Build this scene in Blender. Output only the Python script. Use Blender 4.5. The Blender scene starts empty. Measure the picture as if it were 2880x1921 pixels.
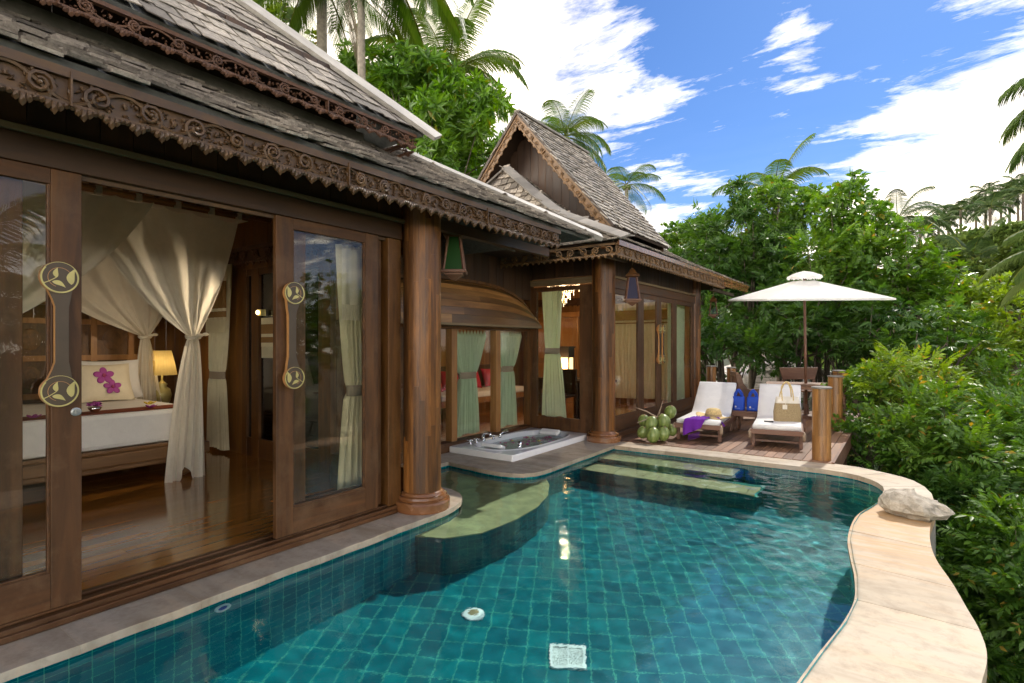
import bpy, bmesh, math, random
import numpy as np
from mathutils import Vector, Matrix
R = math.radians
sc = bpy.context.scene
COL = sc.collection
# ------------------------------------------------------------------ camera
F, TH, HORIZ, CH = 1550.0, math.atan2(1100, 1550), 966.0, 1.45
cs, sn = math.cos(TH), math.sin(TH)
cam = bpy.data.cameras.new('camera')
cam.sensor_width = 36.0
cam.lens = 36.0 * F / 2880.0
cam.shift_y = (HORIZ - 960.5) / 2880.0
cam.clip_start = 0.05
cam.clip_end = 3000
camo = bpy.data.objects.new('camera', cam)
COL.objects.link(camo)
camo.location = (0, 0, CH)
camo.rotation_euler = (R(90), 0, TH)
sc.camera = camo
# ------------------------------------------------------------------ world
SUN = Vector((0.10, 0.93, 1.0)).normalized()
W = bpy.data.worlds.new('World')
sc.world = W
W.use_nodes = True
def sky_world():
    nt = W.node_tree; N = nt.nodes; L = nt.links
    bg = N['Background']
    sky = N.new('ShaderNodeTexSky'); sky.sky_type = 'NISHITA'; sky.sun_disc = False
    sky.sun_elevation = math.asin(SUN.z); sky.sun_rotation = math.atan2(SUN.x, SUN.y)
    sky.air_density = 1.0; sky.dust_density = 0.3; sky.ozone_density = 2.2
    tc = N.new('ShaderNodeTexCoord')
    nrm = N.new('ShaderNodeVectorMath'); nrm.operation = 'NORMALIZE'
    L.new(tc.outputs['Generated'], nrm.inputs[0])
    sep = N.new('ShaderNodeSeparateXYZ'); L.new(nrm.outputs[0], sep.inputs[0])
    def m(op, a, b=None, c=None, clamp=False):
        n = N.new('ShaderNodeMath'); n.operation = op; n.use_clamp = clamp
        for i, v in enumerate((a, b, c)):
            if v is None: continue
            if isinstance(v, (int, float)): n.inputs[i].default_value = v
            else: L.new(v, n.inputs[i])
        return n.outputs[0]
    zz = m('ADD', m('MAXIMUM', sep.outputs[2], 0.0), 0.12)
    px = m('DIVIDE', sep.outputs[0], zz); py = m('DIVIDE', sep.outputs[1], zz)
    cmb = N.new('ShaderNodeCombineXYZ'); L.new(px, cmb.inputs[0]); L.new(py, cmb.inputs[1])
    mp = N.new('ShaderNodeMapping'); mp.inputs['Rotation'].default_value = (0, 0, R(-20)); mp.inputs['Scale'].default_value = (0.75, 1.7, 1)
    L.new(cmb.outputs[0], mp.inputs[0])
    n1 = N.new('ShaderNodeTexNoise'); n1.inputs['Scale'].default_value = 3.1; n1.inputs['Detail'].default_value = 9; n1.inputs['Roughness'].default_value = 0.68
    n1.inputs['Distortion'].default_value = 0.25
    L.new(mp.outputs[0], n1.inputs[0])
    n2 = N.new('ShaderNodeTexNoise'); n2.inputs['Scale'].default_value = 0.9; n2.inputs['Detail'].default_value = 3
    L.new(cmb.outputs[0], n2.inputs[0])
    # cloud banks: (pixel x, pixel y, tightness, strength); final pair out of view, added for fill light
    total = None
    for (bx, by, k, s) in ((1250, 60, 110, .18), (1180, 260, 110, .13), (1430, 230, 220, .13), (2740, 600, 90, .24), (2400, 670, 160, .17), (2880, 330, 300, .12), (1900, 660, 200, .17), (2620, 290, 700, .10), (2700, 100, 90, -.10), (2450, 420, 200, -.05), (2150, 60, 60, -.08), (2350, 200, 300, -.03), (700, -100, 10, .18),
                          (2480, 330, 500, .10), (1740, 230, 300, .13), (1860, 290, 300, .12), (2150, 240, 300, .07), (2250, 190, 500, .09), (2280, 150, 1200, .12), (2230, 60, 1500, .12), (2050, 400, 40, -.10), (1950, 120, 50, -.07), (2450, 120, 60, -.04), (-3300, 700, 1.2, .34), (4600, -600, 3.0, .22)):
        d = Vector((-F*sn + (bx-1440)*cs, F*cs + (bx-1440)*sn, HORIZ-by)).normalized()
        dt = N.new('ShaderNodeVectorMath'); dt.operation = 'DOT_PRODUCT'
        L.new(nrm.outputs[0], dt.inputs[0]); dt.inputs[1].default_value = d
        e = m('EXPONENT', m('MULTIPLY', m('SUBTRACT', dt.outputs['Value'], 1.0), float(k)))
        e = m('MULTIPLY', e, s)
        total = e if total is None else m('ADD', total, e)
    dens = m('ADD', m('ADD', m('MULTIPLY', n1.outputs[0], 1.0), m('MULTIPLY', n2.outputs[0], 0.14)), total)
    ramp = N.new('ShaderNodeMapRange'); ramp.inputs[1].default_value = 0.73; ramp.inputs[2].default_value = 1.02
    ramp.interpolation_type = 'LINEAR'
    L.new(dens, ramp.inputs[0])
    fade = m('MULTIPLY', ramp.outputs[0], 1.0, clamp=True)
    hz = m('MULTIPLY', m('EXPONENT', m('MULTIPLY', m('MAXIMUM', sep.outputs[2], 0.0), -13.0)), 0.55)
    fade = m('MAXIMUM', fade, hz)
    mix = N.new('ShaderNodeMix'); mix.data_type = 'RGBA'
    L.new(fade, mix.inputs['Factor'])
    # blue of the clear sky: the Sky Texture, made a little deeper
    tint = N.new('ShaderNodeMix'); tint.data_type = 'RGBA'; tint.blend_type = 'MULTIPLY'; tint.inputs['Factor'].default_value = 1
    L.new(sky.outputs[0], tint.inputs['A']); tint.inputs['B'].default_value = (0.25, 0.385, 0.575, 1)
    L.new(tint.outputs['Result'], mix.inputs['A'])
    n3 = N.new('ShaderNodeTexNoise'); n3.inputs['Scale'].default_value = 6; n3.inputs['Detail'].default_value = 5
    L.new(mp.outputs[0], n3.inputs[0])
    cr = N.new('ShaderNodeMapRange'); cr.inputs[1].default_value = 0.35; cr.inputs[2].default_value = 0.62; cr.inputs[3].default_value = 18.7; cr.inputs[4].default_value = 28.7
    L.new(n3.outputs[0], cr.inputs[0])
    # clouds out of view boosted as added fill for the facade, those ahead dimmed
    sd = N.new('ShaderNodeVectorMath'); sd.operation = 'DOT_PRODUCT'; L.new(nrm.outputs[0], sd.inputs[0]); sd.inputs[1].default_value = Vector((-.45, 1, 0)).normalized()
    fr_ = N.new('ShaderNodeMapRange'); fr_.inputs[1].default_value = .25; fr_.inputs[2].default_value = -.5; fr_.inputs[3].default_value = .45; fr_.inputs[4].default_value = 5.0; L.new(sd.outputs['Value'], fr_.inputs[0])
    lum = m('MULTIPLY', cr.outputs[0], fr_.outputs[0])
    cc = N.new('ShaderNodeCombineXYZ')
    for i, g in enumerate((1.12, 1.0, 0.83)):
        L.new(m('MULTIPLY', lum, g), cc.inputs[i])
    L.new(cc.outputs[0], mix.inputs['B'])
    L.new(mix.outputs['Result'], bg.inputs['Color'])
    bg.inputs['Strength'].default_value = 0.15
sky_world()
sl = bpy.data.lights.new('sun', 'SUN'); sl.energy = 2.4; sl.angle = R(0.55); sl.color = (1.0, 0.94, 0.84)
sl.cycles.is_caustics_light = True
slo = bpy.data.objects.new('sun', sl); COL.objects.link(slo)
slo.rotation_euler = SUN.to_track_quat('Z', 'Y').to_euler(); slo.location = (0, 30, 40)
sc.view_settings.view_transform = 'Standard'; sc.view_settings.look = 'None'
sc.view_settings.exposure = 0.66; sc.view_settings.gamma = 1.0
cy = sc.cycles
cy.use_denoising = True
try: cy.denoiser = 'OPENIMAGEDENOISE'
except Exception: pass
cy.max_bounces = 10; cy.diffuse_bounces = 4; cy.glossy_bounces = 5; cy.transmission_bounces = 6; cy.transparent_max_bounces = 12
cy.caustics_refractive = True; cy.caustics_reflective = False
cy.sample_clamp_indirect = 6.0
cy.blur_glossy = 0.5

# ------------------------------------------------------------------ geometry helpers
def ray(px, py):
    d = px - 1440.0
    return Vector((-F*sn + d*cs, F*cs + d*sn, HORIZ - py))
def PZ(px, py, z):
    r = ray(px, py); t = (z - CH) / r.z
    return Vector((r.x*t, r.y*t, z))
def PXp(px, py, x):
    r = ray(px, py); t = x / r.x
    return Vector((x, r.y*t, CH + r.z*t))
def PYp(px, py, y):
    r = ray(px, py); t = y / r.y
    return Vector((r.x*t, y, CH + r.z*t))
def AT(px, py, depth):
    return Vector((0, 0, CH)) + ray(px, py) * (depth / F)

class MB:
    def __init__(s): s.v = []; s.f = []; s.m = []
    def add(s, vs, fs, mi=0):
        b = len(s.v); s.v.extend([tuple(v) for v in vs])
        for f in fs: s.f.append(tuple(b+i for i in f)); s.m.append(mi)
    def box(s, x0, y0, z0, x1, y1, z1, mi=0):
        vs = [(x, y, z) for z in (z0, z1) for y in (y0, y1) for x in (x0, x1)]
        s.add(vs, [(0, 2, 3, 1), (4, 5, 7, 6), (0, 1, 5, 4), (2, 6, 7, 3), (0, 4, 6, 2), (1, 3, 7, 5)], mi)
    def obox(s, c, ux, uy, uz, hx, hy, hz, mi=0):
        c = Vector(c)
        vs = [c + ux*(hx*a) + uy*(hy*b) + uz*(hz*d) for d in (-1, 1) for b in (-1, 1) for a in (-1, 1)]
        s.add(vs, [(0, 2, 3, 1), (4, 5, 7, 6), (0, 1, 5, 4), (2, 6, 7, 3), (0, 4, 6, 2), (1, 3, 7, 5)], mi)
    def bar(s, a, b, w, h, up=Vector((0, 0, 1)), mi=0):
        a = Vector(a); b = Vector(b); d = (b-a); L = d.length; d.normalize()
        side = d.cross(up)
        if side.length < 1e-4: side = d.cross(Vector((1, 0, 0)))
        side.normalize(); u = side.cross(d)
        s.obox((a+b)/2, d, side, u, L/2, w/2, h/2, mi)
    def tube(s, pts, rad, n=8, mi=0, cap=True, flat=1.0, flatdir=None):
        pts = [Vector(p) for p in pts]
        if not hasattr(rad, '__len__'): rad = [rad]*len(pts)
        b = len(s.v); prev = None
        for i, p in enumerate(pts):
            d = (pts[min(i+1, len(pts)-1)] - pts[max(i-1, 0)])
            if d.length < 1e-9: d = Vector((0, 0, 1))
            d.normalize()
            if prev is None:
                a = flatdir if flatdir is not None else (Vector((0, 0, 1)) if abs(d.z) < .9 else Vector((1, 0, 0)))
            else: a = prev
            e = a - d*a.dot(d)
            if e.length < 1e-6: e = d.orthogonal()
            e.normalize(); g = d.cross(e); prev = e
            for k in range(n):
                an = 2*math.pi*k/n
                q = p + e*(math.cos(an)*rad[i]*flat) + g*(math.sin(an)*rad[i])
                s.v.append(tuple(q))
        for i in range(len(pts)-1):
            for k in range(n):
                k2 = (k+1) % n
                s.f.append((b+i*n+k, b+i*n+k2, b+(i+1)*n+k2, b+(i+1)*n+k)); s.m.append(mi)
        if cap:
            s.f.append(tuple(b+k for k in reversed(range(n)))); s.m.append(mi)
            e0 = b+(len(pts)-1)*n
            s.f.append(tuple(e0+k for k in range(n))); s.m.append(mi)
    def lathe(s, prof, c=(0, 0, 0), n=24, mi=0, cap=True):
        b = len(s.v)
        for (r, z) in prof:
            for k in range(n):
                a = 2*math.pi*k/n
                s.v.append((c[0]+r*math.cos(a), c[1]+r*math.sin(a), c[2]+z))
        for i in range(len(prof)-1):
            for k in range(n):
                k2 = (k+1) % n
                s.f.append((b+i*n+k, b+i*n+k2, b+(i+1)*n+k2, b+(i+1)*n+k)); s.m.append(mi)
        if cap:
            s.f.append(tuple(b+k for k in reversed(range(n)))); s.m.append(mi)
            e0 = b+(len(prof)-1)*n
            s.f.append(tuple(e0+k for k in range(n))); s.m.append(mi)
    def prism(s, poly, z0, z1, mi=0):
        n = len(poly); b = len(s.v)
        s.v += [(p[0], p[1], z0) for p in poly] + [(p[0], p[1], z1) for p in poly]
        s.f.append(tuple(b+i for i in reversed(range(n)))); s.m.append(mi)
        s.f.append(tuple(b+n+i for i in range(n))); s.m.append(mi)
        for i in range(n):
            j = (i+1) % n
            s.f.append((b+i, b+j, b+n+j, b+n+i)); s.m.append(mi)
    def prismM(s, poly, M, th, mi=0):
        """poly in local xy, extruded th along local z, mapped by matrix M"""
        n = len(poly); b = len(s.v)
        s.v += [tuple(M @ Vector((p[0], p[1], 0))) for p in poly] + [tuple(M @ Vector((p[0], p[1], th))) for p in poly]
        s.f.append(tuple(b+i for i in reversed(range(n)))); s.m.append(mi)
        s.f.append(tuple(b+n+i for i in range(n))); s.m.append(mi)
        for i in range(n):
            j = (i+1) % n
            s.f.append((b+i, b+j, b+n+j, b+n+i)); s.m.append(mi)
    def grid(s, P, mi=0, close_u=False):
        """P[i][j] points"""
        b = len(s.v); nu = len(P); nv = len(P[0])
        for row in P: s.v += [tuple(p) for p in row]
        for i in range(nu-1 if not close_u else nu):
            i2 = (i+1) % nu
            for j in range(nv-1):
                s.f.append((b+i*nv+j, b+i2*nv+j, b+i2*nv+j+1, b+i*nv+j+1)); s.m.append(mi)
    def ell(s, c, rx, ry, rz, n=10, m=6, mi=0, jit=0, rng=None, rot=None):
        P = []
        for i in range(m+1):
            th = math.pi*i/m; row = []
            for k in range(n):
                a = 2*math.pi*k/n
                q = Vector((rx*math.sin(th)*math.cos(a), ry*math.sin(th)*math.sin(a), rz*math.cos(th)))
                if jit and rng: q *= 1+rng.uniform(-jit, jit)
                if rot is not None: q = rot @ q
                row.append(Vector(c)+q)
            P.append(row)
        b = len(s.v)
        for row in P: s.v += [tuple(p) for p in row]
        for i in range(m):
            for k in range(n):
                k2 = (k+1) % n
                s.f.append((b+i*n+k, b+(i+1)*n+k, b+(i+1)*n+k2, b+i*n+k2)); s.m.append(mi)
    def build(s, name, mat, parent=None, smooth=False, bevel=0.0, solid=0.0, sub=0, recalc=False, **kw):
        me = bpy.data.meshes.new(name)
        me.from_pydata(s.v, [], s.f)
        mats = mat if isinstance(mat, (list, tuple)) else [mat]
        for mm in mats: me.materials.append(mm)
        if len(mats) > 1: me.polygons.foreach_set('material_index', s.m)
        if smooth: me.polygons.foreach_set('use_smooth', [True]*len(me.polygons))
        if recalc:
            bm = bmesh.new(); bm.from_mesh(me); bmesh.ops.recalc_face_normals(bm, faces=bm.faces); bm.to_mesh(me); bm.free()
        me.update()
        o = bpy.data.objects.new(name, me); COL.objects.link(o)
        if parent is not None: o.parent = parent
        if bevel:
            mo = o.modifiers.new('b', 'BEVEL'); mo.width = bevel; mo.segments = 2; mo.limit_method = 'ANGLE'; mo.angle_limit = R(40)
        if solid:
            mo = o.modifiers.new('s', 'SOLIDIFY'); mo.thickness = solid; mo.offset = 0
        if sub:
            mo = o.modifiers.new('u', 'SUBSURF'); mo.levels = sub; mo.render_levels = sub
        tag(o, **kw)
        return o
def tag(o, label=None, cat=None, group=None, kind=None):
    if label: o['label'] = label
    if cat: o['category'] = cat
    if group: o['group'] = group
    if kind: o['kind'] = kind
    return o
def thing(name, label, cat, loc=(0, 0, 0), rz=0.0, group=None):
    o = bpy.data.objects.new(name, None); COL.objects.link(o)
    o.empty_display_size = 0.1
    o.location = loc; o.rotation_euler = (0, 0, rz)
    return tag(o, label, cat, group)
def kids(o): return list(o.children)
def dup(root, loc=None, rz=None, label=None, group=None, par=None):
    c = root.copy(); COL.objects.link(c)
    if par is not None: c.parent = par
    if loc is not None: c.location = loc
    if rz is not None: c.rotation_euler = (0, 0, rz)
    if label: c['label'] = label
    if group: c['group'] = group
    for ch in KIDS(root):
        dup(ch, par=c)
    return c
def KIDS(o): return [x for x in bpy.data.objects if x.parent == o]
def smoothstep(a, b, x):
    t = min(1, max(0, (x-a)/(b-a))); return t*t*(3-2*t)
def lerp(a, b, t): return a+(b-a)*t
def catmull(pts, n=6):
    out = []
    P = [Vector(p) for p in pts]
    for i in range(len(P)-1):
        p0 = P[max(i-1, 0)]; p1 = P[i]; p2 = P[i+1]; p3 = P[min(i+2, len(P)-1)]
        for k in range(n):
            t = k/n
            out.append(0.5*((2*p1)+(p2-p0)*t+(2*p0-5*p1+4*p2-p3)*t*t+(3*p1-p0-3*p2+p3)*t**3))
    out.append(P[-1]); return out
# ------------------------------------------------------------------ materials
def newmat(name):
    m = bpy.data.materials.new(name); m.use_nodes = True
    nt = m.node_tree; b = nt.nodes['Principled BSDF']
    return m, nt, nt.nodes, nt.links, b
def mixc(nt, fac, a, b, mode='MIX'):
    n = nt.nodes.new('ShaderNodeMix'); n.data_type = 'RGBA'; n.blend_type = mode
    for key, v in (('Factor', fac), ('A', a), ('B', b)):
        if isinstance(v, (int, float)): n.inputs[key].default_value = v
        elif isinstance(v, tuple): n.inputs[key].default_value = (v[0], v[1], v[2], 1)
        else: nt.links.new(v, n.inputs[key])
    return n.outputs['Result']
def mrange(nt, v, a, b, c=0.0, d=1.0):
    n = nt.nodes.new('ShaderNodeMapRange'); nt.links.new(v, n.inputs[0])
    for i, x in enumerate((a, b, c, d)): n.inputs[i+1].default_value = x
    return n.outputs[0]
def noise(nt, vec, scale, detail=4, rough=.55, dist=0.0):
    n = nt.nodes.new('ShaderNodeTexNoise'); n.inputs['Scale'].default_value = scale; n.inputs['Detail'].default_value = detail
    n.inputs['Roughness'].default_value = rough; n.inputs['Distortion'].default_value = dist
    if vec is not None: nt.links.new(vec, n.inputs['Vector'])
    return n.outputs['Fac']
def coords(nt, scale=(1, 1, 1), rot=(0, 0, 0), island=0.0):
    tc = nt.nodes.new('ShaderNodeTexCoord'); mp = nt.nodes.new('ShaderNodeMapping')
    mp.inputs['Scale'].default_value = scale; mp.inputs['Rotation'].default_value = rot
    nt.links.new(tc.outputs['Object'], mp.inputs['Vector'])
    out = mp.outputs[0]
    if island:
        g = nt.nodes.new('ShaderNodeNewGeometry'); mu = nt.nodes.new('ShaderNodeVectorMath'); mu.operation = 'SCALE'
        cb = nt.nodes.new('ShaderNodeCombineXYZ')
        for i in range(3): nt.links.new(g.outputs['Random Per Island'], cb.inputs[i])
        nt.links.new(cb.outputs[0], mu.inputs[0]); mu.inputs['Scale'].default_value = island
        ad = nt.nodes.new('ShaderNodeVectorMath'); nt.links.new(out, ad.inputs[0]); nt.links.new(mu.outputs[0], ad.inputs[1])
        out = ad.outputs[0]
    return out
def bump(nt, b, h, strength=.3, dist=.01):
    n = nt.nodes.new('ShaderNodeBump'); n.inputs['Strength'].default_value = strength; n.inputs['Distance'].default_value = dist
    nt.links.new(h, n.inputs['Height']); nt.links.new(n.outputs[0], b.inputs['Normal'])
def island(nt):
    return nt.nodes.new('ShaderNodeNewGeometry').outputs['Random Per Island']

def wood(name, c1, c2, axis='Z', grain=14.0, rough=.45, coat=0.0, isl=.35, bs=.25, wear=None, spec=.5, stretch=9.0):
    m, nt, N, L, b = newmat(name)
    s = {'X': (1/stretch, 1, 1), 'Y': (1, 1/stretch, 1), 'Z': (1, 1, 1/stretch)}[axis]
    v = coords(nt, s, island=7.0)
    g = noise(nt, v, grain, 6, .62, .6)
    g2 = noise(nt, v, grain*.18, 3, .5, .3)
    col = mixc(nt, mrange(nt, g, .32, .68), c1, c2)
    col = mixc(nt, mrange(nt, g2, .35, .7, 0, .6), col, tuple(x*.55 for x in c1))
    val = N.new('ShaderNodeHueSaturation'); L.new(col, val.inputs['Color'])
    L.new(mrange(nt, island(nt), 0, 1, 1-isl, 1+isl), val.inputs['Value'])
    out = val.outputs[0]
    if wear:
        w = noise(nt, coords(nt), 2.2, 6, .7)
        out = mixc(nt, mrange(nt, w, .52, .7, 0, .75), out, wear)
    L.new(out, b.inputs['Base Color'])
    L.new(mrange(nt, g, .3, .7, rough*.8, min(1, rough*1.25)), b.inputs['Roughness'])
    b.inputs['Specular IOR Level'].default_value = spec
    if coat: b.inputs['Coat Weight'].default_value = coat; b.inputs['Coat Roughness'].default_value = .12
    bump(nt, b, g, bs, .004)
    return m
M = {}
M['teak'] = wood('teak_facade', (.060, .023, .005), (.18, .072, .015), 'Z', rough=.42, wear=(.15, .070, .022), spec=.35)
M['teak_y'] = wood('teak_beam', (.036, .014, .003), (.095, .038, .009), 'Y', rough=.45)
M['teak_door'] = wood('teak_door', (.052, .021, .006), (.145, .060, .018), 'Z', rough=.48, wear=(.14, .075, .035), isl=.15, spec=.35, bs=.4)
M['teak_door_y'] = wood('teak_door_rail', (.055, .022, .006), (.15, .062, .019), 'Y', rough=.48, wear=(.14, .075, .035), isl=.15, spec=.35, bs=.4)
M['column'] = wood('column_stave', (.060, .021, .005), (.24, .095, .021), 'Z', grain=18, rough=.42, isl=.7, coat=.05, spec=.35)
M['plinth'] = wood('plinth_wood', (.20, .075, .024), (.30, .13, .045), 'X', rough=.25, isl=.1, coat=.4)
M['boards'] = wood('wall_board', (.035, .015, .005), (.075, .034, .012), 'Z', rough=.6, isl=.4)
M['strip'] = wood('pale_strip', (.17, .115, .055), (.23, .16, .08), 'Y', rough=.6, isl=.1)
M['carve'] = wood('carved_wood', (.062, .029, .009), (.125, .064, .021), 'Y', grain=30, rough=.5, isl=.22, stretch=3)
M['carve_gold'] = wood('carved_wood_golden', (.12, .062, .020), (.24, .128, .046), 'Y', grain=30, rough=.5, isl=.22, stretch=3)
M['carve_red'] = wood('carved_wood_red', (.085, .038, .018), (.15, .068, .034), 'Y', grain=30, rough=.6, isl=.2, stretch=3)
M['cap'] = wood('ridge_cap', (.30, .275, .235), (.44, .41, .36), 'X', rough=.6, isl=.15, bs=.3)
M['cap_grey'] = wood('hip_cap', (.17, .155, .135), (.27, .25, .22), 'X', rough=.7, isl=.2, bs=.4)
M['floor'] = wood('polished_floor', (.30, .115, .018), (.60, .25, .048), 'Y', grain=9, rough=.12, isl=.22, coat=.8, bs=.04, spec=.6)
M['orange'] = wood('warm_panel', (.30, .13, .035), (.45, .22, .07), 'Z', rough=.4, isl=.25)
M['room'] = wood('room_panelling', (.15, .060, .012), (.30, .13, .030), 'Z', rough=.45, isl=.2)
M['hood'] = wood('hood_plank', (.16, .07, .02), (.44, .215, .065), 'Y', grain=10, rough=.4, isl=.65, coat=.2)
M['deck'] = wood('deck_board', (.17, .083, .042), (.32, .175, .10), 'Y', grain=16, rough=.55, isl=.3)
M['furn'] = wood('garden_furniture', (.13, .055, .03), (.22, .105, .06), 'X', rough=.5, isl=.2)
M['bollard'] = wood('bollard_stave', (.18, .08, .022), (.38, .185, .055), 'Z', grain=16, rough=.35, isl=.35, coat=.3)
M['bed'] = wood('bed_wood', (.13, .062, .022), (.22, .115, .045), 'Y', rough=.4, isl=.2)

def shingle():
    m, nt, N, L, b = newmat('weathered_shingle')
    v = coords(nt, (1, 1, 1), island=9)
    g = noise(nt, v, 26, 6, .7, .4); g2 = noise(nt, coords(nt), .9, 3)
    c = mixc(nt, mrange(nt, g, .3, .7), (.12, .100, .080), (.44, .39, .32))
    c = mixc(nt, mrange(nt, g2, .4, .65, 0, .5), c, (.13, .11, .10))
    h = N.new('ShaderNodeHueSaturation'); L.new(c, h.inputs['Color'])
    L.new(mrange(nt, island(nt), 0, 1, .42, 1.3), h.inputs['Value'])
    L.new(h.outputs[0], b.inputs['Base Color']); b.inputs['Roughness'].default_value = .75; b.inputs['Specular IOR Level'].default_value = .3
    bump(nt, b, g, .6, .006)
    return m
M['shingle'] = shingle()

def plain(name, c, rough=.5, metal=0.0, var=.12, scale=8, bs=0.0, trans=0.0, spec=.5, coat=0, sheen=0):
    m, nt, N, L, b = newmat(name)
    v = coords(nt)
    g = noise(nt, v, scale, 5, .6)
    col = mixc(nt, mrange(nt, g, .3, .7), tuple(x*(1-var) for x in c), tuple(min(1, x*(1+var)) for x in c))
    L.new(col, b.inputs['Base Color'])
    b.inputs['Roughness'].default_value = rough; b.inputs['Metallic'].default_value = metal
    b.inputs['Specular IOR Level'].default_value = spec
    if coat: b.inputs['Coat Weight'].default_value = coat
    if sheen: b.inputs['Sheen Weight'].default_value = sheen
    if bs: bump(nt, b, g, bs, .01)
    if trans:
        tl = N.new('ShaderNodeBsdfTranslucent'); L.new(col, tl.inputs[0])
        ms = N.new('ShaderNodeMixShader'); ms.inputs[0].default_value = trans
        L.new(b.outputs[0], ms.inputs[1]); L.new(tl.outputs[0], ms.inputs[2]); L.new(ms.outputs[0], N['Material Output'].inputs[0])
    return m
def cloth(name, c, trans=.25, rough=.85, wr=.5):
    m, nt, N, L, b = newmat(name)
    v = coords(nt)
    g = noise(nt, v, 7, 6, .65, .5)
    w = N.new('ShaderNodeTexWave'); w.inputs['Scale'].default_value = 160; L.new(v, w.inputs[0])
    col = mixc(nt, mrange(nt, g, .3, .7), tuple(x*.9 for x in c), c)
    L.new(col, b.inputs['Base Color']); b.inputs['Roughness'].default_value = rough; b.inputs['Specular IOR Level'].default_value = .2
    bump(nt, b, g, wr, .015)
    tl = N.new('ShaderNodeBsdfTranslucent'); L.new(col, tl.inputs[0])
    ms = N.new('ShaderNodeMixShader'); ms.inputs[0].default_value = trans
    L.new(b.outputs[0], ms.inputs[1]); L.new(tl.outputs[0], ms.inputs[2]); L.new(ms.outputs[0], N['Material Output'].inputs[0])
    return m
M['net'] = cloth('muslin', (.88, .82, .69), .45, wr=.25)
M['cream'] = cloth('cream_curtain', (.80, .74, .52), .3)
M['green'] = cloth('green_curtain', (.66, .80, .58), .45)
M['brownband'] = cloth('banner_brown', (.28, .16, .06), .1)
M['band'] = cloth('tie_band', (.33, .27, .20), .1)
M['linen'] = cloth('bed_linen', (.82, .78, .72), .05, wr=.25)
M['pillow'] = cloth('pillow_linen', (.76, .66, .48), .05, wr=.4)
M['lcush'] = cloth('lounger_cushion', (.80, .78, .75), .05, wr=.3)
M['red'] = cloth('red_cushion', (.50, .035, .06), .05)
M['purple'] = cloth('purple_cloth', (.20, .035, .42), .2)
M['canopy'] = cloth('parasol_cloth', (.95, .94, .90), .4, wr=.1)
M['runner'] = cloth('bed_runner', (.20, .05, .02), .05)
M['blue'] = plain('blue_fabric', (.005, .055, .42), .7, var=.2, scale=5)
M['white_paint'] = plain('white_gelcoat', (.90, .89, .86), .15, var=.03, coat=.5)
M['chrome'] = plain('chrome', (.85, .85, .85), .08, metal=1.0, var=.02)
M['steel'] = plain('dull_steel', (.35, .36, .35), .35, metal=.8)
M['black'] = plain('dark_iron', (.02, .018, .016), .5)
M['dark'] = plain('dark_interior', (.035, .02, .012), .6)
M['brass'] = plain('aged_brass', (.55, .46, .17), .35, metal=.2, var=.15)
M['medallion'] = plain('medallion_brown', (.075, .05, .028), .45)
M['copperedge'] = plain('handle_edge', (.50, .24, .08), .35)
M['straw'] = plain('straw', (.62, .46, .20), .8, scale=60, var=.35, bs=.6)
M['bagcloth'] = plain('bag_cream', (.72, .66, .55), .8)
M['jute'] = plain('jute', (.34, .25, .13), .9, scale=90, var=.3, bs=.8)
M['petal_pink'] = plain('petal_magenta', (.42, .06, .16), .6, trans=.2)
M['petal_yellow'] = plain('petal_yellow', (.75, .55, .05), .6, trans=.2)
M['orchid'] = plain('orchid_purple', (.40, .06, .30), .6, trans=.2)
M['leafgreen'] = plain('leaf_green', (.08, .16, .03), .5, trans=.2)
M['rope'] = plain('rope', (.30, .22, .15), .9, bs=.5, scale=80)
M['concrete'] = plain('retaining_wall', (.22, .21, .18), .9, bs=.6, scale=12, var=.3)
M['rafter'] = plain('rafter_wood', (.10, .075, .055), .7, var=.3)
M['soffit'] = plain('soffit_board', (.10, .105, .10), .6, var=.3, scale=20)
M['palebark'] = plain('palm_bark', (.26, .23, .19), .9, bs=.8, scale=10, var=.3)
M['bark'] = plain('tree_bark', (.09, .07, .05), .9, bs=.8, scale=14, var=.3)
M['coco'] = None
M['shade'] = cloth('lamp_shade', (.62, .50, .22), .6)
M['tile_mirror'] = plain('mosaic', (.5, .45, .35), .3)
M['deadfrond'] = plain('dead_frond', (.30, .24, .17), .8, trans=.2)

def emis(name, c, s):
    m, nt, N, L, b = newmat(name)
    b.inputs['Base Color'].default_value = (*c, 1); b.inputs['Emission Color'].default_value = (*c, 1); b.inputs['Emission Strength'].default_value = s
    return m
M['lit'] = emis('lit_bulb', (1, .72, .35), 4)
M['litshade'] = emis('lit_shade', (1, .70, .30), 1.6)
M['crystal'] = emis('lit_crystal', (1, .78, .5), 2.2)

def glass(name, tint=(1, 1, 1), refl=1.0):
    m, nt, N, L, b = newmat(name); N.remove(b)
    tr = N.new('ShaderNodeBsdfTransparent'); tr.inputs[0].default_value = (*tint, 1)
    gl = N.new('ShaderNodeBsdfGlossy'); gl.inputs['Roughness'].default_value = .01
    fr = N.new('ShaderNodeFresnel'); bf = N.new('ShaderNodeNewGeometry'); ir = N.new('ShaderNodeMapRange'); ir.inputs[3].default_value = 1.5; ir.inputs[4].default_value = 1/1.5
    L.new(bf.outputs['Backfacing'], ir.inputs[0]); L.new(ir.outputs[0], fr.inputs[0])
    mu = N.new('ShaderNodeMath'); mu.operation = 'MULTIPLY'; mu.inputs[1].default_value = 0.65*refl; mu.use_clamp = True
    L.new(fr.outputs[0], mu.inputs[0])
    ms = N.new('ShaderNodeMixShader'); L.new(mu.outputs[0], ms.inputs[0]); L.new(tr.outputs[0], ms.inputs[1]); L.new(gl.outputs[0], ms.inputs[2])
    L.new(ms.outputs[0], N['Material Output'].inputs[0])
    return m
M['glass'] = glass('window_glass', (.97, .97, .95))
M['glass_dark'] = glass('rear_door_glass', (.35, .38, .40), 2.2)
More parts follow.
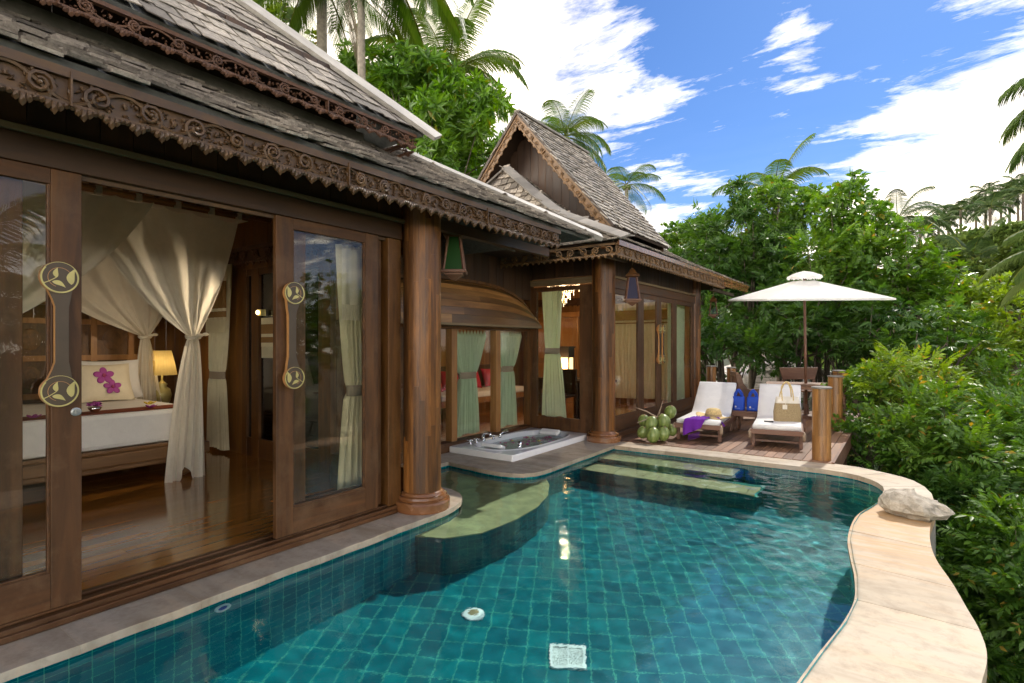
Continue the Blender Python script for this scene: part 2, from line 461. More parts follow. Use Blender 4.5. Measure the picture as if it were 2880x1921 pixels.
M['glass_green'] = glass('green_glass', (.05, .45, .12), .8)
M['glass_violet'] = glass('violet_glass', (.10, .07, .30), .8)
M['glass_clear'] = glass('lamp_glass', (.8, .8, .75), 1.3)

def stone():
    m, nt, N, L, b = newmat('sandstone')
    tc = N.new('ShaderNodeTexCoord')
    g1 = noise(nt, coords(nt, (.6, 2.6, 1), (0, 0, R(12)), island=5), 1.6, 6, .6, 1.0)
    g2 = noise(nt, coords(nt, (1, 1, 1)), 7, 9, .72)
    g3 = noise(nt, coords(nt, (1, 1, 1)), 1.3, 3)
    c = mixc(nt, mrange(nt, g1, .3, .7), (.29, .215, .13), (.53, .45, .34))
    c = mixc(nt, mrange(nt, g1, .5, .66, 0, .55), c, (.46, .30, .155))
    c = mixc(nt, mrange(nt, g3, .35, .7, 0, .5), c, (.50, .45, .38))
    c = mixc(nt, mrange(nt, g2, .48, .66, 0, .55), c, (.24, .18, .12))
    # ochre staining of the slabs between boulder and bend
    sp = N.new('ShaderNodeSeparateXYZ'); L.new(tc.outputs['Object'], sp.inputs[0])
    a1 = mrange(nt, sp.outputs[1], 4.3, 5.2); a2 = mrange(nt, sp.outputs[1], 6.95, 6.7); a3 = mrange(nt, sp.outputs[0], -.9, -.5)
    mm = N.new('ShaderNodeMath'); mm.operation = 'MULTIPLY'; L.new(a1, mm.inputs[0]); L.new(a2, mm.inputs[1])
    m2 = N.new('ShaderNodeMath'); m2.operation = 'MULTIPLY'; L.new(mm.outputs[0], m2.inputs[0]); L.new(a3, m2.inputs[1])
    g4 = noise(nt, coords(nt, (.7, 5, 1), (0, 0, R(8))), 2.0, 7, .65, 1.5)
    m3 = N.new('ShaderNodeMath'); m3.operation = 'MULTIPLY'; L.new(m2.outputs[0], m3.inputs[0]); L.new(mrange(nt, g4, .36, .6, .15, .95), m3.inputs[1])
    c = mixc(nt, m3.outputs[0], c, (.46, .27, .11))
    h = N.new('ShaderNodeHueSaturation'); L.new(c, h.inputs['Color']); L.new(mrange(nt, island(nt), 0, 1, .90, 1.06), h.inputs['Value'])
    L.new(h.outputs[0], b.inputs['Base Color']); b.inputs['Roughness'].default_value = .6
    bump(nt, b, g2, .35, .008)
    return m
M['stone'] = stone()
M['ledge'] = plain('wet_ledge_stone', (.33, .29, .13), .6, var=.35, scale=5)
M['tread'] = plain('step_tread_stone', (.36, .29, .14), .6, var=.25, scale=4)
def rockm():
    m, nt, N, L, b = newmat('rock')
    g = noise(nt, coords(nt), 12, 9, .7)
    c = mixc(nt, mrange(nt, g, .35, .7), (.26, .23, .18), (.56, .50, .41)); L.new(c, b.inputs['Base Color']); b.inputs['Roughness'].default_value = .9
    bump(nt, b, g, 1.0, .03); return m
M['rock'] = rockm()

def tile(name, size, vert=False, size2=None, rot=0, gain=1.0):
    m, nt, N, L, b = newmat(name)
    tc = N.new('ShaderNodeTexCoord'); sp = N.new('ShaderNodeSeparateXYZ'); L.new(tc.outputs['Object'], sp.inputs[0])
    cb = N.new('ShaderNodeCombineXYZ')
    if vert:
        ad = N.new('ShaderNodeMath'); ad.operation = 'ADD'; L.new(sp.outputs[0], ad.inputs[0]); L.new(sp.outputs[1], ad.inputs[1])
        L.new(ad.outputs[0], cb.inputs[0]); L.new(sp.outputs[2], cb.inputs[1])
    else:
        rt = N.new('ShaderNodeVectorRotate'); rt.rotation_type = 'Z_AXIS'; rt.inputs['Angle'].default_value = rot; L.new(tc.outputs['Object'], rt.inputs['Vector']); L.new(rt.outputs[0], sp.inputs[0])
        L.new(sp.outputs[0], cb.inputs[0]); L.new(sp.outputs[1], cb.inputs[1])
    br = N.new('ShaderNodeTexBrick'); br.offset = 0; br.squash = 1
    L.new(cb.outputs[0], br.inputs[0]); br.inputs['Scale'].default_value = 1
    br.inputs['Brick Width'].default_value = size; br.inputs['Row Height'].default_value = size2 or size; br.inputs['Mortar Size'].default_value = .0042 if not vert else .003
    br.inputs['Mortar Smooth'].default_value = .2; br.inputs['Bias'].default_value = 0
    br.inputs[1].default_value = (.0003, .080, .105, 1); br.inputs[2].default_value = (.0005, .135, .150, 1); br.inputs[3].default_value = (.05, .27, .20, 1)
    g = noise(nt, cb.outputs[0], 6, 4)
    c = mixc(nt, mrange(nt, g, .35, .7, 0, .45), br.outputs[0], (.0003, .055, .085))
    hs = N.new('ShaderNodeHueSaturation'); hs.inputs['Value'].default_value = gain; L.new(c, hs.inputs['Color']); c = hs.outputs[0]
    L.new(c, b.inputs['Base Color']); b.inputs['Roughness'].default_value = .25
    return m
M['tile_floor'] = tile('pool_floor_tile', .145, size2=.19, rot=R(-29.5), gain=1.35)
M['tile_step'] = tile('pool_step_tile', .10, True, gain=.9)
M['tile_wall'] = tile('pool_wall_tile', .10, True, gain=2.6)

def water():
    m, nt, N, L, b = newmat('pool_water'); N.remove(b)
    g = N.new('ShaderNodeBsdfGlass'); g.inputs['IOR'].default_value = 1.33; g.inputs['Roughness'].default_value = 0
    g.inputs['Color'].default_value = (.80, .97, .975, 1)
    wn = noise(nt, coords(nt, (1.2, .8, 1)), 26, 3, .55); bp = N.new('ShaderNodeBump'); bp.inputs['Strength'].default_value = .10; bp.inputs['Distance'].default_value = .008; L.new(wn, bp.inputs['Height']); L.new(bp.outputs[0], g.inputs['Normal'])
    L.new(g.outputs[0], N['Material Output'].inputs[0])
    return m
M['water'] = water()

def leafm(name, c1, c2, c3, rough=.38, trans=.38, yellow=None):
    m, nt, N, L, b = newmat(name)
    r = island(nt)
    g = noise(nt, coords(nt), .7, 3)
    c = mixc(nt, r, c1, c2)
    c = mixc(nt, mrange(nt, g, .42, .66, 0, .8), c, c3)
    if yellow:
        wn = N.new('ShaderNodeTexWhiteNoise'); wn.noise_dimensions = '1D'; L.new(r, wn.inputs['W'])
        c = mixc(nt, mrange(nt, wn.outputs['Value'], .972, .98), c, yellow)
    L.new(c, b.inputs['Base Color']); b.inputs['Roughness'].default_value = rough; b.inputs['Specular IOR Level'].default_value = .5 if 'leaf_' in name else .15
    tl = N.new('ShaderNodeBsdfTranslucent')
    h = N.new('ShaderNodeHueSaturation'); L.new(c, h.inputs['Color']); h.inputs['Hue'].default_value = .485; h.inputs['Saturation'].default_value = 1.15; h.inputs['Value'].default_value = 1.7
    L.new(h.outputs[0], tl.inputs[0])
    ms = N.new('ShaderNodeMixShader'); ms.inputs[0].default_value = trans
    L.new(b.outputs[0], ms.inputs[1]); L.new(tl.outputs[0], ms.inputs[2]); L.new(ms.outputs[0], N['Material Output'].inputs[0])
    return m
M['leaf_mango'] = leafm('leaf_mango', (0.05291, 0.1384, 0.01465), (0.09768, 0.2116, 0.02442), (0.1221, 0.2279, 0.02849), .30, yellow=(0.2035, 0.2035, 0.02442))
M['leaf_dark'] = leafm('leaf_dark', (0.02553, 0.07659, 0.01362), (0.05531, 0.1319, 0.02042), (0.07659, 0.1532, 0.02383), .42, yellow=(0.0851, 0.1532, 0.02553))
M['leaf_lime'] = leafm('leaf_lime', (0.1251, 0.2213, 0.01924), (0.202, 0.3078, 0.03367), (0.1635, 0.2405, 0.03367), .4, yellow=(0.3175, 0.2309, 0.03848))
M['leaf_bush'] = leafm('leaf_bush', (0.04077, 0.1127, 0.01395), (0.0912, 0.1931, 0.02361), (0.1288, 0.2253, 0.03004), .44, yellow=(0.3219, 0.2361, 0.04292))
M['palm'] = leafm('palm_frond', (0.045, 0.105, 0.014), (0.08, 0.15, 0.024), (0.11, 0.145, 0.026), .36, .3)
M['palm_dark'] = leafm('palm_dark', (.03, .065, .014), (.06, .10, .022), (.09, .12, .025), .5, .15)
M['palm_far'] = leafm('palm_far', (.026, .055, .016), (.045, .080, .024), (.06, .085, .026), .5, .1)
M['palm_yel'] = leafm('palm_yellow', (.12, .14, .02), (.20, .20, .03), (.10, .14, .03), .4, .3)
M['forest'] = leafm('hill_forest', (0.0333, 0.0703, 0.01332), (0.0629, 0.1073, 0.02072), (0.0888, 0.1184, 0.0222), .6, .15)

def groundm():
    m, nt, N, L, b = newmat('ground_earth')
    g = noise(nt, coords(nt), .8, 8, .7)
    c = mixc(nt, mrange(nt, g, .35, .65), (.02, .03, .012), (.05, .055, .025)); L.new(c, b.inputs['Base Color']); b.inputs['Roughness'].default_value = 1
    bump(nt, b, g, 1, .2); return m
M['ground'] = groundm()
def coconut():
    m, nt, N, L, b = newmat('green_coconut')
    g = noise(nt, coords(nt, (4, 4, .6), island=3), 5, 6, .6, 1)
    c = mixc(nt, mrange(nt, g, .3, .7), (.10, .16, .03), (.26, .31, .09)); L.new(c, b.inputs['Base Color']); b.inputs['Roughness'].default_value = .35
    h = noise(nt, coords(nt, (1, 1, 1), island=3), 9, 3)
    bump(nt, b, h, .3, .02); return m
M['coco'] = coconut()
def headpanel():
    return wood('carved_panel', (.09, .04, .012), (.17, .08, .026), 'Z', grain=26, rough=.5, isl=.3, stretch=2, bs=.8)
M['headpanel'] = headpanel()
# ------------------------------------------------------------------ ground, pool, paving, deck
rng = random.Random(7)
def hgt(x, y):
    h = -0.9 if x < -3.5 else lerp(-0.9, -3.4, smoothstep(-3.5, 2.0, x))
    if x > 2: h -= 2.2*smoothstep(2, 14, x)
    h -= 1.8*smoothstep(14.5, 19, y) * (1 if x > -9 else 0.3)
    h += 2.0*smoothstep(-9, -20, x)
    # wooded hill to the right, far off
    dx, dy = (x-22)/34.0, (y-105)/42.0
    h += 18.5*math.exp(-(dx*dx+dy*dy)*1.3)
    dx, dy = (x+10)/60.0, (y-190)/60.0
    h += 10*math.exp(-(dx*dx+dy*dy))
    return h
def build_ground():
    mb = MB()
    xs = sorted(set([-400, -250, -150, -100] + [x for x in range(-70, 110, 4)] + [140, 200, 300, 400]))
    ys = sorted(set([-300, -150, -60, -30] + [y for y in range(-16, 190, 4)] + [220, 280, 350, 450, 700]))
    xs = [x for x in xs]; P = [[(x, y, hgt(x, y)) for y in ys] for x in xs]
    # keep the sheet under the pool and buildings
    mb.grid(P)
    for i, v in enumerate(mb.v):
        if -12 < v[0] < 1 and -8 < v[1] < 15: mb.v[i] = (v[0], v[1], min(v[2], -3.0))
    mb.build('ground', M['ground'], kind='structure', smooth=True)
build_ground()

WL = -0.165      # water level
inner = [(-3.47, -1.6), (-3.47, 1.0), (-3.47, 3.62), (-3.49, 3.9), (-3.56, 4.14), (-3.70, 4.31), (-3.90, 4.39), (-4.86, 4.41), (-4.86, 5.43),
         (-4.17, 5.34), (-3.85, 5.35), (-3.68, 5.43), (-3.59, 5.58), (-3.575, 5.8), (-3.58, 6.5), (-3.59, 7.72),
         (-2.26, 7.75), (-1.416, 7.76), (-0.80, 7.77), (-0.43, 7.64), (-.24, 7.38), (-.17, 7.1), (-.18, 6.85), (-.25, 6.5), (-.345, 6.1), (-.375, 5.7), (-.37, 5.25),
         (-.32, 4.8), (-.275, 4.46), (-.25, 4.06), (-.283, 3.69), (-.35, 3.29), (-.41, 2.9), (-.50, 2.3), (-.64, 1.5), (-.85, .5), (-1.15, -.6), (-1.4, -1.6)]
def pin(x, y, poly):
    c = False; n = len(poly); j = n-1
    for i in range(n):
        xi, yi = poly[i]; xj, yj = poly[j]
        if (yi > y) != (yj > y) and x < (xj-xi)*(y-yi)/(yj-yi)+xi: c = not c
        j = i
    return c
def offset(poly, d):
    n = len(poly); out = []
    for i in range(n):
        p = Vector(poly[i-1]); q = Vector(poly[i]); r = Vector(poly[(i+1) % n])
        a = (q-p).normalized(); b = (r-q).normalized()
        na = Vector((a.y, -a.x)); nb = Vector((b.y, -b.x)); m_ = (na+nb)
        if m_.length < .2: m_ = na
        m_.normalize(); out.append(tuple(q+m_*d))
    return out
area = sum(inner[i-1][0]*inner[i][1]-inner[i][0]*inner[i-1][1] for i in range(len(inner)))
OUTS = 1 if area > 0 else -1
wallp = offset(inner, .02*OUTS)
def build_pool():
    mb = MB(); n = len(wallp); zb = -1.16
    b = 0
    for i in range(n):
        j = (i+1) % n
        p, q = wallp[i], wallp[j]
        mb.add([(p[0], p[1], zb), (q[0], q[1], zb), (q[0], q[1], -.135), (p[0], p[1], -.135)], [(0, 1, 2, 3)], 1)
    mb.add([(p[0], p[1], zb) for p in wallp], [tuple(range(n))], 0)
    basin = mb.build('pool_basin', [M['tile_floor'], M['tile_wall']], kind='structure', recalc=False)
    basin.cycles.is_caustics_receiver = True
    # steps at the far end (tiled body, pale sandstone tread strip)
    st = MB()
    for (x0, x1, y0, y1, z) in ((-3.60, -1.72, 7.22, 7.77, -.36), (-3.60, -1.35, 6.68, 7.22, -.60)):
        st.box(x0, y0, -1.15, x1, y1, z, 0)
    s_ = st.build('pool_step', M['tile_step'], kind='structure'); s_.cycles.is_caustics_receiver = True
    tr = MB()
    for (x0, x1, y0, y1, z) in ((-3.58, -1.74, 7.23, 7.64, -.36), (-3.58, -1.37, 6.69, 7.09, -.60)):
        x = x0
        while x < x1-.05:
            w = min(rng.uniform(.38, .52), x1-x)
            tr.box(x, y0, z+.002, x+w-.006, y1, z+.025); x += w
    t_ = tr.build('pool_step_tread', M['tread'], kind='structure'); t_.cycles.is_caustics_receiver = True
    # shallow stone ledge inside the inlet
    led = [(-4.84, 4.43), (-3.92, 4.41), (-3.72, 4.33), (-3.58, 4.16), (-3.50, 3.9), (-3.49, 3.45), (-3.24, 3.56), (-3.06, 3.85), (-3.02, 4.3), (-3.06, 4.75), (-3.2, 5.2), (-3.42, 5.58), (-3.60, 5.80), (-3.62, 5.58), (-3.70, 5.45), (-3.85, 5.36), (-4.17, 5.35), (-4.84, 5.42)]
    lb = MB(); lb.prism(led, -1.15, -.40, 0)
    l_ = lb.build('pool_ledge', M['tile_step'], kind='structure'); l_.cycles.is_caustics_receiver = True
    lt = MB(); lt.prism([(x, y) for x, y in led], -.398, -.375, 0)
    l2 = lt.build('pool_ledge_top', M['ledge'], kind='structure'); l2.cycles.is_caustics_receiver = True
    # water
    from mathutils import noise as NZ
    wr = random.Random(3)
    waves = []
    for _ in range(44):
        k = wr.uniform(9, 60); a = wr.gauss(1.0, .9); waves.append((k*math.cos(a), k*math.sin(a), wr.uniform(0, 6.28), .0105/k**1.12))
    g = .034; x0, x1, y0, y1 = -4.98, -.05, -1.75, 7.9
    nx = int((x1-x0)/g); ny = int((y1-y0)/g)
    X, Y = np.meshgrid(np.linspace(x0, x1, nx), np.linspace(y0, y1, ny), indexing='ij')
    Z = np.zeros_like(X)
    for kx, ky, ph, a in waves: Z += a*np.sin(kx*X+ky*Y+ph)
    far = np.clip((Y-3.4)/3.0, 0, 1); rt = np.clip((X+2.2)/1.3, 0, 1)
    amp = .72 + .8*far*far + .25*rt
    inl = np.exp(-(((X+4.2)/.8)**2+((Y-4.9)/.7)**2)); amp += 1.2*inl
    jet = np.exp(-(((X+.95)/.5)**2+((Y-6.6)/.45)**2)); amp += 1.5*jet
    Z = Z*amp*.55
    outer = offset(inner, .055*OUTS)
    keep = np.array([[pin(X[i, j], Y[i, j], outer) for j in range(ny)] for i in range(nx)])
    idx = -np.ones((nx, ny), int); vs = []
    for i in range(nx):
        for j in range(ny):
            if keep[i, j]: idx[i, j] = len(vs); vs.append((X[i, j], Y[i, j], WL+Z[i, j]))
    wb = MB(); wb.v = vs
    for i in range(nx-1):
        for j in range(ny-1):
            q = (idx[i, j], idx[i+1, j], idx[i+1, j+1], idx[i, j+1])
            if min(q) >= 0: wb.f.append(tuple(int(k) for k in q)); wb.m.append(0)
    w = wb.build('pool_water', M['water'], kind='structure', smooth=True)
    w.cycles.is_caustics_caster = True
build_pool()

# ---- paving stones round the pool
cop = MB()
def stone_quad(a, b, c, d, z0, z1, gap=.003):
    cx = sum(p[0] for p in (a, b, c, d))/4; cy_ = sum(p[1] for p in (a, b, c, d))/4
    poly = [(p[0]+(cx-p[0])*gap*3, p[1]+(cy_-p[1])*gap*3) for p in (a, b, c, d)]
    cop.prism(poly, z0, z1)
def strip(inn, out, z0, z1, stone=.5, zf=None):
    """stones between two polylines of equal length; several short cells make one stone"""
    inn = [Vector(p) for p in inn]; out = [Vector(p) for p in out]
    groups = []; cur = [0]; acc = 0; tgt = stone*rng.uniform(.8, 1.3)
    for i in range(1, len(inn)):
        acc += ((inn[i]-inn[i-1]).length+(out[i]-out[i-1]).length)/2; cur.append(i)
        if acc > tgt or i == len(inn)-1: groups.append(cur); cur = [i]; acc = 0; tgt = stone*rng.uniform(.8, 1.3)
    for g in groups:
        a = [inn[i].copy() for i in g]; b = [out[i].copy() for i in g]
        if len(g) > 1:
            d = (a[1]-a[0]); e = (b[1]-b[0])
            a[0] += d*min(.5, .0006/max(d.length, .001)); b[0] += e*min(.5, .0006/max(e.length, .001))
        dz = rng.uniform(-.002, .002)
        n = len(g); base = len(cop.v)
        for z in (z0+dz, z1+dz):
            cop.v += [(p.x, p.y, z) for p in a]+[(p.x, p.y, z) for p in b]
        for k in range(n-1):
            t = base+2*n
            cop.f.append((t+k, t+k+1, t+n+k+1, t+n+k)); cop.m.append(0)
            cop.f.append((base+k, base+n+k, base+n+k+1, base+k+1)); cop.m.append(0)
            cop.f.append((base+k, base+k+1, t+k+1, t+k)); cop.m.append(0)
            cop.f.append((base+n+k, t+n+k, t+n+k+1, base+n+k+1)); cop.m.append(0)
        for k in (0, n-1):
            t = base+2*n
            cop.f.append((base+k, t+k, t+n+k, base+n+k)); cop.m.append(0)
def dense(pts, n): return [tuple(p) for p in catmull([(p[0], p[1], 0) for p in pts], n)]
CT, CB = -.10, -.148
ys = [-1.6+.075*i for i in range(int((3.62+1.6)/.075)+1)]
wob = lambda y: .006*math.sin(y*5.1)+.005*math.sin(y*13+1)
strip([(-3.45+wob(y), y) for y in ys], [(-3.845+.006*math.sin(y*9), y) for y in ys], CB, CT, .62)
# round tongue under the corner column
tong = [(-3.45, ys[-1]), (-3.455, 3.8), (-3.48, 3.95), (-3.54, 4.12), (-3.63, 4.25), (-3.76, 4.35), (-3.92, 4.41), (-4.2, 4.43), (-4.6, 4.43), (-4.88, 4.43)]
cin = [(-3.845, ys[-1]), (-3.85, 3.7), (-3.86, 3.75), (-3.87, 3.82), (-3.9, 3.86), (-3.95, 3.9), (-4.0, 3.9), (-4.2, 3.95), (-4.6, 3.95), (-4.88, 3.95)]
strip(tong, cin, CB, CT, .8)
strip([(-4.86, 3.95), (-4.86, 4.43), (-4.86, 4.95), (-4.86, 5.41)], [(-5.36, 3.95), (-5.36, 4.43), (-5.36, 4.95), (-5.36, 5.41)], CB, CT, .5)
fr_i = [(-5.36, 5.41), (-4.86, 5.41), (-4.5, 5.36), (-4.17, 5.32), (-3.95, 5.32), (-3.8, 5.36), (-3.68, 5.43), (-3.60, 5.55), (-3.57, 5.68), (-3.56, 5.87)]
fr_o = [(-5.36, 5.86), (-4.9, 5.86), (-4.6, 5.86), (-4.4, 5.86), (-4.3, 5.86), (-4.25, 5.86), (-4.2, 5.86), (-4.17, 5.87), (-4.16, 5.88), (-4.15, 5.90)]
strip(fr_i, fr_o, CB, CT, .75)
strip([(-3.56, 5.87), (-3.565, 6.3), (-3.57, 6.75), (-3.575, 7.2), (-3.58, 7.74)], [(-4.15, 5.90), (-4.15, 6.3), (-4.15, 6.75), (-4.15, 7.2), (-4.15, 7.74)], CB, CT, .5)
cop.prism([(-4.15, 7.745), (-3.58, 7.745), (-3.58, 8.12), (-4.15, 8.12)], CB, CT)
cop.prism([(-5.36, 5.88), (-4.16, 5.88), (-4.16, 8.12), (-5.36, 8.12)], CB, CT-.012)
# far edge, then the sweep to the right
far_i = [(-3.578, 7.73), (-3.2, 7.735), (-2.8, 7.74), (-2.26, 7.745), (-1.8, 7.75), (-1.416, 7.755), (-1.05, 7.765), (-.80, 7.76), (-.60, 7.72), (-.43, 7.63), (-.30, 7.49), (-.23, 7.36), (-.18, 7.2), (-.165, 7.05), (-.175, 6.84)]
far_o = [(-3.578, 8.12), (-3.2, 8.13), (-2.8, 8.14), (-2.26, 8.15), (-1.8, 8.16), (-1.416, 8.16), (-1.05, 8.17), (-.75, 8.2), (-.45, 8.15), (-.16, 7.97), (.0, 7.84), (.1, 7.7), (.19, 7.45), (.24, 7.15), (.25, 6.84)]
strip(far_i, far_o, CB-.01, CT, .55)
RT, RB = -.152, -.235
ri = [(-.175, 6.86), (-.25, 6.5), (-.345, 6.1), (-.375, 5.7), (-.37, 5.25), (-.32, 4.8), (-.275, 4.46), (-.25, 4.06), (-.283, 3.69), (-.35, 3.29), (-.41, 2.9), (-.50, 2.3), (-.64, 1.5), (-.85, .5), (-1.15, -.6), (-1.4, -1.6)]
ro = [(.27, 6.86), (.24, 6.5), (.195, 6.05), (.18, 5.6), (.20, 5.17), (.27, 4.71), (.315, 4.33), (.35, 4.02), (.352, 3.72), (.30, 3.39), (.22, 2.95), (.18, 2.3), (.30, 1.5), (.5, .5), (.55, -.6), (.55, -1.6)]
strip(dense(ri, 5), dense(ro, 5), RB, RT, .6)
cop.build('pool_coping', M['stone'], kind='structure', bevel=.0015)
# outer retaining wall under the right-hand coping and far edge
rw = MB()
oo = dense([(-.60, 8.2), (-.16, 7.9), (.06, 7.6), (.16, 7.2)] + [(x-.06, y) for x, y in ro], 4)
for i in range(len(oo)-1):
    p, q = oo[i], oo[i+1]
    rw.add([(p[0], p[1], -4.5), (q[0], q[1], -4.5), (q[0], q[1], RB+.03), (p[0], p[1], RB+.03)], [(0, 1, 2, 3)])
rw.build('retaining_wall', M['concrete'], label='rough grey retaining wall under the curved right edge of the pool', cat='retaining wall', solid=.10)
# inner block behind the facade sill and paving so nothing is open underneath
ub = MB(); ub.box(-5.36, 3.9, -1.2, -4.9, 8.1, -.16); ub.box(-4.9, 5.9, -1.2, -3.62, 8.1, -.16); ub.box(-4.85, 3.95, -1.2, -4.0, 4.36, -.155); ub.box(-3.85, -1.6, -1.3, -3.52, 3.7, -.155)
ub.box(-3.6, 7.82, -1.2, -.7, 8.15, -.165)
ub.build('paving_base', M['concrete'], kind='structure')

# ---- wooden deck
dk = MB()
x = -3.92
while x < -.74:
    w = .118
    yb = 8.15
    cuts = sorted([yb, 14.35] + [rng.uniform(9.5, 13)])
    for a, b in zip(cuts[:-1], cuts[1:]):
        dz = rng.uniform(-.0015, .0015)
        dk.box(x, a+.002, -.125, min(x+w-.007, -.72), b-.002, -.092+dz)
    x += w
dk.build('wooden_deck', M['deck'], kind='structure')
df = MB(); df.box(-3.92, 8.16, -.30, -.76, 14.3, -.13); df.bar((-.735, 8.16, -.20), (-.735, 14.35, -.20), .035, .24)
for yy in (8.4, 11.3, 14.2):
    df.box(-.95, yy-.07, -4, -.81, yy+.07, -.3); df.box(-3.4, yy-.07, -4, -3.26, yy+.07, -.3)
df.build('deck_frame', M['furn'], kind='structure')

# ---- pool fittings
def pool_pt(px, py, z):
    """where the view line meets depth z under water"""
    r = ray(px, py); h = math.hypot(r.x, r.y); inc = math.atan2(h, -r.z)
    d1 = (CH-WL)*math.tan(inc); d2 = (WL-z)*math.tan(math.asin(math.sin(inc)/1.33))
    return Vector((r.x/h*(d1+d2), r.y/h*(d1+d2), z))
g = thing('floor_drain_grate', 'square white slotted drain grate on the pool floor', 'drain grate', pool_pt(1597, 1850, -1.158), R(29.5))
g.scale = (.8, .8, 1)
mb = MB(); mb.box(-.15, -.15, 0, .15, -.12, .02); mb.box(-.15, .12, 0, .15, .15, .02); mb.box(-.15, -.12, 0, -.12, .12, .02); mb.box(.12, -.12, 0, .15, .12, .02)
mb.build('grate_frame', M['white_paint'], g)
mb = MB()
for i in range(11): mb.box(-.118, -.112+i*.0205, .002, .118, -.100+i*.0205, .016)
mb.box(-.006, -.118, .003, .006, .118, .018)
mb.build('grate_bars', M['white_paint'], g)
g = thing('suction_fitting', 'small round white suction cover on the pool floor', 'pool fitting', pool_pt(1331, 1728, -1.158))
mb = MB(); mb.lathe([(.085, 0), (.085, .012), (.07, .022), (.045, .024)], n=24); mb.build('cover_ring', M['white_paint'], g, smooth=True)
mb = MB(); mb.lathe([(.043, .0), (.043, .027), (.02, .03), (.0, .03)], n=16); mb.build('cover_cap', M['jute'], g)
p = PXp(624, 1729, -3.47)
g = thing('wall_inlet', 'round white inlet ring set in the teal tiled pool wall', 'pool fitting', (-3.488, 1.77, -.275))
mb = MB(); n = 28
P = []
for i in range(n+1):
    a = 2*math.pi*i/n
    P.append([Vector((h_, math.cos(a)*r_, math.sin(a)*r_)) for r_, h_ in ((.052, .0), (.050, .014), (.040, .018), (.030, .012), (.029, .002))])
mb.grid(P); mb.build('inlet_ring', M['white_paint'], g, smooth=True)
mb = MB(); mb.tube([(.001, 0, 0), (.006, 0, 0)], .028, 16); mb.build('inlet_eye', M['blue'], g)

for o_ in list(bpy.data.objects):
    if o_.type == 'MESH' and o_.name.split('.')[0] in ('grate_frame', 'grate_bars', 'cover_ring', 'cover_cap', 'inlet_ring', 'inlet_eye'): o_.cycles.is_caustics_receiver = True
# ---- boulder on the coping
br = thing('boulder', 'pale flat-topped boulder sitting on the stone pool edge', 'boulder')
mb = MB(); rr = random.Random(11)
c = PZ(2565, 1452, -.15); nlat, nlon = 14, 26
u = ray(2657, 1470)-ray(2480, 1430); u.z = 0; u.normalize(); v_ = Vector((-u.y, u.x, 0))
Pp = []
from mathutils import noise as NZ
for i in range(nlat+1):
    th = math.pi*i/nlat; row = []
    for k in range(nlon):
        a = 2*math.pi*k/nlon
        q = u*(.30*math.sin(th)*math.cos(a)) + v_*(.27*math.sin(th)*math.sin(a)) + Vector((0, 0, .15*math.cos(th)))
        if q.z > 0: q.z *= 1.0 - .25*math.cos(a)
        if q.z < 0: q *= .90; q.z *= .75
        q *= 1+.16*NZ.noise(q*5+Vector((3, 1, 2)))+.16*NZ.noise(q*11)+.08*NZ.noise(q*25)
        q = Vector((q.x*.90, q.y*.90, q.z*.95)); row.append(c+Vector((0.02, .06, .065))+q)
    Pp.append(row)
b0 = len(mb.v)
for row in Pp: mb.v += [tuple(p) for p in row]
for i in range(nlat):
    for k in range(nlon):
        mb.f.append((i*nlon+k, (i+1)*nlon+k, (i+1)*nlon+(k+1) % nlon, i*nlon+(k+1) % nlon)); mb.m.append(0)
o = mb.build('boulder_body', M['rock'], br)
bpy.data.objects.remove(br); o.name = 'boulder'; o.parent = None
tag(o, 'pale flat-topped boulder sitting on the stone pool edge', 'boulder')
# ------------------------------------------------------------------ building kit
def shingles(mb, O, U, V, wlo, whi, ylen, width=.13, expo=.135, th=.014, seed=1, clip=None, lift=.006, gap=.013, vj=.012, nj=.010):
    """rows of wooden shingles on a slope. O eave corner, U along the eave, V up the slope (both unit)."""
    rg = random.Random(seed); O = Vector(O); U = Vector(U).normalized(); V = Vector(V).normalized(); Nn = U.cross(V).normalized()
    if Nn.z < 0: Nn = -Nn
    rows = int(ylen/expo)+1
    for r in range(rows):
        u = wlo + (-.5 if r % 2 else 0)*width + rg.uniform(-.02, .02)
        while u < whi:
            w = width*rg.uniform(.86, 1.14); v = r*expo+rg.uniform(-vj, vj)
            cu = u+w/2
            if clip is None or clip(cu, v+expo*.6):
                L = expo*1.55; n0 = th*1.6+lift+rg.uniform(-.003, nj); tl = rg.uniform(-.006, .006); sk = rg.uniform(-.012, .012)
                pts = []
                for (uu, vv, nn) in ((0, 0, n0), (w-gap, 0, n0+tl), (w-gap, L, .003), (0, L, .003)):
                    pts.append(O+U*(u+uu+sk*(1 if vv else 0))+V*(v+vv+(tl*2 if uu else 0))+Nn*nn)
                low = [p-Nn*th for p in pts]
                b = len(mb.v); mb.v += [tuple(p) for p in pts+low]
                for f in ((0, 1, 2, 3), (4, 7, 6, 5), (0, 4, 5, 1), (1, 5, 6, 2), (3, 7, 4, 0)):
                    mb.f.append(tuple(b+i for i in f)); mb.m.append(0)
            u += w
def slab(mb, pts, th=.04, mi=0):
    """thin solid under a planar polygon, thickness downwards along its normal"""
    P = [Vector(p) for p in pts]; n = (P[1]-P[0]).cross(P[2]-P[0]).normalized()
    if n.z < 0: n = -n
    Q = [p-n*th for p in P]; k = len(P); b = len(mb.v)
    mb.v += [tuple(p) for p in P+Q]
    mb.f.append(tuple(b+i for i in range(k))); mb.f.append(tuple(b+k+i for i in reversed(range(k)))); mb.m += [mi, mi]
    for i in range(k):
        j = (i+1) % k; mb.f.append((b+i, b+k+i, b+k+j, b+j)); mb.m.append(mi)

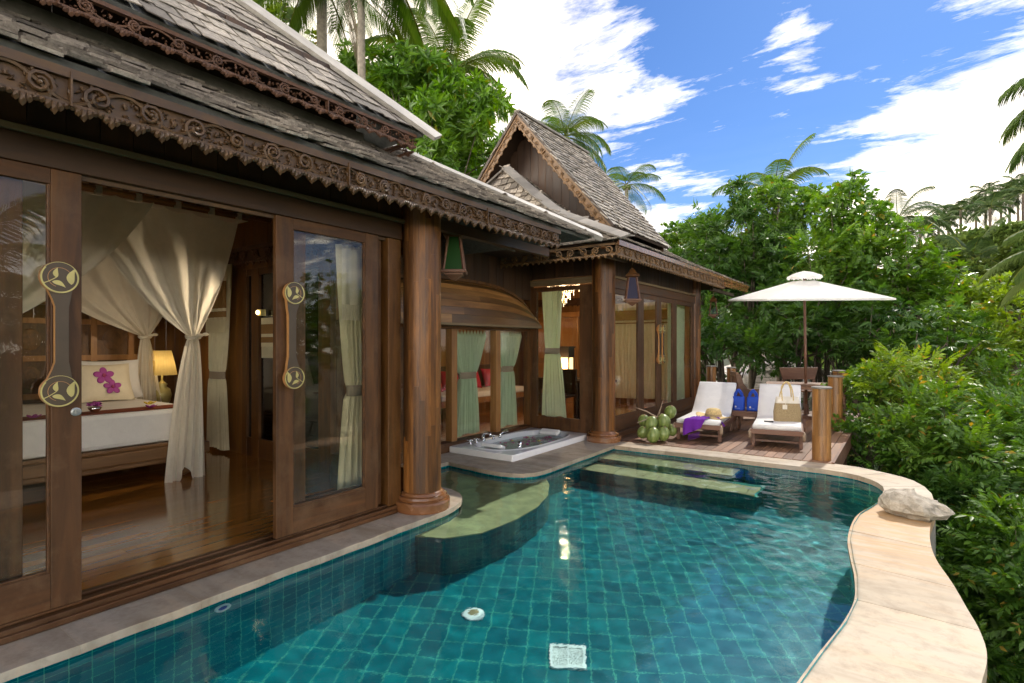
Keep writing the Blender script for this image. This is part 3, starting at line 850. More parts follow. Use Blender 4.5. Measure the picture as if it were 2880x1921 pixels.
def fretwork(mb, O, S, D, length, motif=.26, H=.22, top=.05, out=None, seed=5, backing=True, detail=1.0, scal=2, th=.022):
    """carved board: top rail, scrolling vine with flowers, pointed petal fringe.
    O start of the upper edge, S unit along, D unit down, out unit outward."""
    O = Vector(O); S = Vector(S).normalized(); D = Vector(D).normalized()
    Nn = Vector(out).normalized() if out is not None else S.cross(D)
    rg = random.Random(seed)
    T = lambda s, d, n=0: O+S*s+D*d+Nn*n
    n = max(1, round(length/motif)); mt = length/n
    mb.obox(T(length/2, top/2, 0), S, D, Nn, length/2, top/2, th*.8)
    body = H*.70
    mid = top+(body-top)*.5
    if backing:
        mb.obox(T(length/2, (top+body)/2-.004, -th*.55), S, D, Nn, length/2, (body-top)/2, th*.25)
    r0 = (body-top)*.50
    for i in range(n):
        s0 = i*mt; fl = 1 if i % 2 == 0 else -1
        # connecting vine
        pts = []
        for k in range(9):
            t = k/8; pts.append(T(s0+mt*t, mid+fl*r0*.95*math.cos(math.pi*t), th*.25))
        mb.tube(pts, [.010*H/.22]*9, 5, cap=False, flat=1.0)
        # spiral scroll
        cxs = s0+mt*.5; sg = fl
        pts = []; K = 15; turns = rg.uniform(2.4, 3.8); rk = rg.uniform(.8, 1.02)
        if i % 7 == 6: mb.obox(T(s0, (body+top*.3)/2+.01, th*.2), S, D, Nn, .004, body/2, th*.9)
        for k in range(K):
            t = k/(K-1); a = t*turns*math.pi*sg+rg.uniform(-.08, .08)+math.pi/2; rr_ = r0*rk*(1.05-.72*t)
            pts.append(T(cxs+math.cos(a)*rr_, mid+math.sin(a)*rr_, th*(.15+.45*t)))
        mb.tube(pts, [(.0125-.005*k/(K-1))*H/.22 for k in range(K)], 5)
        # flower knob and leaves
        rot = Matrix((S, D, Nn)).transposed()
        mb.ell(T(cxs, mid, th*.5), r0*.22, r0*.22, th*.45, 7, 4, rot=rot)
        if detail > .5:
            for q in range(7):
                a = q*2*math.pi/7+rg.uniform(-.2, .2); rad = r0*rg.uniform(1.0, 1.35)
                mb.ell(T(cxs+math.cos(a)*rad, mid+math.sin(a)*min(rad, r0*1.05), th*.2), r0*.24, r0*.13, th*.4, 6, 3, rot=rot @ Matrix.Rotation(a+.7, 3, 'Z'))
            for q in range(18):
                ss = rg.uniform(0, mt); dd_ = rg.uniform(top+.012, body-.006)
                mb.ell(T(s0+ss, dd_, -th*.1), r0*rg.uniform(.18, .34), r0*rg.uniform(.08, .14), th*.5, 5, 3, rot=rot @ Matrix.Rotation(rg.uniform(0, 3), 3, 'Z'))
            for q in (-1, 1):
                mb.ell(T(s0+(0 if q < 0 else mt), mid-q*fl*r0*.1, th*.2), r0*.20, r0*.34, th*.45, 6, 3, rot=rot @ Matrix.Rotation(rg.uniform(-.5, .5), 3, 'Z'))
        # fringe: pointed lobes built of petals
        for j in range(scal):
            f0 = s0+mt*j/scal; fw = mt/scal
            mb.obox(T(f0+fw/2, body+.004, 0), S, D, Nn, fw/2, .006, th*.5)
            m_ = 5 if detail > .5 else 3
            for k in range(m_):
                t = (k+.5)/m_; dl = (H-body)*(1-abs(2*t-1)*.72); w = fw/m_*.54
                c = f0+fw*t
                b = len(mb.v)
                mb.v += [tuple(T(c-w, body, th*.35)), tuple(T(c+w, body, th*.35)), tuple(T(c+w*.95, body+dl*.72, th*.35)), tuple(T(c, body+dl, 0)), tuple(T(c-w*.95, body+dl*.72, th*.35)), tuple(T(c, body+dl*.5, th*.75))]
                mb.v += [tuple(T(c-w, body, -th*.4)), tuple(T(c+w, body, -th*.4)), tuple(T(c+w*.95, body+dl*.72, -th*.4)), tuple(T(c-w*.95, body+dl*.72, -th*.4))]
                for f in ((0, 1, 5), (1, 2, 5), (2, 3, 5), (3, 4, 5), (4, 0, 5), (7, 6, 9, 8), (8, 9, 3), (0, 4, 9, 6), (1, 7, 8, 2), (2, 8, 3), (4, 3, 9)):
                    mb.f.append(tuple(b+q for q in f)); mb.m.append(0)

def column(parent, x, y, z0, z1, r, pl=1.0, seed=1, name='column'):
    rg = random.Random(seed); mb = MB(); n = 20
    for k in range(n):
        a0 = 2*math.pi*k/n; a1 = 2*math.pi*(k+1)/n-.006
        z = z0+.12; 
        while z < z1-.01:
            L = rg.uniform(.5, 1.9); ze = min(z1, z+L)
            rr = r+rg.uniform(-.0012, .0012)
            am = (a0+a1)/2
            vs = [];
            for zz in (z+.0006, ze):
                for (aa, q) in ((a0, rr), (am, rr*1.0015), (a1, rr), (a1, rr-.03), (a0, rr-.03)):
                    vs.append((x+math.cos(aa)*q, y+math.sin(aa)*q, zz))
            mb.add(vs, [(0, 1, 6, 5), (1, 2, 7, 6), (2, 3, 8, 7), (3, 4, 9, 8), (4, 0, 5, 9), (0, 4, 3, 2, 1), (5, 6, 7, 8, 9)])
            z = ze
    c = mb.build(name, M['column'], parent)
    pb = MB(); s = pl
    pb.lathe([(r*.9, 0), (r*1.48*s, 0), (r*1.50*s, .012), (r*1.50*s, .075), (r*1.46*s, .092), (r*1.30*s, .098), (r*1.33*s, .115), (r*1.30*s, .135), (r*1.16*s, .142), (r*1.10*s, .165), (r*1.03, .172), (r*.9, .172)], (x, y, z0), 48, cap=False)
    pb.build('plinth', M['plinth'], c, smooth=False)
    return c

def medallion(mb, c, ux, uz, nn, R0, flip, mf=0, mg=1, me=2):
    """round wooden disc with a pale leaf-and-vine inlay; mf face, mg inlay, me rim"""
    c = Vector(c); n = 40
    def T(a, b, h): return c+ux*(a*flip)+uz*b+nn*h
    def ring(r_in, r_out, h0, h1, mi, a0=0, a1=2*math.pi, taper=False, k=40):
        P = []
        for i in range(k+1):
            t = i/k; a = lerp(a0, a1, t)
            w = 1 if not taper else math.sin(math.pi*min(1, t*1.15+.0))**.6 if t < .87 else 1
            ri = r_out-(r_out-r_in)*(w if taper else 1)
            P.append([T(math.cos(a)*r_out, math.sin(a)*r_out, h0), T(math.cos(a)*r_out, math.sin(a)*r_out, h1), T(math.cos(a)*ri, math.sin(a)*ri, h1), T(math.cos(a)*ri, math.sin(a)*ri, h0)])
        mb.grid(P, mi)
    # disc body
    b = len(mb.v)
    for h in (0, .030):
        mb.v += [tuple(T(math.cos(2*math.pi*i/n)*R0, math.sin(2*math.pi*i/n)*R0, h)) for i in range(n)]
    mb.f.append(tuple(b+n+i for i in range(n))); mb.m.append(mf)
    mb.f.append(tuple(b+i for i in range(n))); mb.m.append(me)
    for i in range(n): mb.f.append((b+i, b+(i+1) % n, b+n+(i+1) % n, b+n+i)); mb.m.append(me)
    ring(R0*.90, R0*.985, .030, .033, mg, R(140), R(395), taper=False)
    ring(R0*.955, R0*.985, .030, .0325, mg, R(35), R(140))
    ring(R0*.60, R0*.625, .030, .0315, me, R(0), R(250))
    def leafp(x0, y0, x1, y1, w, h=.0335):
        pts = []; d = Vector((x1-x0, y1-y0)); L = d.length; d.normalize(); p = Vector((-d.y, d.x))
        K = 10; top = []; bot = []
        for i in range(K+1):
            t = i/K; ww = w*math.sin(math.pi*t**.75)*(1-.25*t); cc = .12*L*math.sin(math.pi*t)
            q = Vector((x0, y0))+d*(L*t)
            top.append(q+p*(ww+cc)); bot.append(q+p*(-ww+cc))
        P = [[T(a.x*R0, a.y*R0, h) for a in (tp, (tp+bt)/2, bt)] for tp, bt in zip(top, bot)]
        mb.grid(P, mg)
        P = [[T(a.x*R0, a.y*R0, hh) for a, hh in ((tp, h), (tp, .03))] for tp in top]; mb.grid(P, mg)
        P = [[T(a.x*R0, a.y*R0, hh) for a, hh in ((bt, .03), (bt, h))] for bt in bot]; mb.grid(P, mg)
    leafp(-.18, -.02, -.12, .62, .15)         # upper small leaf
    leafp(-.40, -.28, .28, -.62, .16)         # lower small leaf
    leafp(.58, -.42, .78, .62, .23)           # large leaf on the rim
    P = []
    for i in range(12):
        t = i/11; x = lerp(-.88, -.18, t); y = -.42+.42*t**1.3; P.append([T(x*R0, (y+.03)*R0, .0325), T(x*R0, (y-.03)*R0, .0325)])
    mb.grid(P, mg)

def glazed_door(parent, x, y0, y1, z0, z1, st=.14, rt=.085, rb=.20, dep=.045, name='sliding_door', glassm=None, handle=None, hz=(1.81, 1.19), lock=False, st2=None):
    """door leaf in a plane x=const; handle='a'/'b' on the low-y / high-y stile"""
    st2 = st if st2 is None else st2
    mb = MB(); mb.box(x-dep/2, y0, z0, x+dep/2, y0+st, z1); mb.box(x-dep/2, y1-st2, z0, x+dep/2, y1, z1)
    f = mb.build(name, M['teak_door'], parent, bevel=.004)
    mr = MB(); mr.box(x-dep/2+.002, y0+st, z1-rt, x+dep/2-.002, y1-st2, z1); mr.box(x-dep/2+.002, y0+st, z0, x+dep/2-.002, y1-st2, z0+rb)
    # glazing bead
    for (a, b, c_, d) in ((y0+st, y0+st+.014, z0+rb, z1-rt), (y1-st2-.014, y1-st2, z0+rb, z1-rt)):
        mr.box(x-dep/2+.008, a, c_, x+dep/2-.008, b, d)
    mr.box(x-dep/2+.008, y0+st+.014, z0+rb, x+dep/2-.008, y1-st2-.014, z0+rb+.014)
    mr.build('door_rail', M['teak_door_y'], f, bevel=.003)
    g = MB(); g.box(x-.003, y0+st+.001, z0+rb+.001, x+.003, y1-st2-.001, z1-rt-.001)
    g.build('glass_pane', glassm or M['glass'], f)
    if handle:
        flip = 1 if handle == 'b' else -1
        yc = (y1-st2/2-.01) if handle == 'b' else (y0+st/2+.01)
        h = MB(); ux, uz, nn = Vector((0, 1, 0)), Vector((0, 0, 1)), Vector((1, 0, 0)); r0 = .086 if handle == 'b' else .083
        xx = x+dep/2+.03
        yo = yc-.036*flip if handle == 'b' else yc+.036
        for zc in hz:
            medallion(h, (xx, yo, zc), ux, uz, nn, r0, flip)
            h.tube([(x+dep/2, yo, zc), (xx+.003, yo, zc)], .05, 12, mi=2)
        # curved bar between the discs, a strip standing proud of the stile
        K = 14; P = []
        for i in range(K+1):
            t = i/K; z = lerp(hz[0]-.045, hz[1]+.045, t); e = math.sin(math.pi*t); w = lerp(.060, .030, min(1, e*1.6))
            yy = yo-flip*0.030*(min(1, e*2.2))*(-1)
            yy = yo + (.012*flip)*min(1, e*2)
            P.append([Vector((xx-.012, yy-w, z)), Vector((xx+.020, yy-w, z)), Vector((xx+.020, yy+w, z)), Vector((xx-.012, yy+w, z)), Vector((xx-.012, yy-w, z))])
        b = len(h.v)
        for row in P: h.v += [tuple(p) for p in row]
        for i in range(K):
            for j, mi in ((0, 2), (1, 0), (2, 2), (3, 0)):
                h.f.append((b+i*5+j, b+(i+1)*5+j, b+(i+1)*5+j+1, b+i*5+j+1)); h.m.append(mi)
        h.build('door_handle', [M['medallion'], M['brass'], M['copperedge']], f)
    if lock:
        h = MB(); yc = y1-st2*.20
        P = [[Vector((x+dep/2+hh, yc+math.cos(a)*r_, 1.065+math.sin(a)*r_*.9)) for r_, hh in ((.026, 0), (.025, .008), (.018, .010), (.017, .005), (0, .005))] for a in [2*math.pi*i/20 for i in range(21)]]
        h.grid(P); h.box(x+dep/2+.003, yc-.002, 1.053, x+dep/2+.012, yc+.002, 1.077)
        h.build('flush_lock', M['steel'], f, smooth=False)
    return f
def curtain(name, label, c0, dirv, w_top, w_tie, w_bot, z_top, z_tie, z_bot, mat, pleats=9, amp=.03, side=0, seed=1, bandz=.05, tabs=False, parent=None, nu=72, group=None, banner=False, cat='curtain', lean=0.0, band=True):
    """pleated curtain gathered at a tie. c0 centre (x,y) at tie, dirv horizontal unit, side shifts the top relative to the tie"""
    rg = random.Random(seed); d = Vector((dirv[0], dirv[1], 0)).normalized(); nrm = Vector((-d.y, d.x, 0))
    ph = [rg.uniform(0, 6.28) for _ in range(4)]
    root = thing(name, label, cat, (c0[0], c0[1], z_bot), 0, group)
    def surf(u, z):
        if z > z_tie:
            t = (z-z_tie)/(z_top-z_tie); w = lerp(w_tie, w_top, t**.72); off = side*t**.8
        else:
            t = (z_tie-z)/(z_tie-z_bot); w = lerp(w_tie, w_bot, t**.55); off = lean*t
        k = (w/w_top)
        a = amp*(.55+.9*(1-k))
        uu = u+.014*math.sin(u*31+ph[0])+.01*math.sin(u*17+z*2+ph[1])
        n_ = a*(math.sin(uu*pleats*2*math.pi+ph[2])+.35*math.sin(uu*pleats*4.3*math.pi+ph[3]+z*1.5))
        n_ *= (1-.6*math.exp(-((z-z_tie)/.05)**2))
        s = (u-.5)*w+off
        return d*s+nrm*n_
    zs = sorted(set([z_top-(z_top-z_tie)*i/16 for i in range(17)]+[z_tie-(z_tie-z_bot)*i/14 for i in range(15)]), reverse=True)
    P = []
    for i in range(nu+1):
        u = i/nu; P.append([surf(u, z)+Vector((0, 0, z-z_bot-(.012*math.sin(u*9+ph[0]) if z == zs[-1] else 0))) for z in zs])
    mb = MB(); mb.grid(P); mb.build('cloth', mat, root, smooth=True)
    if band:
        K = 20; P = []
        for i in range(K+1):
            a = 2*math.pi*i/K; rx = w_tie*.55; ry = amp*1.25+.012
            q = d*(math.cos(a)*rx)+nrm*(math.sin(a)*ry)
            P.append([q+Vector((0, 0, z_tie-z_bot-bandz)), q*1.03+Vector((0, 0, z_tie-z_bot)), q+Vector((0, 0, z_tie-z_bot+bandz))])
        mb = MB(); mb.grid(P); mb.build('tieback', M['band'], root, smooth=True)
    if tabs:
        mb = MB(); n = int(pleats*1.1)
        for i in range(n):
            u = (i+.5)/n; s = (u-.5)*w_top+side; h = .085
            for q in (-1, 1):
                a = d*(s-.5*w_top/n*.8)+nrm*(.012*q); b = d*(s+.5*w_top/n*.8)+nrm*(.012*q); top = d*s+nrm*(.01*q)
                zt = z_top-z_bot
                mb.add([a+Vector((0, 0, zt-.01)), b+Vector((0, 0, zt-.01)), top+Vector((0, 0, zt+h))], [(0, 1, 2)])
        mb.build('tab_loops', mat, root)
    return root
# ------------------------------------------------------------------ bedroom pavilion (near, left)
VX, VY, VZ = Vector((1, 0, 0)), Vector((0, 1, 0)), Vector((0, 0, 1))
A = thing('timber_pavilion', 'nearest carved teak pavilion with two-tier shingle roof, open sliding doors and a bed inside', 'pavilion')
def boards_x(mb, x, y0, y1, z0, z1, w=.15, th=.02, seed=1, ztop=None):
    rg = random.Random(seed); y = y0
    while y < y1-.005:
        ww = min(w*rg.uniform(.85, 1.15), y1-y)
        mb.box(x-th, y+.002, z0, x+rg.uniform(-.002, .002), y+ww-.003, z1 if ztop is None else ztop(y+ww/2)); y += ww
def boards_y(mb, y, x0, x1, z0, z1, w=.15, th=.02, seed=1, ztop=None):
    rg = random.Random(seed); x = x0
    while x < x1-.005:
        ww = min(w*rg.uniform(.85, 1.15), x1-x)
        zt = z1 if ztop is None else ztop(x+ww/2)
        if zt > z0+.01: mb.box(x+.002, y-rg.uniform(-.002, .002), z0, x+ww-.003, y+th, zt)
        x += ww
# --- facade
FX = -3.83
mb = MB(); mb.box(FX-.10, -3.2, 2.412, FX+.035, 3.585, 2.565); mb.build('header_beam', M['teak_y'], A, bevel=.005)
mb = MB(); mb.box(FX-.05, -3.2, 2.567, FX+.055, 3.62, 2.602); mb.build('transom_strip', M['strip'], A, bevel=.004)
mb = MB(); mb.box(FX-.02, -3.2, 2.385, FX-.008, 3.42, 2.41); mb.build('door_track', M['carve'], A)
mb = MB(); boards_x(mb, FX-.03, -3.2, 3.62, 2.604, 3.06, .155, seed=3); mb.build('wall_boards', M['boards'], A)
mb = MB(); mb.box(FX-.17, 3.43, -.03, FX+.02, 3.585, 2.41); mb.box(FX-.16, 3.40, 0, FX-.10, 3.43, 2.41); mb.build('door_jamb', M['teak'], A, bevel=.006)
mb = MB(); mb.box(FX-.16, -3.2, -.095, FX+.045, 3.56, -.035); mb.box(FX-.14, -3.2, -.0345, FX-.09, 3.56, -.012); mb.box(FX-.05, -3.2, -.0345, FX+.0, 3.56, -.018); mb.box(FX+.045, -3.2, -.097, FX+.065, 3.50, -.062)
mb.build('door_sill', M['teak_door_y'], A, bevel=.004)
d = glazed_door(A, FX, -.30, 1.14, -.008, 2.41, handle='b', lock=True); d['label'] = 'left door leaf with brass leaf-inlay pull handle'
d = glazed_door(A, FX, 2.33, 3.31, -.008, 2.41, handle='a', hz=(1.83, 1.19)); d['label'] = 'right door leaf with pull handle, cream curtain behind it'
glazed_door(A, FX-.075, -.45, .90, -.008, 2.41)
glazed_door(A, FX-.075, 2.50, 3.41, -.008, 2.41, st=.12, st2=.10)
glazed_door(A, FX, -1.8, -.35, -.008, 2.41)
column(A, -3.72, 3.77, -.10, 2.98, .176, seed=4)
# --- room
mb = MB(); x = -9.2
rg = random.Random(5)
while x < FX-.17:
    w = .14; y = -3.0+rg.uniform(-1, 0)
    while y < 3.93:
        L = rg.uniform(1.6, 2.8); mb.box(x, max(y, -3), -.06, min(x+w-.0015, FX-.165), min(y+L-.0015, 3.93), -.030+rg.uniform(-.0003, .0003)); y += L
    x += w
mb.build('room_floor', M['floor'], A)
mb = MB(); mb.box(-9.25, -3.1, 3.2, -4.30, 4.0, 3.24); mb.build('ceiling', M['room'], A)
mb = MB(); boards_x(mb, -9.18, -3.0, 3.93, -.03, 3.2, .16, seed=8); mb.box(-9.3, -3.05, -.1, FX, -3.0, 3.2); mb.build('room_wall', M['room'], A)
EW = 3.93
mb = MB(); boards_y(mb, EW, -9.2, -7.15, -.03, 3.2, .17, seed=9); boards_y(mb, EW, -7.15, -3.93, 2.42, 3.1, .17, seed=10)
mb.build('end_wall', M['room'], A)
mb = MB()
for (a, b) in ((-7.15, -7.05), (-6.93, -6.76), (-6.14, -6.02), (-5.50, -5.28), (-4.02, -3.93), (-4.66, -4.58)):
    mb.box(a, EW-.04, -.03, b, EW+.04, 2.42)
mb.build('end_wall_post', M['teak'], A, bevel=.004)
for bb in ((-7.05, EW-.03, -.03, -5.5, EW+.03, .22), (-5.28, EW-.03, -.03, -4.02, EW+.03, .20), (-7.15, EW-.03, 2.34, -3.93, EW+.03, 2.42)):
    mb = MB(); mb.box(*bb); mb.build('end_wall_rail', M['teak_door'], A)
mb = MB(); mb.box(-7.05, EW-.004, .22, -5.5, EW+.004, 2.34); mb.build('dark_pane', M['glass_dark'], A)
mb = MB(); mb.box(-5.28, EW-.004, .20, -4.02, EW+.004, 2.34); mb.build('clear_pane', M['glass'], A)
mb = MB(); fretwork(mb, (-6.62, -.5, 3.18), VY, -VZ, 4.4, .3, .15, .03, out=VX, seed=3, detail=0, backing=True); mb.build('inner_fretwork', M['carve_red'], A)
mb = MB(); fretwork(mb, (-9.0, EW-.05, 2.72), VX, -VZ, 5.0, .3, .26, .05, out=-VY, seed=4, detail=0, backing=True); mb.build('valance_fretwork', M['carve_red'], A)
# carved head wall of framed panels
mb = MB(); pn = MB()
for i in range(12):
    y = -1.6+i*.44
    mb.box(-8.98, y-.035, -.03, -8.90, y+.035, 2.0)
for z in (.30, .78, 1.26, 1.74, 1.98): mb.box(-8.985, -1.6, z-.035, -8.905, 3.6, z+.035)
for i in range(11):
    for z in (.30, .78, 1.26):
        y = -1.6+i*.44+.035; pn.box(-8.97, y, z+.035, -8.945, y+.37, z+.445)
        pn.ell((-8.945, y+.185, z+.24), .02, .12, .14, 10, 6)
mb.build('head_wall_frame', M['orange'], A); pn.build('carved_panel', M['headpanel'], A)
# --- lower roof
EX, EZ, SL = -3.19, 2.77, .55
cA = 1/math.sqrt(1+SL*SL); vA = Vector((-cA, 0, SL*cA))
def clipA(u, v):
    y = u-3.0; dd = v*cA
    if y < 3.5: return dd < 1.10
    return dd <= (6.24-y)+.03
mb = MB(); shingles(mb, (EX+.025, -3.0, EZ-.012), VY, vA, 0, 9.24, 3.4, .16, .125, .017, 21, clipA, lift=.008, vj=.032, nj=.016)
lr = mb.build('lower_roof', M['shingle'], A)
def zA(d): return EZ+SL*d
mb = MB(); slab(mb, [(EX-.03, -3, zA(.03)), (EX-.03, 6.20, zA(.03)), (-4.28, 5.16, zA(1.09)), (-4.28, -3, zA(1.09))], .035)
slab(mb, [(-4.28, 3.5, zA(1.09)), (-4.28, 5.16, zA(1.09)), (-5.98, 3.46, zA(2.79)), (-5.98, 3.45, zA(2.79))], .035)
slab(mb, [(EX-.03, 6.22, zA(.03)), (-12, 6.22, zA(.03)), (-12, 3.45, zA(2.79)), (-5.98, 3.45, zA(2.79))], .035)
mb.build('roof_boarding', M['soffit'], lr)
mb = MB(); vY = Vector((0, -cA, SL*cA))
shingles(mb, (EX, 6.26, EZ), -VX, vY, 0, 8.6, 3.2, .14, .135, .014, 22, lambda u, v: v*cA < 2.78 and u > v*cA-.02)
mb.build('side_slope', M['shingle'], lr)
mb = MB(); upc = Vector((.40, .40, .82)).normalized()
a, b = Vector((EX+.06, 6.32, EZ-.02)), Vector((-5.45, 4.01, zA(2.26)))
off = upc*.045
upx = Vector((.62, .0, .79)).normalized(); mb.bar(a+off, b+off, .20, .06, upx); mb.build('hip_cap', M['cap'], lr, bevel=.004)
mb = MB(); mb.box(EX-.10, -3, EZ-.115, EX-.055, 5.46, EZ-.012)
mb.build('eave_fascia', M['teak_y'], lr)
mb = MB(); fretwork(mb, (EX-.015, -.45, EZ-.03), VY, -VZ, 5.90, .225, .23, .045, out=VX, seed=6, backing=True, scal=2, th=.028)
mb.build('eave_fretwork', M['carve'], lr, smooth=False)
# rafters beneath the overhang beside the column
mb = MB()
for (yy, h) in ((5.75, .08), (5.05, .08), (4.35, .09)):
    z = zA(6.26-yy)-.085
    mb.box(-5.3, yy-.035, z-h, EX-(6.26-yy)-.02, yy+.035, z)
for xx in (-3.6, -4.3): mb.bar((xx, 3.9, zA(2.36)-.20 if False else 2.93), (xx, 6.1, 2.72), .05, .07)
mb.build('rafter', M['rafter'], lr)
mb = MB(); mb.box(-3.76, 3.9, 2.56, -3.68, 6.0, 2.66); mb.build('eave_beam', M['teak_y'], A)
# --- upper wall and roof
mb = MB(); boards_x(mb, -4.28, -3, 3.45, 3.3, 4.0, .16, seed=13); boards_y(mb, 3.43, -11.7, -4.3, 3.2, 3.6, .16, seed=14, ztop=lambda x: min(3.78, 3.30+.85*max(0, min(-4.28-x, x+11.7))))
mb.build('upper_wall', M['boards'], A)
mb = MB(); mb.box(-4.27, -3, 3.355, -4.235, 3.50, 3.47); mb.build('wall_plate', M['cap_grey'], A)
UX, UZ, US = -3.75, 3.46, .92
cU = 1/math.sqrt(1+US*US); vU = Vector((-cU, 0, US*cU))
mb = MB(); shingles(mb, (UX, -3, UZ), VY, vU, 0, 6.83, 5.9, .175, .19, .008, 31, lambda u, v: v*cU < 4.2 and v*cU <= (6.83-u)+.02, lift=.003, gap=.018, vj=.02, nj=.006)
ur = mb.build('upper_roof', M['shingle'], A)
mb = MB()
slab(mb, [(UX-.03, -3, UZ-.0), (UX-.03, 3.79, UZ-.0), (-8.02, -.44, UZ+US*4.27), (-8.02, -3, UZ+US*4.27)], .035)
slab(mb, [(-8.02, -3, UZ+US*4.27), (-8.02, -.44, UZ+US*4.27), (-12.3, 3.82, UZ), (-12.3, -3, UZ)], .035)
slab(mb, [(UX+.02, 3.81, UZ-.014), (-12.3, 3.82, UZ-.014), (-8.02, -.44, UZ+US*4.27)], .035)
mb.build('roof_boarding', M['soffit'], ur)
mb = MB(); upn = Vector((US*.7, US*.7, 1)).normalized()
mb.bar(Vector((UX+.07, 3.90, UZ-.06))+upn*.045, Vector((-8.05, -.47, UZ+US*4.30))+upn*.045, .26, .04, Vector((.72, 0, .69)))
mb.build('hip_cap', M['cap'], ur, bevel=.004)
mb = MB(); fretwork(mb, (UX-.04, -2.2, UZ-.03), VY, -VZ, 5.95, .25, .155, .025, out=VX, seed=16, backing=False, scal=2, th=.024)
mb.build('eave_fretwork', M['carve_red'], ur)
mb = MB(); fretwork(mb, (UX-.06, 3.74, UZ-.08), -VX, -VZ, 1.0, .28, .14, .03, out=VY, seed=17, backing=False, detail=0); mb.build('return_fretwork', M['carve_red'], ur)

# ------------------------------------------------------------------ living pavilion (beyond)
B = thing('gabled_pavilion', 'further teak pavilion with steep carved gable and shaded glass doors beside the deck', 'pavilion')
BX = -3.90
column(B, -3.90, 8.02, -.10, 2.92, .185, seed=14)
column(B, -3.94, 12.80, -.10, 2.92, .15, seed=15)
mb = MB(); mb.box(BX-.08, 8.2, 2.36, BX+.04, 12.66, 2.52); mb.build('header_beam', M['teak_door_y'], B, bevel=.005)
mb = MB(); mb.box(BX-.04, 8.2, 2.522, BX+.065, 12.66, 2.56); mb.build('transom_strip', M['strip'], B)
mb = MB(); boards_x(mb, BX-.02, 8.2, 12.66, 2.562, 3.25, .17, seed=23); boards_y(mb, 8.06, -5.4, -3.98, 2.56, 3.3, .2, seed=24); boards_x(mb, -5.28, 3.98, 8.06, 2.2, 3.7, .19, seed=25)
mb.build('wall_boards', M['boards'], B)
for (y0, y1, st, st2, hd, lab) in ((8.24, 9.52, .10, .13, None, None), (9.525, 10.43, .12, .12, 'b', 'left leaf of the pair of garden doors'), (10.435, 11.33, .12, .12, 'a', 'right leaf of the pair of garden doors'), (11.335, 12.62, .11, .16, None, None)):
    o = glazed_door(B, BX, y0, y1, -.01, 2.36, st=st, st2=st2, rb=.24, handle=hd, hz=(1.73, 1.14), name='garden_door' if hd else 'fixed_window')
    if lab: o['label'] = lab
mb = MB(); mb.box(BX-.15, 8.2, -.09, BX+.10, 12.66, -.012); mb.box(BX-.1, 8.2, -.2, BX+.32, 12.9, -.091); mb.build('door_sill', M['teak_door_y'], B, bevel=.004)
# short wall facing the pool end, with a tall window
mb = MB(); mb.box(-5.42, 7.99, -.1, -5.28, 8.11, 2.5); mb.build('corner_post', M['teak'], B, bevel=.005)
mb = MB(); mb.box(-5.28, 8.02, -.08, -5.17, 8.08, 2.41); mb.box(-4.33, 8.02, -.08, -4.08, 8.08, 2.41); mb.box(-5.17, 8.02, 2.34, -4.33, 8.08, 2.41); mb.box(-5.17, 8.02, -.10, -4.33, 8.08, .20)
f = mb.build('tall_window', M['teak_door'], B, bevel=.004)
mb = MB(); mb.box(-5.169, 8.046, .201, -4.331, 8.052, 2.339); mb.build('glass_pane', M['glass'], f)
mb = MB(); mb.box(-5.28, 7.99, 2.44, -4.08, 8.10, 2.50); mb.box(-5.28, 7.98, 2.502, -4.08, 8.06, 2.535); mb.build('window_head', M['strip'], B)
# row of windows behind the whirlpool
mb = MB(); mb.box(-5.43, 3.98, -.10, -5.27, 7.99, .035); mb.box(-5.41, 3.98, 1.66, -5.29, 7.99, 1.72)
mb.build('window_sill', M['teak_door_y'], B, bevel=.004)
for i, y in enumerate((3.98, 4.92, 5.96, 7.02)):
    w = MB(); w.box(-5.41, y, .036, -5.29, y+.12, 1.659)
    o = w.build('window_mullion', M['orange'] if i > 1 else M['teak'], B, bevel=.004)
    g = MB(); g.box(-5.353, y+.121, .037, -5.347, (5.959, 7.019, 7.989)[max(0, i-1)] if i else 4.919, 1.658) if i else g.box(-5.353, 4.101, .037, -5.347, 4.919, 1.658)
    g.build('glass_pane', M['glass'], o)
# boat-shaped timber hood over the windows
rgh = random.Random(4)
def topz(y):
    t = abs(y-6.05)/2.0; return 1.745+.62*max(0.0, 1-t**3.2)**.62
hoodr = thing('tmp', None, None); bpy.data.objects.remove(hoodr)
mb = MB(); K = 9; ysl = [4.05+4.0*i/60 for i in range(61)]
for k in range(K):
    v0, v1 = k/K, (k+.97)/K
    def pt(y, v, o=0): 
        zt = topz(y); x = -5.07-.23*(1-math.cos(v*math.pi/2)); return Vector((x+o*.6-.0*v, y, lerp(1.74, zt, math.sin(v*math.pi/2)**.95)+o*.2))
    cuts = sorted([0, 60]+[rgh.randint(10, 50)])
    for a, b in zip(cuts[:-1], cuts[1:]):
        if b-a < 2: continue
        P = [[pt(ysl[i], v0), pt(ysl[i], v1), pt(ysl[i], v1, -.02), pt(ysl[i], v0, -.02), pt(ysl[i], v0)] for i in range(a, b+1)]
        mb.grid(P)
hd = mb.build('window_hood', M['hood'], B)
mb = MB(); mb.box(-5.28, 4.0, 1.705, -5.05, 8.0, 1.738); mb.build('hood_trim', M['strip'], hd)
mb = MB(); P = []
for y in ysl: P.append([Vector((-5.27, y, topz(y)-.02)), Vector((-5.22, y, topz(y)-.01)), Vector((-5.22, y, topz(y)+.03)), Vector((-5.27, y, topz(y)+.03))])
mb.grid(P); mb.build('hood_rib', M['teak'], hd)
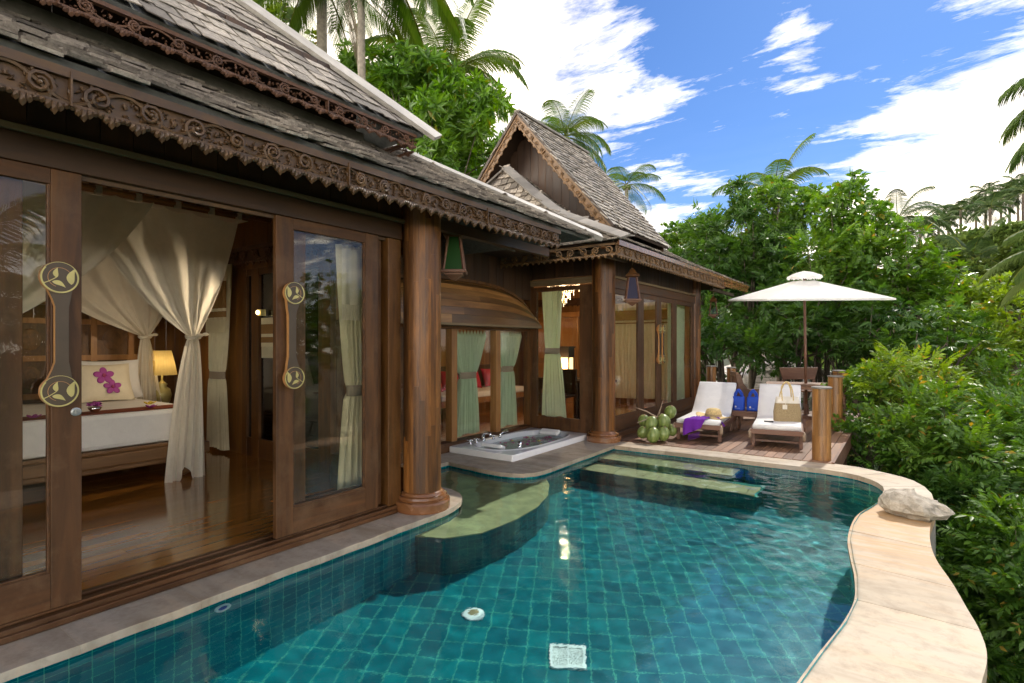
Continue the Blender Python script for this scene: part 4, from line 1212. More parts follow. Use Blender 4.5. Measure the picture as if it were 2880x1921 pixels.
# rooms
mb = MB(); boards_x(mb, -9.1, 4.0, 12.7, 0, 3.1, .16, seed=33); boards_y(mb, 12.62, -9.1, -3.98, 0, 3.1, .16, seed=34)
mb.build('room_wall', M['orange'], B)
mb = MB(); mb.box(-9.2, 3.96, 3.1, -5.3, 12.75, 3.14); mb.box(-5.3, 8.1, 3.1, -3.95, 12.75, 3.14); mb.build('ceiling', M['orange'], B)
mb = MB(); mb.box(-9.2, 3.99, -.06, -5.40, 12.75, 0); mb.box(-5.40, 8.09, -.06, -4.0, 12.75, 0); mb.build('room_floor', M['floor'], B)
mb = MB(); mb.box(-9.1, 3.97, 0, -5.4, 3.99, 3.1); mb.build('party_wall', M['teak'], B)
mb = MB(); fretwork(mb, (-8.9, 12.55, 2.62), VX, -VZ, 4.9, .3, .22, .04, out=-VY, seed=44, detail=0); mb.build('inner_fretwork', M['carve_red'], B)
mb = MB(); mb.box(-9.05, 9.4, 2.6, -4.0, 9.5, 2.75); mb.build('ceiling_beam', M['orange'], B)
# --- lower hipped roof
X0, GX = -3.23, -5.89
prof = [(-3.23, 2.91), (-3.99, 3.28), (-4.65, 3.62), (-5.25, 4.05), (-5.89, 4.60)]
yf = lambda x: 7.20+(-3.23-x)*.342
yb = lambda x: 15.1-(-3.23-x)*.83
lb = MB(); un = MB()
for k in range(4):
    (xa, za), (xb, zb) = prof[k], prof[k+1]
    dx, dz = xb-xa, zb-za; Ls = math.hypot(dx, dz); V = Vector((dx/Ls, 0, dz/Ls))
    def cl(u, v, xa=xa, V=V, k=k):
        x = xa+V.x*v; y = u+7.0
        if not (yf(x)-.05 < y < yb(x)+.05) or v > Ls+.03: return False
        return k == 0 or y < 8.8 or y > 11.1
    shingles(lb, (xa, 7.0, za), VY, V, 0, 8.2, Ls-.04, .135, .13, .016, 50+k, cl)
    slab(un, [(xa, yf(xa), za-.004), (xa, yb(xa), za-.004), (xb, yb(xb), zb-.004), (xb, yf(xb), zb-.004)], .03)
    ya, yb_ = yf(xa), yf(xb); L2 = math.hypot(yb_-ya, dz); V2 = Vector((0, (yb_-ya)/L2, dz/L2))
    def cl2(u, v, xa=xa, xb=xb, L2=L2):
        xr = lerp(xa, xb, min(1, v/L2)); return u > (X0-xr)-.03 and u < 5.32-(X0-xr)+.03 and v < L2+.02
    flare = .0
    shingles(lb, (X0, ya, za), -VX, V2, 0, 5.32, L2-.03, .15, .13, .016, 60+k, cl2, lift=.03 if k == 0 else .012)
    slab(un, [(xa, ya, za-.004), (2*GX-xa, ya, za-.004), (2*GX-xb, yb_, zb-.004), (xb, yb_, zb-.004)], .03)
    yc, yd = yb(xa), yb(xb)
    slab(un, [(xa, yc, za-.004), (2*GX-xa, yc, za-.004), (2*GX-xb, yd, zb-.004), (xb, yd, zb-.004)], .03)
    slab(un, [(2*GX-xa, ya, za-.004), (2*GX-xa, yc, za-.004), (2*GX-xb, yd, zb-.004), (2*GX-xb, yb_, zb-.004)], .03)
mb = MB(); slab(mb, [(-4.35, 6.12, 2.90), (-4.35, 7.32, 2.84), (-11.5, 7.32, 2.84), (-11.5, 6.12, 2.90)], .03); mb.build('sun_blocking_board', M['dark'], B)  # added board closing the roof gap so no sun patch falls on the hood
# flared eave course along the front
V0 = Vector((0, .95, .31)).normalized()
shingles(lb, (-3.20, 7.04, 2.875), -VX, V0, 0, 5.36, .14, .17, .14, .018, 77, None, lift=.012)
lowB = lb.build('lower_roof', M['shingle'], B); un.build('roof_boarding', M['dark'], lowB)
def ribbon(pts, w, th, up, name, mat, par):
    mb = MB()
    for a, b in zip(pts[:-1], pts[1:]): mb.bar(a, b, w, th, up)
    return mb.build(name, mat, par, bevel=.004)
up2 = Vector((.35, -.55, .76)).normalized()
hp = [Vector((x, yf(x), z))+up2*.05 for x, z in prof]; hp[0] += Vector((.10, -.08, -.02))
hp2 = [hp[0], hp[0].lerp(hp[2], .52), hp[2], hp[4]]
hp = catmull([hp[0], hp[1], hp[2], hp[4]], 3)
ribbon(hp, .17, .03, up2, 'hip_cap', M['cap_grey'], lowB)
up3 = Vector((-.35, -.55, .76)).normalized()
hl = [Vector((2*GX-p.x, p.y, p.z)) for p in hp]
ribbon(hl, .17, .03, up3, 'hip_cap', M['cap_grey'], lowB)
mb = MB(); fretwork(mb, (-3.27, 7.14, 2.865), VY, -VZ, 5.7, .20, .215, .035, out=VX, seed=71, backing=True, scal=2, th=.02, detail=.4)
mb.build('eave_fretwork', M['carve_gold'], lowB)
mb = MB(); mb.bar((-3.27, 12.84, 2.78), (-3.27, 15.08, 2.82), .03, .12); mb.bar((-3.245, 7.14, 2.865), (-3.245, 15.08, 2.90), .03, .07); mb.build('eave_fascia', M['plinth'], lowB)
mb = MB(); fretwork(mb, (-3.28, 7.125, 2.865), -VX, -VZ, 4.9, .20, .215, .03, out=-VY, seed=72, backing=False, scal=2, th=.02, detail=.4)
mb.build('front_fretwork', M['carve_gold'], lowB)
mb = MB()
mb.box(-5.2, 7.56, 2.80, -3.35, 7.64, 2.88)
mb.build('rafter', M['rafter'], lowB); mb = MB(); mb.box(-3.6, 7.3, 2.72, -3.53, 8.1, 2.80); mb.build('rafter', M['rafter'], lowB); mb = MB(); mb.box(-3.6, 12.9, 2.65, -3.53, 14.8, 2.72)
mb.build('rafter', M['rafter'], lowB)
# --- steep gabled upper roof
gx, gz, g0, g1 = -5.89, 5.77, 8.5, 11.22
exx, ezz = -3.96, 3.43
Lg = math.hypot(exx-gx, gz-ezz); vg = Vector(((gx-exx)/Lg, 0, (gz-ezz)/Lg))
mb = MB(); shingles(mb, (exx, g0-.03, ezz), VY, vg, 0, g1-g0+.06, Lg-.05, .125, .125, .016, 81, None)
ug = mb.build('gable_roof', M['shingle'], B)
mb = MB(); slab(mb, [(exx, g0, ezz-.004), (exx, g1, ezz-.004), (gx, g1, gz-.004), (gx, g0, gz-.004)], .04)
slab(mb, [(2*gx-exx, g0, ezz-.004), (2*gx-exx, g1, ezz-.004), (gx, g1, gz-.004), (gx, g0, gz-.004)], .04)
mb.build('roof_boarding', M['dark'], ug)
mb = MB(); v2 = Vector((-vg.x, 0, vg.z)); shingles(mb, (2*gx-exx, g0, ezz), VY, v2, 0, g1-g0, Lg-.05, .125, .125, .016, 82, None); mb.build('rear_slope', M['shingle'], ug)
mb = MB(); mb.bar((gx, g0-.05, gz+.03), (gx, g1+.05, gz+.03), .12, .04); mb.build('ridge_cap', M['cap_grey'], ug)
mb = MB(); dn = Vector((-vg.x, 0, -vg.z)); per = Vector((-.76, 0, -.65)) if False else Vector((vg.z*-1, 0, vg.x)).normalized()
if per.z > 0: per = -per
fretwork(mb, Vector((gx, g0-.02, gz-.03)), dn, per, Lg-.02, .165, .17, .035, out=-VY, seed=91, backing=True, scal=1, th=.02, detail=.4)
dn2 = Vector((vg.x, 0, -vg.z)); per2 = Vector((-per.x, 0, per.z))
fretwork(mb, Vector((gx, g0-.022, gz-.03)), dn2, per2, Lg-.02, .165, .17, .035, out=-VY, seed=92, backing=True, scal=1, th=.02, detail=.4)
mb.build('gable_fretwork', M['carve_gold'], ug)
mb = MB(); mb.bar((gx, g0-.045, gz+.01), (exx+.03, g0-.045, ezz-.02), .03, .05); mb.bar((gx, g0-.045, gz+.01), (2*gx-exx-.03, g0-.045, ezz-.02), .03, .05); mb.build('bargeboard', M['dark'], ug)
mb = MB(); boards_y(mb, 8.92, gx-1.85, gx+1.85, 3.0, 5, .17, seed=95, ztop=lambda x: gz-.06-abs(x-gx)*1.19)
mb.build('gable_wall', M['boards'], ug); mb = MB()
boards_y(mb, 11.1, gx-1.85, gx+1.85, 3.0, 5, .17, seed=96, ztop=lambda x: gz-.06-abs(x-gx)*1.19)
mb.build('gable_wall', M['boards'], ug)
# ------------------------------------------------------------------ bed and bedroom things
DZ = -.092   # deck top
FZ = -.030   # bedroom floor
bed = thing('bed', 'low teak platform bed with thick white mattress inside the near pavilion', 'bed', (-7.5, 1.4, FZ))
mb = MB(); mb.box(-1.0, -.50, .235, 1.0, 1.76, .36); mb.box(-1.0, -.48, .36, .97, 1.72, .40)
mb.box(-.96, -.46, .18, .96, 1.72, .235); mb.build('bed_frame', M['bed'], bed, bevel=.015)
for sx, sy in ((.86, 1.5), (-.8, 1.5), (.86, -.25), (-.8, -.25)):
    mb = MB(); pts = [(sx, sy, .20), (sx+.05, sy+.05, .15), (sx+.06, sy+.06, .09), (sx+.01, sy+.01, .04), (sx-.03, sy-.03, .0)]
    mb.tube(pts, [.10, .09, .07, .05, .045], 10); mb.build('leg', M['bed'], bed, smooth=True)
mb = MB(); mb.box(-.98, -.44, .405, .93, 1.66, .765); mb.build('mattress', M['linen'], bed, bevel=.05)
mb = MB(); mb.box(.60, -.445, .7655, .90, 1.665, .775); mb.build('bed_runner', M['runner'], bed, bevel=.003)
def pillow(name, label, loc, w, h, t, tilt, yaw, mat, extra=None):
    r = thing(name, label, 'pillow', loc, yaw)
    mb = MB(); n = 14; Rm = Matrix.Rotation(tilt, 3, 'Y')
    for s in (1, -1):
        P = []
        for i in range(n+1):
            row = []
            for j in range(n+1):
                a, b = 2*i/n-1, 2*j/n-1
                th = t*(1-abs(a)**3.2)*(1-abs(b)**3.2); th = th**.6*t**.4 if th > 0 else 0
                pin_ = 1-.07*(1-b*b)*(abs(a)**4); pin2 = 1-.07*(1-a*a)*(abs(b)**4)
                q = Rm @ Vector((s*th*.5, a*w/2*pin_, b*h/2*pin2)); row.append(q+Vector((0, 0, h/2*math.cos(tilt))))
            P.append(row)
        mb.grid(P)
    mb.build('cover', mat, r, smooth=True)
    if extra:
        for (yy, zz, sc_) in extra:
            ob = MB()
            for k in range(5):
                a = math.pi/2+k*2*math.pi/5
                rot = Matrix.Rotation(a, 3, 'X')
                c = Rm @ (Vector((t*.53, yy+.055*sc_*math.cos(a), zz+.055*sc_*math.sin(a))))+Vector((0, 0, h/2*math.cos(tilt)))
                ob.ell(c, .006, .045*sc_, .034*sc_, 10, 6, rot=Rm @ rot)
            c = Rm @ Vector((t*.56, yy, zz))+Vector((0, 0, h/2*math.cos(tilt))); ob.ell(c, .01, .018*sc_, .024*sc_, 8, 6, mi=1)
            ob.build('printed_orchid', [M['orchid'], M['petal_pink']], r, smooth=True)
    return r
zb = FZ+.77
pillow('pillow', 'cream pillow printed with two purple orchids leaning at the head of the bed', (-8.02, 2.62, zb), .62, .50, .20, -.42, 0, M['pillow'], ((-.02, .05, 1.15), (.05, -.10, 1.0)))
pillow('pillow', 'plain pale pillow behind the orchid pillow', (-8.28, 2.78, zb), .70, .52, .20, -.3, 0, M['linen'])
pillow('pillow', 'plain pale pillow seen through the glass left of the door stile', (-8.1, 1.55, zb), .62, .48, .20, -.4, 0, M['linen'])
# flowers scattered on the bed
def blossom(name, label, loc, s, mat, cat='flower', group=None, n=5):
    mb = MB(); rg = random.Random(int(loc[0]*1000+loc[1]*777))
    for k in range(n):
        a = 2*math.pi*k/n+rg.uniform(-.2, .2); rot = Matrix.Rotation(a, 3, 'Z') @ Matrix.Rotation(-.5, 3, 'Y')
        mb.ell(Vector((math.cos(a)*s*.6, math.sin(a)*s*.6, s*.35)), s*.62, s*.42, s*.10, 7, 4, rot=rot)
    mb.ell((0, 0, s*.3), s*.2, s*.2, s*.25, 6, 4)
    o = mb.build(name, mat, smooth=True); o.location = loc; tag(o, label, cat, group); return o
ft = zb+.006
blossom('orchid_flower', 'purple orchid on the bed runner right of the orchid pillow', (-6.68, 2.62, ft), .055, M['orchid'])
blossom('orchid_flower', 'purple orchid at the right end of the bed runner', (-6.72, 2.98, ft), .045, M['orchid'])
blossom('yellow_flower', 'small yellow blossom lying on the white bed sheet', (-7.05, 2.75, ft), .06, M['petal_yellow'])
blossom('orchid_flower', 'purple orchid on the runner seen through the glass', (-6.66, 1.62, ft), .055, M['orchid'])
bw = thing('flower_bowl', 'small silver bowl of purple orchids on the bed runner', 'bowl', (-6.72, 2.12, ft))
mb = MB(); mb.lathe([(.035, 0), (.03, .01), (.05, .03), (.065, .055), (.06, .055), (.04, .03), (0, .02)], n=20); mb.build('bowl', M['chrome'], bw, smooth=True)
mb = MB(); rg = random.Random(4)
for i in range(26):
    a = rg.uniform(0, 6.28); q = rg.uniform(0, .085); mb.ell((math.cos(a)*q, math.sin(a)*q, .07+rg.uniform(0, .03)), .03, .018, .008, 6, 3, rot=Matrix.Rotation(a, 3, 'Z') @ Matrix.Rotation(rg.uniform(-.7, .7), 3, 'Y'))
mb.build('petals', M['orchid'], bw, smooth=True)
# bedside table and lamp
bt = thing('bedside_table', 'dark bedside table behind the bed carrying the shaded lamp', 'bedside table', (-8.5, 3.45, FZ))
mb = MB(); mb.box(-.25, -.25, .50, .25, .25, .54); mb.build('table_top', M['bed'], bt, bevel=.006)
mb = MB(); mb.box(-.23, -.23, .0, .23, .23, .50); mb.build('cabinet', M['teak'], bt, bevel=.006)
lp = thing('table_lamp', 'brass table lamp with pleated yellow shade on the bedside table', 'lamp', (-8.47, 3.46, FZ+.54))
mb = MB(); mb.lathe([(.09, 0), (.09, .03), (.05, .05), (.10, .13), (.12, .22), (.10, .30), (.05, .34), (.07, .37), (.03, .40), (.012, .43), (.012, .52)], n=24); mb.build('lamp_base', M['brass'], lp, smooth=True)
mb = MB(); P = [[Vector((math.cos(a)*r_*(1+.012*math.cos(a*30)), math.sin(a)*r_*(1+.012*math.cos(a*30)), z)) for r_, z in ((.185, .50), (.155, .66), (.115, .84))] for a in [2*math.pi*i/120 for i in range(121)]]
mb.grid(P); mb.build('lamp_shade', M['shade'], lp, smooth=True)
ll = bpy.data.lights.new('lamp_light', 'POINT'); ll.energy = 1.5; ll.color = (1, .72, .38); ll.shadow_soft_size = .05
lo = bpy.data.objects.new('lamp_light', ll); COL.objects.link(lo); lo.location = (-8.47, 3.46, FZ+.54+.66)
# --- mosquito net hung on poles over the bed
net = thing('mosquito_net', 'cream muslin bed canopy tied back in swags above the bed', 'bed canopy', (0, 0, 0))
def swag(top0, top1, tie, nS=60, nV=30, sagL=0.0, sagR=0.0, folds=9, amp=.05, nrm=Vector((1, 0, 0)), seed=1, tw=.06, cross=0.0, bulge=.0):
    rg = random.Random(seed); ph = [rg.uniform(0, 6.28) for _ in range(4)]
    top0, top1, tie = Vector(top0), Vector(top1), Vector(tie); d = (top1-top0).normalized(); P = []
    W_ = (top1-top0).length
    for i in range(nS+1):
        s = i/nS; row = []
        for j in range(nV+1):
            v = j/nV
            top = top0.lerp(top1, s); top = top+Vector((0, 0, -.035*abs(math.sin(s*math.pi*6))))
            end = tie+d*((s-.5)*tw)
            q = top.lerp(end, v)
            sag = lerp(sagL, sagR, s); par = 4*v*(1-v)
            side = (-1 if s < .5 else 1)
            q += Vector((0, 0, -par*.10*(abs(s-.5)*2)**1.5)) + d*(par*(-sagL*(1-s)**2.5+sagR*s**2.5))
            env = min(1, v*2.4)*(1-.55*v)
            sw = s+.03*math.sin(v*5+ph[2])
            f_ = math.sin(sw*folds*2*math.pi+ph[0]+v*1.2)+.55*math.sin(sw*folds*4.1*math.pi+ph[1])+.3*math.sin(sw*folds*9+ph[3])
            q += nrm*(f_*amp*(env+.12)*(.35+.65*math.sin(math.pi*s)**.3)+bulge*par+cross)
            q += nrm*(.012*NZ.noise(Vector((s*22, v*7, seed))))
            row.append(q)
        P.append(row)
    return P
def hang(tie, bot_y, spread, zb_, seed, nrm=Vector((1, 0, 0)), w0=.08, ragged=.14, d=Vector((0, 1, 0))):
    rg = random.Random(seed); ph = [rg.uniform(0, 6.28) for _ in range(3)]; tie = Vector(tie); P = []
    n = 90; m_ = 26
    for i in range(n+1):
        s = i/n; row = []; a0 = s*2*math.pi
        for j in range(m_+1):
            v = j/m_
            w = lerp(w0, spread, v**.6); z = lerp(tie.z, zb_+ragged*math.sin(s*math.pi*2.6+ph[0])*v**4-ragged*.8*math.sin(s*math.pi)*v**5, v)
            q = Vector((tie.x, lerp(tie.y, bot_y, v), z))+d*((s-.5)*w)
            q += nrm*((math.sin(s*4*2*math.pi+ph[0]+v*1.5)+.45*math.sin(s*9*2*math.pi+ph[1]+v*3))*lerp(.010, .030, v**.7)+.02*math.sin(math.pi*s))
            row.append(q)
        P.append(row)
    return P
RZ = 2.93
mb = MB(); mb.grid(swag((-6.52, 1.88, RZ), (-6.52, 3.50, RZ-.01), (-6.38, 2.92, 1.53), 90, 34, .10, .02, 3, .034, seed=3, tw=.10)); mb.build('net_panel', M['net'], net, smooth=True)
mb = MB(); mb.grid(swag((-6.42, .45, RZ), (-6.42, 2.55, RZ), (-6.33, 1.08, 1.50), 90, 34, .02, .10, 4, .034, seed=8, tw=.10)); mb.build('net_panel', M['net'], net, smooth=True)
mb = MB(); mb.grid(hang((-6.38, 2.92, 1.53), 2.84, .42, .06, 5, ragged=.2)); mb.build('net_tail', M['net'], net, smooth=True)
mb = MB(); mb.grid(hang((-6.33, 1.08, 1.50), 1.05, .40, .0, 6)); mb.build('net_tail', M['net'], net, smooth=True)
mb = MB(); mb.grid(swag((-8.42, 1.4, RZ), (-8.42, 3.8, RZ), (-8.40, 3.22, 1.55), 70, 26, .22, .05, 4, .035, seed=13, tw=.10)); mb.build('net_panel', M['net'], net, smooth=True)
mb = MB(); mb.grid(hang((-8.40, 3.22, 1.55), 3.25, .34, .50, 15)); mb.build('net_tail', M['net'], net, smooth=True)
mb = MB(); mb.grid(swag((-8.42, .3, RZ), (-8.42, 2.2, RZ), (-8.40, 1.0, 1.55), 50, 20, .05, .1, 6, .05, seed=14, tw=.10)); mb.build('net_panel', M['net'], net, smooth=True)
P = [[Vector((x, y, RZ+.0-.03*math.sin(math.pi*(x+8.45)/2.0)*math.sin(math.pi*(y+.9)/4.5))) for y in np.linspace(-.9, 3.6, 20)] for x in np.linspace(-8.45, -6.47, 10)]
mb = MB(); mb.grid(P); mb.build('net_top', M['net'], net, smooth=True)
for (t_, yy) in (((-6.38, 2.92, 1.52), 0), ((-8.40, 3.22, 1.54), 0), ((-6.33, 1.08, 1.49), 0)):
    mb = MB(); K = 12
    mb.tube([Vector(t_)+Vector((.05*math.cos(a), .065*math.sin(a), .012*math.sin(2*a))) for a in [2*math.pi*i/K for i in range(K+1)]], .022, 8)
    mb.ell(Vector(t_)+Vector((.06, .04, .02)), .03, .045, .022, 8, 5); mb.ell(Vector(t_)+Vector((.06, .10, .03)), .02, .04, .02, 8, 5)
    mb.build('knot', M['net'], net, smooth=True)
poles = thing('canopy_pole_frame', 'rattan pole hanging under the ceiling that carries the bed canopy', 'pole frame')
mb = MB(); mb.tube([(-6.47, -1.2, RZ+.045), (-6.47, 1.5, RZ+.05), (-6.47, 4.0, RZ+.045)][:2]+[(-6.47, 3.86, RZ+.045)], .022, 10)
mb.tube([(-8.42, -1.2, RZ+.045), (-8.42, 3.86, RZ+.045)], .022, 10); mb.build('pole', M['orange'], poles, smooth=True)
mb = MB()
for yy in (3.55, -.9): mb.tube([(-8.6, yy, RZ+.07), (-6.3, yy, RZ+.07)], .022, 10)
mb.build('cross_pole', M['orange'], poles, smooth=True)
for yy in (3.55,):
    mb = MB(); mb.tube([(-6.47, yy-.03, RZ+.08), (-6.44, yy+.03, RZ+.03), (-6.5, yy+.05, RZ+.07), (-6.47, yy, RZ+.11), (-6.46, yy, 3.2)], .008, 6); mb.build('lashing', M['rope'], poles)
for i, yy in enumerate((1.60, 2.07, 2.42, 2.80, 3.16, 3.48)):
    mb = MB(); mb.box(-6.50, yy-.028, RZ-.01, -6.44, yy+.028, RZ+.075); mb.build('net_loop', M['net'], net, bevel=.008)
# curtains of the bedroom
c = curtain('curtain', 'cream floor-length curtain with brown striped top band at the end wall of the bedroom', (-7.62, 3.80), (1, 0), .56, .34, .62, 2.50, 1.02, .02, M['cream'], 8, .035, side=.08, seed=3, nu=90)
mb = MB()
for (z0, z1, mt) in ((2.50-.02, 2.28-.02, 0), (2.28-.02, 1.92-.02, 1), (1.92-.02, 1.88-.02, 0), (1.88-.02, 1.80-.02, 1), (1.80-.02, 1.765-.02, 0)):
    P = [[Vector((-.20+.54*i/24, -.055-.012*math.sin(i*1.3), z)) for z in (z0, z1)] for i in range(25)]
    mb.grid(P, mt)
for i in range(26):
    x = -.19+.53*i/26; mb.box(x, -.062, 1.60-.02, x+.010, -.052, 1.762-.02, 0)
mb.build('banner', [M['cream'], M['brownband']], c)
wl = thing('wall_light', 'tiny lit wall light beside the striped cloth at the end wall', 'lamp', (-6.62, 3.80, 1.84))
mb = MB(); mb.box(-.03, .02, -.04, .03, .09, .04); mb.build('wall_plate', M['brass'], wl)
mb = MB(); mb.ell((0, 0, 0), .022, .022, .03, 10, 8); mb.build('bulb', M['lit'], wl)
lw_ = bpy.data.lights.new('wall_light_glow', 'SPOT'); lw_.energy = 34; lw_.color = (1, .80, .55); lw_.shadow_soft_size = .03; lw_.spot_size = R(125); lw_.spot_blend = .5
lo = bpy.data.objects.new('wall_light_glow', lw_); COL.objects.link(lo); lo.location = (-6.62, 3.70, 1.9); lo.rotation_euler = (Vector((-.9, -2.2, -.5))*-1).to_track_quat('Z', 'Y').to_euler()
wb = thing('wall_banner', 'small striped cream and brown cloth with tassels on the glazed end wall', 'wall hanging', (-6.42, 3.84, 1.33))
mb = MB()
for (z0, z1, mt) in ((.44, .36, 0), (.36, .24, 1), (.24, .20, 0), (.20, .13, 1), (.13, .08, 0)): mb.box(-.17, -.01, z1, .17, .0, z0, mt)
for i in range(14): mb.box(-.165+.0245*i, -.008, -.06, -.153+.0245*i, -.002, .08, 0)
mb.build('cloth', [M['cream'], M['brownband']], wb)
c = curtain('curtain', 'cream curtain tied back behind the right sliding door glass', (-4.12, 3.31), (0, 1), .34, .17, .40, 2.34, 1.02, -.0, M['cream'], 5, .035, side=-.04, seed=9, nu=60)
mb = MB(); P = [[Vector((.05+.01*math.sin(i), -.19+.20*i/10, z)) for z in (2.3, 1.80)] for i in range(11)]; mb.grid(P)
for i in range(9): mb.box(.045, -.185+.022*i, 1.66, .055, -.175+.022*i, 1.80)
mb.build('banner', M['net'], c)
curtain('curtain', 'narrow green curtain glimpsed beside the corner column', (-4.05, 3.52), (0, 1), .26, .20, .26, 2.34, 1.05, .0, M['green'], 5, .02, seed=19, nu=50)
# curtains of the window row and the living pavilion
curtain('curtain', 'pale green curtain tied low in the middle window behind the whirlpool', (-5.50, 6.56), (0, 1), .88, .36, .54, 1.58, .96, .05, M['green'], 10, .04, side=.02, seed=21, tabs=True, nu=110, group='green tab curtains behind the whirlpool')
curtain('curtain', 'pale green curtain in the window row nearest the tall window', (-5.50, 7.58), (0, 1), .80, .34, .56, 1.58, 1.02, .05, M['green'], 10, .04, side=.06, seed=22, tabs=True, nu=110, group='green tab curtains behind the whirlpool')
curtain('curtain', 'pale green curtain half hidden by the near corner column', (-5.50, 5.28), (0, 1), .86, .30, .5, 1.58, 1.0, .05, M['green'], 10, .04, side=.16, seed=23, tabs=True, nu=110, group='green tab curtains behind the whirlpool')
curtain('curtain', 'tall sage green curtain tied at waist height in the tall window', (-4.98, 8.22), (1, 0), .42, .27, .50, 2.40, 1.32, .18, M['green'], 8, .03, side=-.01, seed=24, nu=90, lean=.04)
curtain('curtain', 'pale green pleated curtain covering the garden window next to the far post', (-4.05, 11.92), (0, 1), 1.1, 1.0, 1.05, 2.32, 1.1, .18, M['green'], 13, .03, seed=25, nu=110, band=False)
curtain('curtain', 'thin green curtain edge beside the middle column in the garden window', (-4.05, 8.38), (0, 1), .18, .15, .18, 2.3, 1.1, .18, M['green'], 4, .02, seed=26, nu=40, band=False)
c = curtain('curtain', 'wide cream curtain with ochre top stripes on the back wall of the living room', (-5.35, 12.42), (1, 0), 2.2, 2.15, 2.2, 2.42, 1.2, .14, M['cream'], 22, .03, seed=27, nu=180, band=False)
mb = MB(); mb.box(-1.1, -.07, 2.0-.14, 1.1, -.05, 2.24-.14); mb.box(-1.1, -.072, 1.92-.14, 1.1, -.052, 1.95-.14); mb.build('stripe', M['brownband'], c)
mb = MB()
# ------------------------------------------------------------------ living pavilion furniture
cb = thing('wardrobe', 'honey-coloured two-door wardrobe against the lit back wall of the living room', 'wardrobe', (-7.25, 12.2, 0))
mb = MB(); mb.box(-.75, -.25, 0, .75, .3, 2.1); mb.box(-.80, -.29, 2.1, .80, .32, 2.22); mb.box(-.8, -.28, 0, .8, .3, .12); mb.build('carcass', M['orange'], cb, bevel=.01)
for s in (-1, 1):
    mb = MB(); mb.box(min(s*.02, s*.72), -.275, .16, max(s*.02, s*.72), -.252, 2.06)
    for (z0, z1) in ((.24, .95), (1.08, 1.98)): mb.box(min(s*.12, s*.62), -.29, z0, max(s*.12, s*.62), -.274, z1)
    mb.tube([(s*.06, -.29, 1.05), (s*.06, -.32, 1.12), (s*.06, -.32, 1.25), (s*.06, -.29, 1.32)], .012, 8)
    mb.build('door', M['orange'], cb, bevel=.006)
ds = thing('writing_desk', 'dark slatted desk with drawers behind the tall window', 'desk', (-5.75, 10.0, 0))
mb = MB(); mb.box(-.5, -.3, .70, .5, .3, .74); mb.build('desk_top', M['teak_y'], ds, bevel=.006)
for sx in (-.45, .45):
    for sy in (-.25, .25):
        mb = MB(); mb.box(sx-.03, sy-.03, 0, sx+.03, sy+.03, .70); mb.build('leg', M['teak_y'], ds)
mb = MB(); mb.box(-.46, -.27, .5, .46, .27, .69); mb.build('drawer_box', M['teak_y'], ds)
tl = thing('lantern_lamp', 'square wooden table lantern with a glowing paper pane on the writing desk', 'lamp', (-5.68, 9.95, .74))
mb = MB(); mb.box(-.12, -.12, 0, .12, .12, .10); mb.box(-.12, -.12, .42, .12, .12, .62); mb.box(-.14, -.14, .62, .14, .14, .65)
for sx in (-.11, .11):
    for sy in (-.11, .11): mb.box(sx-.012, sy-.012, .1, sx+.012, sy+.012, .42)
mb.build('lantern_body', M['dark'], tl)
mb = MB(); mb.box(-.10, -.10, .10, .10, .10, .42); mb.build('lamp_shade', M['litshade'], tl)
ch = thing('chandelier', 'small crystal chandelier glowing above the living room', 'chandelier', (-5.95, 10.3, 2.2))
rg = random.Random(9); mb = MB()
for tier, (r_, z0, n) in enumerate(((.34, .52, 26), (.24, .44, 20), (.14, .34, 14), (.07, .2, 9))):
    for k in range(n):
        a = 2*math.pi*k/n+rg.uniform(-.1, .1)
        for j in range(rg.randint(2, 5)):
            mb.ell((math.cos(a)*r_, math.sin(a)*r_, z0-j*.035), .009, .009, .013, 5, 3)
mb.build('crystals', M['crystal'], ch)
mb = MB(); mb.lathe([(.34, .55), (.35, .56), (.33, .57)], n=30, cap=False); mb.tube([(0, 0, .1), (0, 0, .9)], .012, 6); mb.build('chandelier_frame', M['brass'], ch)
ll = bpy.data.lights.new('chandelier_light', 'POINT'); ll.energy = 60; ll.color = (1, .70, .38); ll.shadow_soft_size = .03
lo = bpy.data.objects.new('chandelier_light', ll); COL.objects.link(lo); lo.location = (-5.95, 10.3, 2.5)
ll2 = bpy.data.lights.new('lantern_light', 'POINT'); ll2.energy = 14; ll2.color = (1, .68, .35); ll2.shadow_soft_size = .1
lo = bpy.data.objects.new('lantern_light', ll2); COL.objects.link(lo); lo.location = (-5.68, 9.75, 1.0)
db = thing('daybed', 'dark wooden daybed with cream mattress along the living room wall', 'daybed', (-7.6, 9.2, 0))
mb = MB(); mb.box(-.5, -1.5, .22, .5, 1.5, .34); mb.build('daybed_frame', M['orange'], db, bevel=.01)
mb = MB(); mb.box(-.48, -1.45, .34, .48, 1.45, .46); mb.build('mattress', M['linen'], db, bevel=.03)
mb = MB(); mb.box(-.55, -1.5, .3, -.50, 1.5, .95); mb.box(-.55, -1.56, .60, .5, -1.5, .64)
for k in range(9): mb.box(-.5+.12*k, -1.55, .34, -.47+.12*k, -1.52, .60)
mb.build('rail', M['teak_y'], db)
for sx in (-.45, .45):
    for sy in (-1.4, 1.4):
        mb = MB(); mb.box(sx-.04, sy-.04, 0, sx+.04, sy+.04, .22); mb.build('leg', M['teak_y'], db)
for i, (y, lab) in enumerate(((8.1, 'red cushion nearest the curtain on the daybed'), (8.65, 'second red cushion leaning on the daybed'), (9.35, 'third red cushion in the middle of the daybed'), (10.1, 'farthest red cushion on the daybed'))):
    pillow('cushion', lab, (-7.75, y, .47), .48, .45, .2, -.45, -.3, M['red'])['category'] = 'cushion'
ac = thing('dark_armchair', 'dark wooden chair in front of the desk behind the tall window', 'chair', (-5.4, 9.2, 0))
